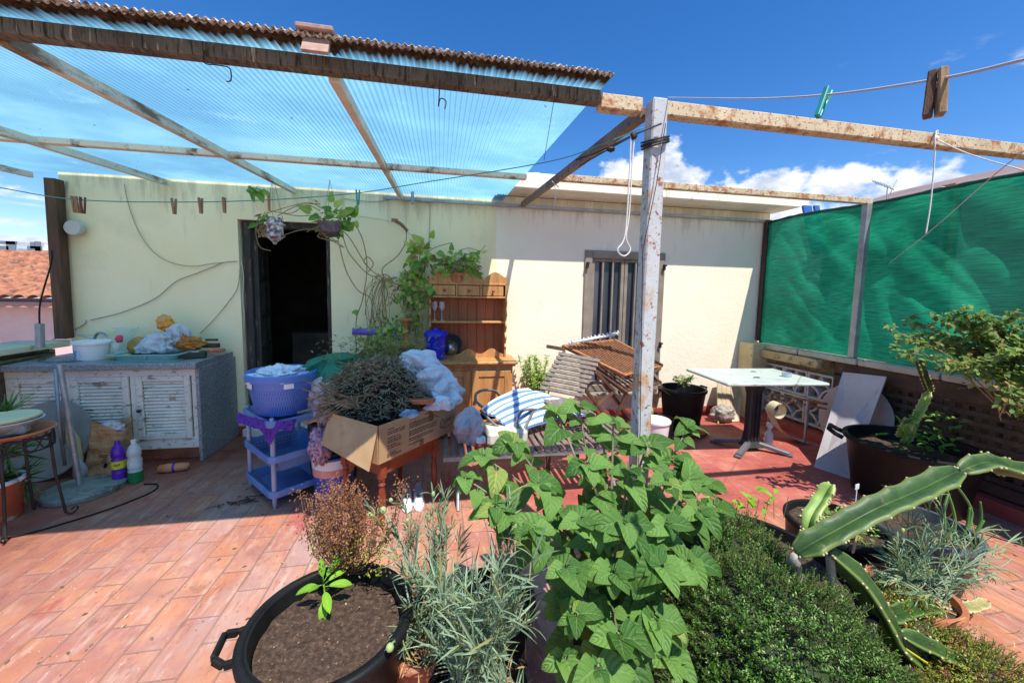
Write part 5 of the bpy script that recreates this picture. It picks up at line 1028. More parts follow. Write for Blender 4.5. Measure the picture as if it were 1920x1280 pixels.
b = MB(); b.box((.46, 2.72, .47), (.3, .26, .1), .12, bev=.02); tob('foam_cushion', 'stained white foam cushion lying on the bench under the striped chair', 'cushion', b, pm('stained_foam', [(.3, H('b5ab98')), (.7, H('e0d9cb'))], 6, .9, .5, over=[(7, .58, .7, '9b8460')]))
b = MB(); b.box((.4, 2.9, .54), (.26, .05, .04), .1, bev=.004); tob('dark_rail', 'dark flat metal rail lying behind the foam cushion', 'rail', b, m_black)
dc = thing('deck_chair', 'folded deck chair with blue and white striped fabric and tubular armrests', 'chair', (.7, 2.9, .42))
A_, B_, C_, D_ = at(903, 766, 2.78), at(990, 727, 3.1), at(1105, 775, 3.05), at(963, 813, 2.68)
def strp(u, v):
    p = A_*(1-u)*(1-v)+B_*u*(1-v)+C_*u*v+D_*(1-u)*v
    return p+V((0, 0, .035*math.sin(u*math.pi)+.02*math.sin(v*math.pi)+.006*math.sin(v*21+u*3)+.01*noise.noise(V((u*3, v*3, 0)))))
b = MB(); b.grid(strp, 24, 40)
def strp2(u, v): return strp(u, v)-V((0, 0, .012))
b.grid(lambda u, v: strp2(1-u, v), 24, 40)
m, n, L, bs = nm('striped_canvas'); tc = n.new('ShaderNodeTexCoord'); spx = n.new('ShaderNodeSeparateXYZ'); L.new(tc.outputs['UV'], spx.inputs[0])
k = mth(n, L, 'LESS_THAN', mth(n, L, 'FRACT', mth(n, L, 'ADD', mth(n, L, 'MULTIPLY', spx.outputs[1], 6.5), .62)), .45)
L.new(mixc(n, L, k, H('dfe2e6'), H('5b86c0')), bs.inputs['Base Color']); bs.inputs['Roughness'].default_value = .85; bump(n, L, noisenode(n, L, tc.outputs['Object'], 300, 2), bs, .2, .001)
ob('fabric', b, m, dc, smooth=True)
m_tube = pm('grey_tube', [(.3, H('5a5754')), (.7, H('8a8683'))], 9, .45, .1)
for q in ([A_+V((-.01, 0, -.01)), (A_+D_)/2+V((-.01, -.01, -.03)), D_+V((.0, -.01, -.01)), D_+V((.1, .02, -.03))], [at(905, 763, 2.8), at(893, 752, 2.82), at(893, 738, 2.84), at(908, 731, 2.9), at(928, 733, 3.0), at(937, 742, 3.05)], [at(990, 808, 2.66), at(972, 802, 2.66), at(970, 785, 2.68), at(980, 770, 2.72), at(1000, 767, 2.85), at(1015, 771, 2.95)], [at(1000, 770, 2.85), at(985, 800, 2.7), at(975, 822, 2.66)]):
    b = MB(); b.tube(smooth_path(q, 6), .011, 8); ob('frame_tube', b, m_tube, dc, smooth=True)
b = MB()
q0, q1, q2, q3 = [strp(*uv)+V((0, 0, .008)) for uv in ((.34, .02), (.42, .02), (.46, .97), (.38, .97))]
# folded dark strap across the fabric
gc = thing('garden_chair', 'grey weathered slatted wooden chair leaning with its back towards the terrace', 'chair', (1.3, 3.25, 0))
TL, TR, BR, BL = at(1049, 659, 3.45), at(1127, 673, 3.35), at(1090, 746, 3.12), at(1010, 730, 3.22)
nn = (TR-TL).cross(BL-TL).normalized()
if nn.y > 0: nn = -nn
b = MB()
for i in range(9):
    v = (i+.5)/9; a = TL+(BL-TL)*v; c = TR+(BR-TR)*v; b.beam(a, c, .036, .016, nn, .003)
ob('backrest', b, m_greywood, gc)
b = MB()
for s in (.1, .9): a = TL+(TR-TL)*s-nn*.02; c = BL+(BR-BL)*s-nn*.02; b.beam(a+(a-c)*.05, c+(c-a)*.6, .03, .03, nn)
ob('frame', b, m_teakdk, gc)
b = MB()
for i in range(8): a = BL+V((-.02, -.02-.05*i, -.03)); b.beam(a, a+(BR-BL)*1.0, .036, .016, (0, 0, 1), .003)
ob('seat', b, m_greywood, gc)
for p in (BL, BR):
    for dy in (-.36, .05): b = MB(); b.beam((p.x, p.y+dy, 0), (p.x, p.y+dy, p.z-.035), .03, .03, (0, 1, 0)); ob('leg', b, m_teakdk, gc)
def slat_quad(name, label, TLp, TRp, BRp, BLp, ns, mm, legs=(), low=None):
    t = thing(name, label, 'chair', ((TLp+BRp)/2).to_tuple()[:2]+(0,), 0, 'folded teak chairs by the window'); nn = (TRp-TLp).cross(BLp-TLp).normalized()
    if nn.z < 0: nn = -nn
    b = MB()
    for i in range(ns): v = (i+.9)/(ns+.8); a = TLp+(TRp-TLp)*v; c = BLp+(BRp-BLp)*v; b.beam(a, c, .013, .016, nn, .002)
    ob('slats', b, mm, t); b = MB()
    for a, c in ((TLp, BLp), (TRp, BRp)): b.beam(a-nn*.004, c+(c-a)*.03-nn*.004, .032, .034, nn)
    for a, c in ((TLp, TRp), (BLp, BRp)): b.beam(a-nn*.012, c-nn*.012, .035, .022, nn)
    ob('frame', b, mm, t)
    for l in legs:
        b = MB(); b.beam(l[0], l[1], .032, .026, (0, -1, .2)); ob('leg', b, m_teakdk, t)
    return t
P = at
slat_quad('folding_chair', 'brown slatted teak folding chair laid flat on top of the pile by the window', P(1056, 648, 3.55), P(1152, 637, 4.0), P(1240, 684, 3.85), P(1168, 702, 3.42), 17, m_teak,
          [(P(1117, 697, 3.4), P(1152, 733, 3.45)), (P(1152, 733, 3.45), P(1120, 760, 3.4)), (P(1098, 732, 3.4), P(1124, 762, 3.45)), (P(1238, 690, 3.8), P(1160, 735, 3.5)), (P(1120, 758, 3.4), P(1180, 840, 3.5)), (P(1120, 745, 3.5), P(1070, 850, 3.5)), (P(1025, 649, 3.6), P(1060, 655, 3.5))])
slat_quad('folding_chair', 'dark teak folding chair underneath the top slatted one by the window', P(1112, 690, 3.5), P(1170, 668, 3.95), P(1238, 716, 3.85), P(1170, 732, 3.45), 9, m_teakdk,
          [(P(1238, 722, 3.8), P(1236, 745, 3.8)), (P(1175, 735, 3.5), P(1130, 840, 3.6)), (P(1230, 730, 3.8), P(1150, 830, 3.8)), (P(1130, 715, 3.5), P(1230, 850, 3.8))])
t = thing('curtain_rail', 'white curtain rail with rings lying on top of the teak chair pile', 'curtain rail', tuple(at(1115, 640, 3.6))); a, c = at(1067, 643, 3.52), at(1160, 624, 3.75); b = MB()
b.tube([a, c], .012, 10); b.tube([a+V((.02, -.04, .012)), c+V((-.05, -.03, -.012))], .011, 10); ob('rod', b, m_white, t, smooth=True)
for k in range(13):
    b = MB(); p = a+(c-a)*(.03+k*.078); ox = rp.uniform(-.6, .6); b.tube([p+V((ox*.016*math.sin(j*.7), -.018+.022*math.cos(j*.7), .005+.024*math.sin(j*.7))) for j in range(10)], .0038, 5); ob('ring', b, m_white, t, smooth=True)
# shrub by the wall
def leafcloud(b, c, r, n, L, W, rr_, up=(0, -.2, 1), out=.8, shape=0, nu=2, nv=2, curl=.6, fold=.3):
    c = V(c); r = V(r)
    for i in range(n):
        while True:
            q = V((rr_.uniform(-1, 1), rr_.uniform(-1, 1), rr_.uniform(-1, 1)))
            if q.length < 1: break
        p = c+V((q.x*r.x, q.y*r.y, q.z*r.z)); d = q*out+V((rr_.uniform(-1, 1), rr_.uniform(-1, 1), rr_.uniform(-.7, .9)))*.7
        b.leaf(p, d, V(up)+q*.5, L*rr_.uniform(.6, 1.2), W*rr_.uniform(.7, 1.2), fold, curl, shape, nu, nv)
rs = random.Random(21)
t = thing('shrub', 'small light green shrub against the cream wall right of the hutch', 'shrub', (1.1, 4.08, 0)); b = MB(); q = MB()
for i in range(26):
    a0 = V((1.1+rs.uniform(-.05, .05), 4.08, .0)); e = at(rs.uniform(972, 1032), rs.uniform(664, 720), 4.08+rs.uniform(-.08, .08)); m_ = (a0+e)/2+V((rs.uniform(-.05, .05), 0, .05)); pts = smooth_path([a0, m_, e], 8); b.tube(pts, .003, 4, False)
    for p in pts[7:]:
        for k in range(5): q.leaf(p, V((rs.uniform(-1, 1), rs.uniform(-1, .5), rs.uniform(-.2, .9))), (0, -.5, 1), rs.uniform(.03, .055), .014, .3, .6, 0, 2, 3)
ob('stems', b, m_vine, t); ob('foliage', q, leafmat('shrub_leaf', '6f9a3c', 'b8cc78', .35, None, .5), t)
# buckets and pots around the post
bucket('lidded_bucket', 'white plastic bucket with a flat lid just right of the rusty post base', 'bucket', (2.1, 3.38, 0), .11, .13, .27, m_white, None, m_white)
bucket('black_bucket', 'dark grey cylindrical bucket right behind the white lidded bucket', 'bucket', (2.26, 3.52, 0), .1, .11, .24, m_black)
def potted(name, label, c, r0, r1, h, soil=.04, mm=None, handles=0, thick=.012, rz=0, cat='plant'):
    t = thing(name, label, cat, c, rz); b = MB()
    b.lathe([(0, 0), (r0*.96, 0), (r0, .01), (r1*.985, h-.035), (r1*1.0, h-.03), (r1*1.045, h-.026), (r1*1.05, h-.004), (r1*1.02, h+.003), (r1-thick, h), (r1-thick-.004, h-.02), (r0*.9, .02), (0, .02)], (0, 0, 0), 48); pt = ob('pot', b, mm or m_black, t, local=True, smooth=True, sharp=50)
    b = MB(); R = r1-thick-.006-(r1-r0)*soil/h
    b.grid(lambda u, v: V((R*v*math.cos(u*2*math.pi), R*v*math.sin(u*2*math.pi), h-soil+.012*noise.noise(V((v*math.cos(u*6.283)*6, v*math.sin(u*6.283)*6, 1)))+.006*noise.noise(V((v*math.cos(u*6.283)*25, v*math.sin(u*6.283)*25, 4))))), 60, 22, True); ob('soil', b, m_soil, t, local=True, smooth=True)
    for k in range(handles):
        a = (k*math.pi); d = V((math.cos(a), math.sin(a), 0)); s = V((-d.y, d.x, 0)); R = r1*1.04; b = MB()
        hw = .055*(r1/.25); pr = .055*(r1/.25)
        b.tube([d*(R-.01)+s*hw*1.1+V((0, 0, h-.05)), d*(R+pr*.5)+s*hw+V((0, 0, h-.03)), d*(R+pr)+s*hw*.8+V((0, 0, h-.005)), d*(R+pr)-s*hw*.8+V((0, 0, h-.005)), d*(R+pr*.5)-s*hw+V((0, 0, h-.03)), d*(R-.01)-s*hw*1.1+V((0, 0, h-.05))], .0115*(r1/.25), 8); ob('handle', b, mm or m_black, pt, local=True)
    return t
c = V((2.66, 3.78, .03)); t = potted('potted_tree', 'tall round black pot with a small sapling near the window', tuple(c), .185, .235, .45, .12, None, 2, rz=.15)
b = MB(); b.lathe([(0, -.03), (.2, -.03), (.27, .0), (.275, .01), (.26, .01), (.2, -.02), (0, -.02)], (0, 0, 0), 40); ob('saucer', b, m_terra, t, local=True, smooth=True, sharp=40)
b = MB(); q = MB(); b.tube([(-.02, -.05, .33), (-.03, -.05, .45), (-.04, -.05, .56)], .005, 5)
for i in range(7):
    e = V((-.04+rs.uniform(-.13, .12), -.05+rs.uniform(-.08, .08), .57+rs.uniform(-.06, .07))); pts = smooth_path([(-.03, -.05, .45), (V((-.03, -.05, .5))+e)/2, e], 5); b.tube(pts, .0025, 4)
    for p in pts[3:]:
        for k in range(2): q.leaf(p, V((rs.uniform(-1, 1), rs.uniform(-1, 1), rs.uniform(-.2, .6))), (0, -.3, 1), .05, .022, .3, .6, 0, 2, 3)
ob('stems', b, m_vine, t, local=True); ob('foliage', q, leafmat('sapling_leaf', '3d5e28', '8fa65a', .3, None, .45), t, local=True)
t = potted('potted_cactus', 'small black pot with a yellow spiny cactus ball left of the tall black pot', (2.28, 3.82, 0), .09, .12, .16, .02, None)
b = MB(); b.blob((-.04, 0, .22), (.085, .085, .085), .1, 4, 3, 30); ob('cactus', b, pm('cactus_skin', [(.3, H('7d8a34')), (.7, H('b3b45a'))], 30, .8, .3), t, local=True, smooth=True); b = MB()
for i in range(700):
    d = V((rs.gauss(0, 1), rs.gauss(0, 1), rs.gauss(0, 1))).normalized(); p = V((-.04, 0, .22))+d*.085; b.leaf(p, d+V((rs.uniform(-.5, .5),)*3), d.orthogonal(), .025, .002, 0, 0, 0, 1, 1)
ob('spines', b, pm('spines', 'd2c878', 9, .7, 0), t, local=True)
# leaning bundle of boards
t = thing('board_bundle', 'bundle of pale boards wrapped in plastic leaning on the wall left of the bistro table', 'boards', (3.4, 4.0, 0)); mbd = pm('pale_board', [(.3, H('a39176')), (.7, H('c9b89a'))], 5, .6, .3, over=[(9, .6, .7, '8a5a48')])
for k in range(5):
    b = MB(); x = 3.22+k*.065; b.panel((x, 3.9+k*.01, .002), (x+.06, 3.93, .002), (x+.32, 4.22, .42-k*.012), (x+.2, 4.2, .44-k*.012), .012); ob('board', b, mbd, t)
b = MB(); b.blob((3.33, 3.96, .1), (.13, .09, .09), .35, 3, 31, 30, 1.1, .95); ob('wrap', b, bagmat('film_wrap', 'b9b0a6', .3, .15), t, smooth=True)
# ------------------------------------------------------------ bistro table
bt = thing('bistro_table', 'pale rectangular bistro table on a black column with four splayed feet', 'table', (3.02, 3.19, 0), -.09)
m_top = pm('worn_white_top', [(.3, H('a9b6b0')), (.7, H('c3cec9'))], 4, .45, .15, 60, over=[(9, .6, .74, '9c9a90'), (14, .6, .66, '858a84', (.3, 3, 1)), (3, .6, .7, '8f958c')])
b = MB(); b.box((-.03, 0, .728), (.98, .68, .028), bev=.009); ob('tabletop', b, m_top, bt, local=True)
b = MB(); ringloft(b, [rr(.2, .17, .045, .04), rr(.135, .11, .1, .03), rr(.115, .1, .2, .03), rr(.12, .1, .55, .03), rr(.17, .15, .69, .03), rr(.24, .2, .7135, .03)]); b.box((0, 0, .705), (.5, .05, .018)); b.box((0, 0, .705), (.05, .4, .017))
for x in (-.035, 0, .035): b.box((x, -.055, .35), (.012, .012, .5))
ob('column', b, pm('charcoal_metal', [(.3, H('1f1f22')), (.7, H('303034'))], 8, .5, .1), bt, local=True)
for a in (-138, -42, 42, 138):
    b = MB(); a = math.radians(a); d = V((math.cos(a)*1.05, math.sin(a)*.85, 0)); b.beam(d*.05+V((0, 0, .075)), d*.33+V((0, 0, .022)), .055, .04, bev=.008); b.box(d*.33+V((0, 0, .014)), (.06, .06, .026), a, bev=.008); ob('foot', b, pm('grey_foot', '5f6066', 8, .5, .1), bt, local=True)
t = thing('ashtray', 'small round glass ashtray near the right edge of the bistro table', 'ashtray', tuple(az(1475, 706, .743))); b = MB(); b.lathe([(0, 0), (.04, 0), (.042, .04), (.036, .04), (.034, .012), (0, .012)], (0, 0, 0), 24); ob('body', b, glass('grey_glass', (.6, .68, .72, 1), .4), t, local=True, smooth=True, sharp=40)
b = MB(); c = az(1418, 708, .743); b.tube([c+V((-.03, 0, .004)), c+V((.0, .01, .004)), c+V((.035, -.005, .004))], .004, 5); c2 = az(1413, 697, .743); b.tube([c+V((0, .0, .004)), c+V((.01, -.02, .004))], .003, 5); tob('key_ring', 'small dark keys lying in the middle of the bistro table', 'keys', b, m_black)
b = MB(); b.lathe([(.022, 0), (.026, .003), (.022, .006)], c2, 20); tob('metal_ring', 'small grey ring lying behind the keys on the bistro table', 'ring', b, m_galv)
# metal frame, curled trim, bottle
fr = thing('metal_rack', 'rusty tubular metal rack standing in front of the breeze blocks', 'rack', (3.7, 3.4, 0))
b = MB(); a = ax(1440, 737, 3.72); c = ax(1550, 757, 3.72); b.tube([a, c], .012, 8); b.tube([a+V((0, 0, -.05)), c+V((0, 0, -.05))], .009, 8); ob('rail', b, pm('rusty_tube', [(.3, H('5a3a28')), (.7, H('8a5f42'))], 20, .8, .3), fr)
for s in (.05, .72): p = a+(c-a)*s; b = MB(); b.tube([p, (p.x, p.y, .012), (p.x-.05, p.y-.02, .012)], .013, 8); ob('leg', b, m_galv, fr)
b = MB(); c = at(1455, 768, 3.4); hw = .05
def curl(u, v):
    s = u; W_ = V((.02, .1, .0))*(v-.5)*1.2
    if s < .6: a = 2*math.pi*(s/.6)*1.1+2.6; R = .085-.02*s; p = c+V((R*math.cos(a), 0, R*math.sin(a)))
    else:
        k = (s-.6)/.4; a = 2*math.pi*1.1+2.6; R = .073; p0 = c+V((R*math.cos(a), 0, R*math.sin(a))); e = at(1512, 830, 3.25); p = p0*(1-k)**2+(at(1450, 815, 3.35))*2*k*(1-k)+e*k*k
    return p+W_
b.grid(curl, 60, 3); b.grid(lambda u, v: curl(1-u, v)+V((0.004, 0, .006)), 60, 3); tob('plastic_strip', 'curled cream plastic strip lying behind the bistro table column', 'strip', b, pm('cream_plastic', [(.3, H('b8ae94')), (.7, H('d8d0b8'))], 5, .5), smooth=True)
b = MB(); b.lathe([(0, 0), (.035, 0), (.038, .02), (.036, .14), (.015, .17), (.015, .2), (.03, .21), (.028, .25), (0, .25)], az(1440, 838, 0), 20); tob('spray_bottle', 'white spray bottle on the floor just right of the bistro table column', 'bottle', b, m_white, smooth=True)
# slab and round top leaning on the lattice
b = MB(); b.panel(az(1526, 875, .0), az(1592, 897, .0), ax(1662, 706, 3.88), ax(1580, 697, 3.88), -.022)
tob('melamine_board', 'tall white board leaning against the brown lattice', 'board', b, pm('white_board', [(.3, H('a8a4a6')), (.7, H('c4c0c2'))], 3, .6, .1, over=[(6, .56, .8, '9a9698'), (12, .62, .67, '857f78', (1, 3, .5))]))
b = MB(); c = ax(1602, 765, 3.86); b.lathe([(0, 0), (.325, 0), (.33, .01), (.325, .022), (0, .024)], (3.87, c.y, .38), 56, Matrix.Rotation(math.radians(-80), 3, 'Y')); tob('round_table_top', 'round pale table top leaning on the lattice behind the white board', 'table top', b, pm('pale_disc', [(.3, H('9d938c')), (.7, H('b8afa8'))], 4, .6, .1), smooth=True, sharp=40)
# big black planter with cactus
def cactus(b, pts, R, rib=3, n=48, areo=1, tw=0, taper=(.35, .25), sc=9):
    P_ = smooth_path(pts, 14); k = len(P_); t0 = (P_[1]-P_[0]).normalized(); u = t0.cross(V((0, 0, 1))).normalized(); vs = []; uvs = []
    for i, p in enumerate(P_):
        s = i/(k-1); t = (P_[min(i+1, k-1)]-P_[max(i-1, 0)]).normalized(); u = (u-t*u.dot(t)).normalized(); w = t.cross(u)
        e = min(1, (s/.12))**.6*(1-taper[0])+taper[0]; e *= min(1, ((1-s)/.12+.02))**.5*(1-taper[1])+taper[1]
        ph = s*sc; scal_ = 1.06-.24*(1-abs(math.sin(ph*math.pi)))**1.6*0-.2*abs(math.sin(ph*math.pi))**.8
        for j in range(n):
            a = 2*math.pi*j/n+tw; q = abs(math.cos(a*rib/2)); rr2 = R*e*(.2+.80*q**3.2*scal_)
            vs.append(p+(u*math.cos(a)+w*math.sin(a))*rr2); uvs.append((q, s))
        if areo is not None and i % 14 == 0 or (areo is not None and abs((ph % 1)-.0) < sc/(k-1)):
            for m_ in range(rib):
                a = 2*math.pi*m_/rib; d = (u*math.cos(a)+w*math.sin(a)); b.m = 1; b.blob(p+d*R*e*1.0, (.0045, .0045, .0045), .3, 3, i, 7); b.m = 0
    fs = [(i*n+j, i*n+(j+1) % n, (i+1)*n+(j+1) % n, (i+1)*n+j) for i in range(k-1) for j in range(n)]+[tuple(range(n-1, -1, -1)), tuple((k-1)*n+j for j in range(n))]
    b.add(vs, fs, uvs)
def cact_mat(name, c1, c2, edge):
    m, n, L, b = nm(name); tc = n.new('ShaderNodeTexCoord'); sp = n.new('ShaderNodeSeparateXYZ'); L.new(tc.outputs['UV'], sp.inputs[0])
    col = ramp(n, L, noisenode(n, L, tc.outputs['Object'], 14, 6, .6), [(.3, H(c1)), (.7, H(c2))])
    mr = n.new('ShaderNodeMapRange'); mr.inputs[1].default_value = .93; mr.inputs[2].default_value = .995; L.new(sp.outputs[0], mr.inputs[0]); col = mixc(n, L, mth(n, L, 'MULTIPLY', mr.outputs[0], .7), col, H(edge))
    sc = n.new('ShaderNodeMapRange'); sc.inputs[1].default_value = .60; sc.inputs[2].default_value = .68; L.new(noisenode(n, L, tc.outputs['Object'], 24, 8, .75), sc.inputs[0]); col = mixc(n, L, mth(n, L, 'MULTIPLY', sc.outputs[0], .8), col, H('7d7048'))
    L.new(col, b.inputs['Base Color']); b.inputs['Roughness'].default_value = .5; b.inputs['Subsurface Weight'].default_value = .15; b.inputs['Subsurface Radius'].default_value = (.01, .02, .005); b.inputs['Subsurface Scale'].default_value = .5
    bump(n, L, noisenode(n, L, tc.outputs['Object'], 60, 5), b, .25, .003); return m
m_cact = cact_mat('cactus_green', '1b3614', '3d5e26', '7c9048'); m_cact2 = cact_mat('cactus_pale', '6a8f3a', '9ab45c', 'c0c880'); m_areo = pm('areole', 'c9b98c', 30, .9)
c = az(1708, 828, .44); t = potted('potted_cactus', 'wide round black planter with a pale climbing cactus beside the lattice', (c.x, c.y, 0), .31, .375, .44, .1, None, 1, rz=2.2)
b = MB(); a_ = MB(); Yc = c.y
cactus(b, [at(1700, 830, Yc+.05), at(1712, 795, Yc), at(1728, 765, Yc), at(1742, 735, Yc)], .034, tw=.4); ob('stem', b, [m_cact2, m_areo], t, smooth=True)
b = MB(); cactus(b, [at(1744, 735, Yc), at(1735, 712, Yc), at(1722, 675, Yc)], .03, tw=.9); ob('stem', b, [m_cact, m_areo], t, smooth=True)
b = MB(); cactus(b, [at(1690, 820, Yc), at(1700, 800, Yc-.05), at(1708, 788, Yc-.05)], .04); ob('stem', b, [m_cact2, m_areo], t, smooth=True)
b = MB()
for i in range(130):
    p = at(rs.uniform(1680, 1800), rs.uniform(775, 845), Yc+rs.uniform(-.15, .15)); p.z = max(p.z, .36); b.leaf(p, V((rs.uniform(-1, 1), rs.uniform(-1, .4), rs.uniform(-.3, .8))), (0, -.4, 1), rs.uniform(.04, .075), .026, .3, .8, 2, 2, 3)
for i in range(8): p = at(1650+rs.uniform(-8, 8), 815, Yc); b.leaf(p, V((rs.uniform(-1, 1), -.5, .6)), (0, -.4, 1), .05, .02, .3, .8, 2, 2, 3)
ob('foliage', b, leafmat('weed_leaf', '3c6a2a', '7fa64a', .3, None, .4), t)
# rose bush at the right edge
t = thing('rose_bush', 'straggly rose bush with olive leaves reaching in from the right edge', 'bush', (3.78, 1.0, 0)); b = MB(); q = MB(); q2 = MB()
tips = [(1668, 620, 2.0), (1700, 600, 2.1), (1748, 588, 2.0), (1675, 655, 1.95), (1720, 640, 2.05), (1790, 600, 1.9), (1850, 600, 1.9), (1900, 585, 1.8), (1800, 660, 1.9), (1860, 650, 1.8), (1770, 690, 1.9), (1840, 700, 1.75), (1910, 640, 1.7), (1905, 700, 1.7), (1895, 760, 1.6), (1800, 620, 1.95), (1860, 610, 1.85), (1890, 640, 1.75), (1840, 650, 1.85), (1780, 640, 2.0), (1820, 630, 2.0), (1750, 620, 2.1), (1940, 620, 1.7), (1950, 700, 1.6)]
for (px, py, Y) in tips+[(x+rs.uniform(-45, 45), y+rs.uniform(-30, 40), Y+rs.uniform(-.15, .15)) for x, y, Y in tips[4:]]:
    e = at(px, py, Y); h0 = at(rs.uniform(1870, 1960), rs.uniform(700, 790), 1.75); r0_ = V((3.62, 1.75, .0)); pts = smooth_path([h0, h0*.5+e*.5+V((0, 0, .10)), e], 12)
    b.tube(pts, .0035, 5, False)
    for p in pts[8:]:
        for k in range(4):
            (q if rs.random() < .86 else q2).leaf(p+V((rs.gauss(0, .02), rs.gauss(0, .02), rs.gauss(0, .02))), V((rs.uniform(-1, 1), rs.uniform(-1, .5), rs.uniform(-.7, .5))), V((rs.uniform(-.4, .4), -.3, 1)), rs.uniform(.03, .052), rs.uniform(.018, .03), .3, .7, 2, 2, 4)
for i in range(5): b.tube(smooth_path([(3.78, 1.0+rs.uniform(-.06, .06), 0), (3.74, 1.2, .5), tuple(at(rs.uniform(1880, 1960), rs.uniform(700, 760), 1.7))], 8), .008, 6)
ob('stems', b, m_vine, t); ob('foliage', q, leafmat('rose_leaf', '3c5c28', '7a9a4c', .3, 'b5b486', .4), t); ob('reddish_foliage', q2, leafmat('rose_leaf_red', '6b5a34', 'a8965e', .25, None, .4), t)
# ------------------------------------------------------------ foreground: big pot with seedling and dry herb
c = az(601, 1168, .40)
bp = potted('potted_plant', 'large round black tub with dark soil, a seedling and a dry brown herb', (-.36, 1.285, 0), .195, .247, .40, .05, None, 0, .014)
b = MB(); b.tube([(.253*math.cos(i*.1309), .253*math.sin(i*.1309), .392) for i in range(49)], .0165, 10, False); ob('rim', b, m_black, bp, local=True, smooth=True)
for a, sg in ((math.radians(187), 1), (math.radians(22), 1)):
    d = V((math.cos(a), math.sin(a), 0)); s = V((-d.y, d.x, 0)); b = MB(); R = .255
    P_ = [d*R+s*.062+V((0, 0, .375)), d*(R+.03)+s*.06+V((0, 0, .37)), d*(R+.062)+s*.045+V((0, 0, .385)), d*(R+.062)-s*.045+V((0, 0, .385)), d*(R+.03)-s*.06+V((0, 0, .37)), d*R-s*.062+V((0, 0, .375))]
    for i in range(5): b.beam(P_[i], P_[i+1], .016, .026, bev=.004)
    ob('handle', b, m_black, bp, local=True)
b = MB()
for i in range(260):
    a = rs.uniform(0, 6.28); r = .21*math.sqrt(rs.random()); s = rs.choice((.0012, .0016, .002, .002, .004)); b.blob((r*math.cos(a), r*math.sin(a), .352), (s, s, s*.8), .4, 2, i, 6)
tag(ob('grit', b, pm('grit', [(.35, H('4a382a')), (.55, H('7a6450')), (.7, H('b9a78a'))], 60, .9, .2), bp, local=True), kind='stuff')
m_pep = leafmat('seedling_leaf', '6fae2a', '8fc93a', .4, 'c2e070', .35); b = MB(); st_ = MB(); base = az(605, 1150, .35); st_.tube(smooth_path([base, base+V((.005, .01, .05)), base+V((.0, .02, .095))], 5), .0028, 6); top = base+V((0, .02, .095))
for d, L_, W_, dz in (((-1, -.15, .0), .075, .028, 0), ((.9, .05, .1), .08, .03, -.01), ((-.15, .2, .9), .06, .024, .01), ((.45, .4, .7), .07, .028, .01), ((.35, -.75, -.1), .075, .03, -.015), ((.1, -.6, -.5), .07, .03, -.04), ((.6, .3, .3), .06, .022, .0), ((-.3, -.5, .3), .045, .02, .0)):
    p = top+V((0, 0, dz)); d = V(d).normalized(); q = p+d*.02; st_.tube([p, q], .0014, 5); b.leaf(q, d, (0, -.35, 1), L_, W_, .35, .7, 0, 4, 7, .02, L_*50)
ob('seedling', b, m_pep, bp, smooth=True); ob('seedling_stem', st_, m_pep, bp, smooth=True)
b = MB(); q = MB(); q2 = MB(); r0_ = az(648, 1080, .35)
for i in range(95):
    e = at(rs.gauss(652, 42), rs.uniform(900, 1010), 1.47+rs.uniform(-.13, .13)); mid = r0_*.5+e*.5+V(((e.x-r0_.x)*.25, (e.y-r0_.y)*.2, -.01)); pts = smooth_path([r0_+V((rs.gauss(0, .01), rs.gauss(0, .01), 0)), mid, e], 9); b.tube(pts, .0012, 4, False)
    for j, p in enumerate(pts[7:]):
        for k in range(9 if j > 6 else 4):
            w = .008 if j < 8 else .014; o_ = V((rs.gauss(0, w), rs.gauss(0, w), rs.gauss(0, w))); (q if rs.random() < .72 or p.z > .58 else q2).leaf(p+o_, V((rs.uniform(-1, 1), rs.uniform(-1, 1), rs.uniform(-1, 1))), (rs.uniform(-1, 1), -.3, 1), rs.uniform(.007, .012), .006, .3, .5, 2, 1, 2)
for i in range(5): e = at(rs.uniform(570, 600), rs.uniform(920, 1010), 1.45); b.tube(smooth_path([r0_, (r0_+e)/2+V((0, 0, -.03)), e], 6), .0014, 4)
for i in range(160): p = at(rs.gauss(700, 14), rs.uniform(1000, 1080), 1.42+rs.uniform(-.05, .05)); q2.leaf(p, V((rs.uniform(-1, 1), rs.uniform(-1, 1), rs.uniform(-1, .3))), (0, -.3, 1), .011, .005, .3, .5, 0, 1, 2)
ob('herb_stems', b, pm('herb_stem', '8a6a50', 20, .9), bp); ob('dry_herb_foliage', q, leafmat('dry_herb_leaf', '6e402c', 'a06e50', .2, None, .7), bp); ob('green_herb_foliage', q2, leafmat('herb_leaf_green', '7c8a30', 'b4b24c', .3, None, .6), bp)
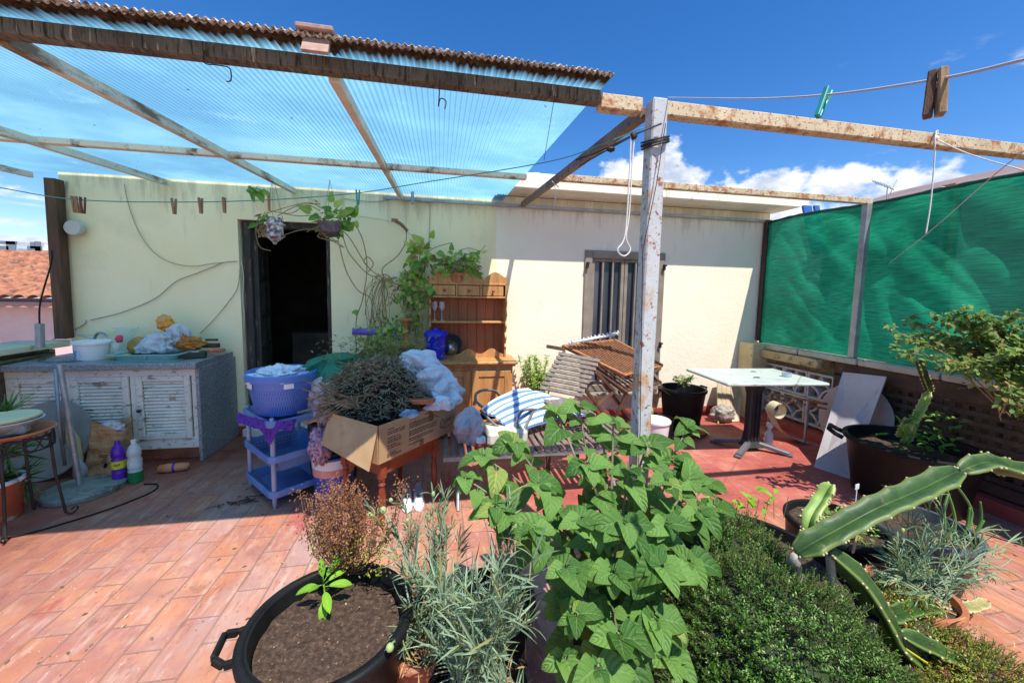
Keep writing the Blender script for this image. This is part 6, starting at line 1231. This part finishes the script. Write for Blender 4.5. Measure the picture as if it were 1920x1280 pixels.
# ------------------------------------------------------------ carnations
m_dia = leafmat('carnation_leaf', '5f7a60', '9cb092', .22, None, .5); m_dia2 = leafmat('carnation_old_leaf', '868c52', 'b3ac74', .3, None, .6); m_bud = leafmat('carnation_bud', '7d9f62', 'b9c98a', .2, None, .5)
m_dry = leafmat('dry_blade', '8f6f4a', 'c9a878', .2, None, .7)
def carnation(t, roots, stems, blade=.11, seed=1, spread=.1):
    r = random.Random(seed); b = MB(); q = MB(); o_ = MB(); bu = MB(); dr = MB()
    for (bx_, e, ln) in stems:
        base = V(bx_); e = V(e); mid = (base+e)/2+V((r.gauss(0, .02), r.gauss(0, .02), .02)); pts = smooth_path([base, mid, e], 9); b.tube(pts, [.0028-.0014*i/len(pts) for i in range(len(pts))], 5, False)
        tan0 = (e-base).normalized()
        for j in range(2, len(pts)):
            for s in range(r.choice((1, 2, 3))):
                d = tan0*1.1+V((r.uniform(-1, 1), r.uniform(-1, 1), r.uniform(-.3, .5)))*.75; L_ = blade*ln*r.uniform(.55, 1.15)
                (q if r.random() < .9 else o_).leaf(pts[j], d, V((r.uniform(-1, 1), r.uniform(-1, .2), 1)), L_, .0056*r.uniform(.6, 1.3), .6, r.uniform(-.2, 1.6), 0, 2, 5)
        if r.random() < .12: k_ = MB(); k_.blob(e+tan0*.008, (.008, .008, .012), .08, 2, 3, 10); ob('bud', k_, m_bud, t, smooth=True)
    for k in range(len(stems)*5):
        rt = V(r.choice(roots)); p = rt+V((r.gauss(0, spread*.5), r.gauss(0, spread*.5), r.uniform(-.04, .04))); dr.leaf(p, V((r.uniform(-1, 1), r.uniform(-1, .2), r.uniform(-.9, .5))), (0, -.5, 1), r.uniform(.03, .09), .005, .4, 1.2, 0, 2, 3)
    for nme, x, mm in (('stems', b, m_dia), ('foliage', q, m_dia), ('yellow_foliage', o_, m_dia2), ('buds', bu, m_bud), ('dry_foliage', dr, m_dry)):
        if x.v: ob(nme, x, mm, t, smooth=(nme in ('buds', 'stems')))
rc_ = random.Random(8)
t = potted('carnation', 'grey green carnation in a black pot, nearest the big soil tub', (.12, 1.12, 0), .13, .155, .24, .04, None)
stems = []
for i in range(24):
    base = V((.12+rc_.gauss(0, .06), 1.12+rc_.gauss(0, .06), .22)); px, py = rc_.choice([(rc_.uniform(800, 1010), rc_.uniform(1060, 1270)), (rc_.uniform(760, 960), rc_.uniform(1100, 1275)), (rc_.uniform(830, 1000), rc_.uniform(1020, 1150))]); stems.append((base, at(px, py, rc_.uniform(.92, 1.2)), 1))
for px, py in ((955, 965), (965, 990), (940, 1000), (985, 1030), (950, 940), (960, 1010), (970, 1040), (930, 1050)): stems.append(((.22, 1.2, .24), at(px, py, 1.3), .9))
carnation(t, [(.12, 1.12, .24), (.05, 1.05, .24), (.2, 1.15, .24)], stems, .115, 3, .12)
t = potted('carnation', 'grey green carnation with tall seed stems in a terracotta pot, behind the soil tub', (-.06, 1.38, 0), .10, .13, .2, .03, m_terra)
stems = []
for i in range(18):
    base = V((-.05+rc_.gauss(0, .05), 1.36+rc_.gauss(0, .05), .2)); stems.append((base, at(rc_.uniform(745, 900), rc_.uniform(1050, 1230), rc_.uniform(1.15, 1.4)), 1))
for px, py in ((700, 960), (812, 930), (820, 955), (833, 960), (805, 975), (770, 1010), (785, 985), (845, 990), (862, 1010), (825, 1000), (735, 985), (760, 950), (835, 935), (815, 1020)): stems.append(((-.04, 1.38, .22), at(px, py, 1.45), .75))
carnation(t, [(-.05, 1.36, .22)], stems, .105, 5, .1)
for px, py, r_ in ((694, 966, .011), (718, 956, .013), (733, 937, .008), (764, 975, .007), (731, 1213, .012), (760, 1050, .006)): b = MB(); b.blob(at(px, py, 1.38 if py < 1100 else 1.1), (r_, r_, r_*1.05), .05, 2, 1, 12); ob('seed_head', b, m_bud, t, smooth=True)
potted('empty_pot', 'wide black pot of bare soil shaded by the broad leaved plant', (.22, 1.52, 0), .15, .18, .2, .05, None, cat='pot')
# ------------------------------------------------------------ broad-leaved plant
m_phy = leafmat('broad_leaf', '3b6428', '6c9446', .26, '86a06a', .55, 8, .55)
m_phy_s = pm('plant_stem', [(.3, H('5f6a48')), (.7, H('8f8a6e'))], 20, .8, .2)
ph = thing('broad_leaf_plant', 'large bushy plant with heart shaped green leaves in front of the rusty post', 'plant', (.66, 1.28, 0)); rq = random.Random(17)
b = MB(); b.lathe([(0, 0), (.14, 0), (.18, .26), (.19, .26), (.19, .285), (.17, .285), (.16, .24), (0, .24)], (.66, 1.28, 0), 36); ob('pot', b, m_black, ph, smooth=True, sharp=40)
b = MB(); q = MB(); qy = MB()
tips = [(1340, 950, 1.35), (1300, 900, 1.35), (872, 895, 1.45), (905, 855, 1.5), (965, 830, 1.5), (1045, 775, 1.5), (1085, 760, 1.5), (1150, 790, 1.45), (1215, 830, 1.4), (1290, 800, 1.55), (1010, 905, 1.3), (1100, 870, 1.3), (1180, 880, 1.25), (1250, 900, 1.25), (930, 950, 1.3), (1000, 990, 1.15), (1090, 970, 1.1), (1170, 980, 1.05), (1250, 980, 1.1), (1310, 960, 1.2), (1060, 1060, 1.0), (1150, 1070, .97), (1240, 1060, 1.0), (1290, 1050, 1.05), (1080, 1150, .95), (1160, 1190, .92), (1230, 1160, .95), (1120, 1250, .9), (1250, 1230, .95), (1060, 1230, .98), (1190, 1260, .95), (1130, 820, 1.55), (1260, 860, 1.45), (1050, 1110, 1.05), (1330, 905, 1.45)]
def bigleaf(p, d, up, L_):
    (q if rq.random() < .975 else qy).leaf(p, d, up, L_, L_*rq.uniform(.66, .95), rq.uniform(.05, .5), rq.uniform(0, 1.5), 1, 10, 12, rq.uniform(.012, .03), rq.uniform(0, 6))
for i, (px, py, Y) in enumerate(tips):
    e = at(px, py, Y); root = V((.66+rq.uniform(-.08, .08), 1.28+rq.uniform(-.08, .08), .25)); mid = root*.45+e*.55+V((0, 0, .08)); pts = smooth_path([root, mid, e], 10); b.tube(pts, [.007-.004*j/len(pts) for j in range(len(pts))], 6, False)
    for j in range(5, len(pts), 2):
        for s in ((0, 1) if rq.random() < .25 else (0,)):
            tdir = (pts[j]-pts[j-1]).normalized(); side = tdir.cross(V((0, 0, 1))).normalized()*(1 if (j//2+s) % 2 else -1)
            fr_ = j/len(pts); L_ = (.09 if fr_ < .85 else .055)*rq.uniform(.5, 1.35)
            d = side*rq.uniform(.4, 1)+V((rq.uniform(-.4, .4), -.55+rq.uniform(-.4, .4), rq.uniform(-.55, .05)))+tdir*.35
            pe = pts[j]+d.normalized()*L_*.3; b.tube([pts[j], pe], .0018, 4, False); bigleaf(pe, d, V((rq.uniform(-.3, .4), -.55, 1)), L_)
    for s in range(4):
        a = s*1.57+rq.uniform(-.3, .3); d = V((math.cos(a), math.sin(a)*.6-.35, rq.uniform(-.15, .25))); bigleaf(e+d*.012, d, V((rq.uniform(-.3, .4), rq.uniform(-.9, -.1), 1)), rq.uniform(.045, .1))
ob('stems', b, m_phy_s, ph, smooth=True); ob('foliage', q, m_phy, ph, smooth=True); ob('pale_foliage', qy, leafmat('broad_leaf_old', '74903f', '98a858', .3, 'c8c88a', .55, 8, .5), ph, smooth=True)
b = MB(); b.blob(at(1145, 978, 1.2), (.011, .011, .011), .05, 2, 1, 12); ob('fruit', b, pm('orange_fruit', 'd89a2a', 9, .4), ph, smooth=True)
# ------------------------------------------------------------ herb tub
m_hst = pm('herb_twig', [(.3, H('3a4022')), (.7, H('66663c'))], 30, .9, 0)
def mound(nm_, t, lumps, n, L_, W_, mats, seed, kk=7, step=.012, core='23301a', names=('foliage', 'pale_foliage')):
    r = random.Random(seed); qs = [MB() for _ in mats]; b = MB(); cb = MB()
    tot = sum(l[1][0]*l[1][1] for l in lumps)
    for (c, rd) in lumps:
        cb.blob(c, (rd[0]*.84, rd[1]*.84, rd[2]*.84), .12, 3, 5, 30, .3)
        for i in range(int(n*rd[0]*rd[1]/tot)):
            th = r.uniform(0, 6.283); ph_ = math.acos(r.uniform(-.15, 1)); d = V((math.cos(th)*math.sin(ph_), math.sin(th)*math.sin(ph_), math.cos(ph_))); k = r.uniform(.84, 1.06)
            if noise.noise(d*5+V(c)*3) < -.28: continue
            k *= 1+.22*noise.noise(d*3.3+V(c)*4)+.12*noise.noise(d*9+V(c)*4); p = V(c)+V((d.x*rd[0], d.y*rd[1], d.z*rd[2]))*k; g = (d+V((r.uniform(-.5, .5), r.uniform(-.5, .5), r.uniform(-.1, .7)))).normalized()
            qq = qs[r.choices(range(len(mats)), [6, 2, 1][:len(mats)])[0]]; b.tube([p-g*.03, p+g*step*kk*.5], .0011, 3, False)
            for j in range(kk):
                a = r.uniform(0, 6.28); o_ = V((math.cos(a), math.sin(a), r.uniform(.1, .9))); qq.leaf(p+g*step*.5*j, o_+g*.6, g+V((0, 0, .2)), L_*r.uniform(.7, 1.3), W_, .3, .5, 0, 1, 2)
    ob('core', cb, pm(nm_+'_core', [(.3, H(core)), (.7, H('3a4426'))], 30, .95, .6, 50, .02), t); ob('stems', b, m_hst, t)
    for qq, mm, nn_ in zip(qs, mats, names+('reddish_foliage',)):
        if qq.v: ob(nn_, qq, mm, t)
t = potted('herb_tub', 'dense dark green fine leaved herb spilling over a large black tub', (1.3, 1.35, 0), .3, .4, .36, .04, None, 0); rt = random.Random(2)
m_hb = leafmat('herb_leaf', '2f561c', '5f8f38', .25, None, .4); m_hb2 = leafmat('herb_leaf_pale', '6c9044', '9cb874', .25, None, .35)
mound('herb', t, [((1.12, 1.06, .22), (.34, .32, .30)), ((1.22, 1.42, .25), (.30, .26, .24)), ((.98, .86, .12), (.26, .26, .26)), ((1.32, .92, .12), (.22, .2, .24))], 11000, .0115, .0046, [m_hb, m_hb2, m_hb], 3, 8)
b = MB()
for i in range(5):
    p = at(1400+i*18, 945-i*2, 1.68); b.tube([p-V((0, 0, .1)), p+V((rs.uniform(-.02, .02), 0, .02))], .0015, 4)
ob('sprouts', b, m_phy_s, t)
q = MB()
for i in range(26): p = at(rs.choice((1405, 1440, 1400, 1330))+rs.uniform(-18, 18), 930+rs.uniform(-18, 22), 1.66); q.leaf(p, V((rs.uniform(-1, 1), rs.uniform(-1, .2), rs.uniform(-.3, .8))), (0, -.5, 1), .045, .022, .3, .8, 2, 2, 4)
ob('weed_leaves', q, m_pep, t)
# ------------------------------------------------------------ dragon fruit cactus reaching across
cp = thing('climbing_cactus', 'long three winged cactus stems arching across the lower right foreground', 'cactus', (1.42, 1.16, 0))
b = MB(); b.lathe([(0, 0), (.08, 0), (.1, .15), (.105, .15), (.105, .17), (.09, .17), (0, .15)], (1.62, 1.18, 0), 28); ob('pot', b, m_terra, cp, smooth=True, sharp=40)
a_ = MB()
for pts, R, tw, mm in (([(1493, 1037, 1.1), (1560, 1000, 1.08), (1640, 957, 1.07), (1720, 922, 1.08), (1797, 884, 1.1)], .052, 2.55, m_cact), ([(1800, 884, 1.1), (1850, 868, 1.1), (1900, 880, 1.08), (1990, 895, 1.05)], .042, .6, m_cact),
                       ([(1555, 1035, 1.1), (1610, 1085, 1.06), (1650, 1145, 1.02), (1680, 1200, 1.0), (1720, 1240, .98)], .046, 2.2, m_cact), ([(1690, 1190, 1.0), (1745, 1215, .98), (1810, 1250, .96), (1880, 1300, .94)], .036, .9, m_cact),
                       ([(1530, 1005, 1.12), (1522, 975, 1.14), (1545, 935, 1.16), (1560, 908, 1.16)], .035, .2, m_cact2), ([(1660, 1160, 1.05), (1700, 1145, 1.1), (1760, 1135, 1.15)], .036, .3, m_cact), ([(1762, 1134, 1.15), (1810, 1140, 1.2), (1850, 1128, 1.25)], .026, .3, cact_mat('cactus_old', '6f7a44', 'b3a878', 'd8cfa8'))):
    b = MB(); cactus(b, [at(*p) for p in pts], R, tw=tw, sc=8 if R > .05 else 5); ob('stem', b, [mm, m_areo], cp, smooth=True)
b = MB(); b.tube(smooth_path([(1.45, 1.12, .15), at(1500, 1100, 1.12), at(1492, 1045, 1.1)], 6), .016, 8); b.tube(smooth_path([(1.5, 1.12, .15), at(1560, 1100, 1.1), at(1556, 1040, 1.1)], 6), .014, 8); b.blob(at(1490, 1050, 1.1), (.022, .02, .028), .2, 2, 1, 14); ob('woody_stem', b, m_conc, cp, smooth=True)
b = MB(); b.tube([at(1697, 1215, .97), at(1750, 1250, .97)], .004, 6); tob('yellow_tie', 'thin yellow plastic strip lying along the lower cactus stem', 'strip', b, pm('yellow_plastic', 'c9c040', 5, .4, 0))
b = MB(); p = az(1607, 912, .45); b.box(p, (.035, .003, .03), .2, bev=0); b.box(p+V((0, 0, -.15)), (.006, .003, .3), .2); tob('plant_label', 'small white plant label stake standing behind the climbing cactus', 'label', b, m_white)
b = MB(); p = at(1608, 990, 1.35); b.box(p+V((0, 0, -.02)), (.012, .004, .2), Matrix.Rotation(.12, 3, 'Y')); tob('wooden_stake', 'small wooden plant stake below the climbing cactus', 'stake', b, m_ltwood)
# ------------------------------------------------------------ right-hand pots
t = potted('onion_pot', 'round grey pot with tall tubular onion leaves at the lower right', (2.48, 1.50, 0), .17, .225, .33, .05, pm('dark_grey_plastic', [(.3, H('3c3f45')), (.7, H('565a62'))], 6, .5, .1), 0); b = MB()
for (x0, y0), (x1, y1), (x2, y2) in (((1800, 1025), (1822, 960), (1790, 905)), ((1785, 1030), (1790, 970), (1772, 908)), ((1810, 1030), (1838, 980), (1838, 940)), ((1775, 1030), (1770, 960), (1778, 925)), ((1795, 1030), (1812, 990), (1818, 950)), ((1790, 1030), (1775, 980), (1755, 950)), ((1815, 1028), (1830, 1000), (1845, 975))): b.tube(smooth_path([at(x0, y0, 1.42), at(x1, y1, 1.42), at(x2, y2, 1.42)], 6), [.008-.0003*k for k in range(13)], 7)
ob('leaves', b, leafmat('onion_leaf', '4a7a3a', '7aa25a', .15, None, .35), t, smooth=True)
t = potted('seed_tray_pot', 'black square rimmed planter with dry soil behind the right hand carnation', (2.1, 1.62, 0), .2, .22, .3, .03, None)
q = MB(); leafcloud(q, (2.08, 1.58, .31), (.16, .14, .05), 260, .035, .012, rs); ob('foliage', q, leafmat('light_weed', '6f9a3a', '9fbc5e', .3, None, .5), t)
t = potted('carnation', 'grey green carnation sprawling from a terracotta pot at the right', (2.02, 1.22, 0), .12, .16, .24, .03, m_terra); stems = []
for i in range(30):
    base = V((2.02+rc_.gauss(0, .06), 1.22+rc_.gauss(0, .06), .23)); stems.append((base, at(rc_.uniform(1650, 1850), rc_.uniform(940, 1120), rc_.uniform(1.1, 1.5)), 1))
for px, py in ((1905, 1010), (1870, 1040), (1880, 1065), (1860, 1080), (1760, 925), (1745, 935), (1700, 945)): stems.append(((2.1, 1.2, .25), at(px, py, 1.25), .9))
carnation(t, [(2.02, 1.22, .24), (2.1, 1.12, .18)], stems, .11, 9, .14)
t = potted('ice_plant', 'low mixed green and reddish succulent with tiny pink flowers, lower right', (1.86, 1.0, 0), .14, .18, .16, .03, m_terra)
m_ice = leafmat('ice_leaf', '6f8a2a', 'a8b040', .3, None, .4); m_ice2 = leafmat('ice_leaf_red', '8a5a3a', 'b3804e', .25, None, .4)
mound('ice', t, [((1.80, 1.14, .14), (.22, .18, .14)), ((1.9, .98, .06), (.26, .2, .15)), ((1.66, .90, .04), (.24, .2, .15)), ((2.0, 1.06, .04), (.18, .18, .1))], 5200, .013, .0038, [m_ice, m_ice2, m_ice2], 5, 7, .011, '4a4420')
b = MB()
for i in range(22):
    p = V((1.85+rs.uniform(-.2, .25), 1.0+rs.uniform(-.15, .15), rs.uniform(.14, .2)))
    for k in range(8): a = k*.785; b.leaf(p, V((math.cos(a), math.sin(a), .3)), (0, 0, 1), .01, .003, 0, .1, 0, 1, 1)
ob('flowers', b, pm('pink_petal', 'b8489a', 9, .6, 0), t)
# ------------------------------------------------------------ lines, pegs, wires, strings
def dep(px, py, D): return CAM+ray(px, py)*D
m_line = pm('grey_line', 'b4b6ba', 5, .6, 0); m_teal2 = pm('teal_line', '3f8f8c', 5, .6, 0); m_string = pm('white_string', 'd6d4cc', 30, .9, .2, 300); m_wire = pm('black_wire', '20201f', 9, .6, 0)
cl = [at(1252, 183, 1.56), dep(1400, 185, 1.2), dep(1548, 178, .86), dep(1755, 149, .62), dep(1925, 111, .5), dep(2050, 85, .43)]
b = MB(); b.tube(smooth_path(cl, 10), .0022, 6); tob('clothesline', 'grey clothesline running from the post top towards the upper right corner', 'line', b, m_line, smooth=True)
m_pegw = pm('old_peg_wood', [(.3, H('6a5238')), (.7, H('a98c64'))], 12, .8, .3, 80, st=(8, 8, 1)); m_pegt = pm('teal_peg', [(.3, H('1f7d78')), (.7, H('2f9c92'))], 9, .45, .05)
def peg(label, p, ax_, mm, s=1.0, rz=0., tilt=0., group=None, both=True):
    t = thing('clothes_peg', label, 'peg', tuple(p), rz, group)
    R_ = Matrix.Rotation(tilt, 3, 'Y')
    for k in (-1, 1):
        b = MB(); b.box(R_ @ V((k*.0055*s, 0, -.024*s)), (.0075*s, .0105*s, .073*s), R_ @ Matrix.Rotation(k*.07, 3, 'Y'), bev=.0015*s); ob('arm', b, mm, t, local=True)
    b = MB(); b.tube([R_ @ V((.009*s*math.cos(i*.6), .006*s*math.sin(i*.6), (-.018+.0006*i)*s)) for i in range(22)], .0009*s, 4); ob('spring', b, m_galv, t, local=True)
    return t
p = dep(1764, 147, .615); peg('wooden clothes peg on the grey line, right one of the big weathered pair', p, 0, m_pegw, 1.05, .9, .22, 'weathered wooden pegs on the upper right line')
p = dep(1748, 152, .625); peg('darker wooden clothes peg on the grey line, left one of the big weathered pair', p, 0, m_wood_dk, 1.05, .5, .26, 'weathered wooden pegs on the upper right line')
p = dep(1551, 176, .86); peg('teal plastic clothes peg tilted on the grey line right of the post', p, 0, m_pegt, 1.0, .2, .45)
tl = [at(-60, 341, 2.0), at(0, 352, 2.0), at(140, 374, 2.0), at(320, 379, 2.0), at(500, 375, 2.0), at(670, 362, 2.0), at(790, 343, 1.95), at(1030, 303, 1.75), at(1130, 270, 1.65), at(1205, 240, 1.56)]
b = MB(); b.tube(smooth_path(tl, 8), .0022, 6); tob('clothesline', 'thin teal clothesline sagging under the blue roof across the house front', 'line', b, m_teal2, smooth=True)
for i, (px, py, lab) in enumerate(((139, 376, 'left one of the three wooden pegs bunched at the left end of the teal line'), (147, 377, 'middle one of the three wooden pegs bunched at the left end of the teal line'), (155, 378, 'right one of the three wooden pegs bunched at the left end of the teal line'),
                                   (326, 380, 'single wooden peg on the teal line, nearest the bunch of three'), (376, 379, 'single wooden peg on the teal line between two other single pegs'), (420, 378, 'single wooden peg on the teal line just left of the doorway'), (504, 374, 'wooden peg on the teal line above the ornate hanging pot'))):
    peg(lab, at(px, py-3, 2.0), 0, m_pegw if i != 2 else m_wood_dk, .95, .3*i, 0, 'wooden pegs on the teal line')
peg('teal plastic peg on the teal line above the wall between door and hutch', at(671, 361, 2.0), 0, m_pegt, .95, .3, 0)
b = MB()
for z in (2.155, 2.16, 2.17, 2.145): b.tube([(.912+.058*math.cos(k*.6+z*9)*(1 if abs(math.cos(k*.6)) < .7 else .93), 1.59+.058*math.sin(k*.6+z*9), z+.02*math.cos(k*.6)) for k in range(12)], .004, 5)
b.tube(smooth_path([at(1240, 232, 1.53), at(1200, 248, 1.52), at(1170, 262, 1.56), at(1120, 285, 1.62), at(1080, 300, 1.7)], 5), .004, 5); b.tube(smooth_path([at(1205, 245, 1.53), at(1150, 275, 1.58), at(1085, 312, 1.75)], 5), .003, 5); b.blob(at(1188, 255, 1.53), (.015, .012, .016), .4, 3, 2, 14); b.blob(at(1145, 280, 1.58), (.018, .012, .01), .5, 3, 6, 14)
tob('black_wire', 'knotted black wire wound around the top of the rusty post', 'wire', b, m_wire, smooth=True)
b = MB(); b.tube(smooth_path([at(1183, 255, 1.53), at(1180, 330, 1.53), at(1172, 440, 1.53), at(1158, 468, 1.53), at(1170, 480, 1.53), at(1182, 468, 1.53), at(1174, 445, 1.53), at(1180, 400, 1.53), at(1186, 300, 1.53), at(1190, 255, 1.53)], 8), .0032, 6); tob('hanging_rope', 'white rope loop hanging beside the rusty post', 'rope', b, m_string, smooth=True)
b = MB(); b.tube([at(1248, 232, 1.53), at(1230, 350, 1.535), at(1205, 470, 1.54), (.885, 1.545, .9), (.885, 1.545, .5)], .0018, 5); tob('thin_wire', 'thin dark wire running down the front of the rusty post', 'wire', b, m_wire)
b = MB(); b.tube(smooth_path([at(1756, 248, 1.56), at(1753, 262, 1.55), at(1752, 300, 1.55), at(1745, 380, 1.55), at(1736, 438, 1.55)], 8), .0032, 6); b.blob(at(1755, 260, 1.555), (.011, .011, .013), .3, 2, 1, 12); b.tube(smooth_path([at(1757, 262, 1.55), at(1820, 290, 1.4), at(1925, 321, 1.2)], 6), .003, 6); b.tube([at(1754, 249, 1.56), at(1758, 244, 1.6), at(1757, 262, 1.56)], .004, 6)
tob('hanging_rope', 'white rope knotted over the right rusty beam with a dangling end', 'rope', b, m_string, smooth=True)
b = MB(); b.tube(smooth_path([at(1665, 495, 2.9), at(1736, 440, 1.56), at(1850, 340, 1.2), at(1930, 275, 1.0)], 6), .0022, 5); tob('stay_cord', 'thin grey cord stretched diagonally in front of the green net', 'cord', b, m_line, smooth=True)
for pts, lab in (([(383, 95), (383, 118), (405, 122), (430, 128), (433, 150), (425, 153)], 'short bent wire hook dangling from the left part of the roof beam'), ([(825, 150), (823, 185), (822, 200), (826, 185), (836, 190), (834, 205)], 'short forked wire dangling from the middle of the roof beam')):
    b = MB(); b.tube(smooth_path([at(x, y, 1.56) for x, y in pts], 5), .0022, 5); tob('wire_hook', lab, 'wire', b, m_wire, smooth=True)
b = MB(); b.tube([at(1040, 180, 1.56), at(1030, 240, 1.7), at(1020, 300, 1.78)], .0015, 4); tob('thin_wire', 'thin wire hanging from the roof beam near the right end of the blue sheets', 'wire', b, m_wire)
b = MB(); b.tube(smooth_path([at(1035, 340, 2.95), at(1048, 352, 2.95), at(1040, 345, 2.95), at(1042, 365, 2.95), at(1038, 390, 2.95)], 5), .003, 5); tob('string_end', 'short white string tied where the brown rafter meets the rusty rail', 'string', b, m_string, smooth=True)
def wallcable(pts, lab, r=.004, mm=None):
    b = MB(); b.tube(smooth_path([at(x, y, 4.235) for x, y in pts], 7), r, 5); tob('wall_cable', lab, 'cable', b, mm or pm('cream_cable', 'a9a78a', 5, .7, 0), smooth=True)
wallcable([(233, 345), (240, 380), (258, 430), (285, 470), (320, 492), (360, 499), (400, 494), (440, 490)], 'cable sagging down the wall from the roof to the door jamb')
wallcable([(170, 600), (230, 585), (290, 560), (330, 528), (370, 512), (400, 500), (420, 492), (445, 490)], 'dark cable rising along the wall from the tap to the door jamb', .004, m_conc)
wallcable([(375, 625), (400, 600), (425, 570), (445, 540), (450, 500)], 'cable curving from the counter end up to the door jamb')
wallcable([(640, 372), (700, 378), (760, 372), (800, 380), (806, 390), (805, 440), (803, 470)], 'cable running under the roof edge and down towards the hutch')
wallcable([(560, 355), (620, 395), (730, 415), (770, 440), (800, 470), (860, 500)], 'thin wire strung diagonally across the wall above the vines', .002)
wallcable([(860, 470), (880, 465), (900, 470), (910, 460)], 'short wire loop right of the plants above the hutch', .002, m_wire)
wallcable([(125, 340), (118, 420), (112, 480), (108, 560), (110, 630)], 'thick cream cable hanging beside the brown corner post', .008)
wallcable([(452, 490), (457, 520), (455, 560), (458, 590), (456, 620)], 'twisted white wires hanging on the left door jamb', .003, m_string)
wallcable([(0, 680), (60, 655), (110, 632), (155, 610), (162, 600)], 'cable slung from the left parapet to the tap', .005)
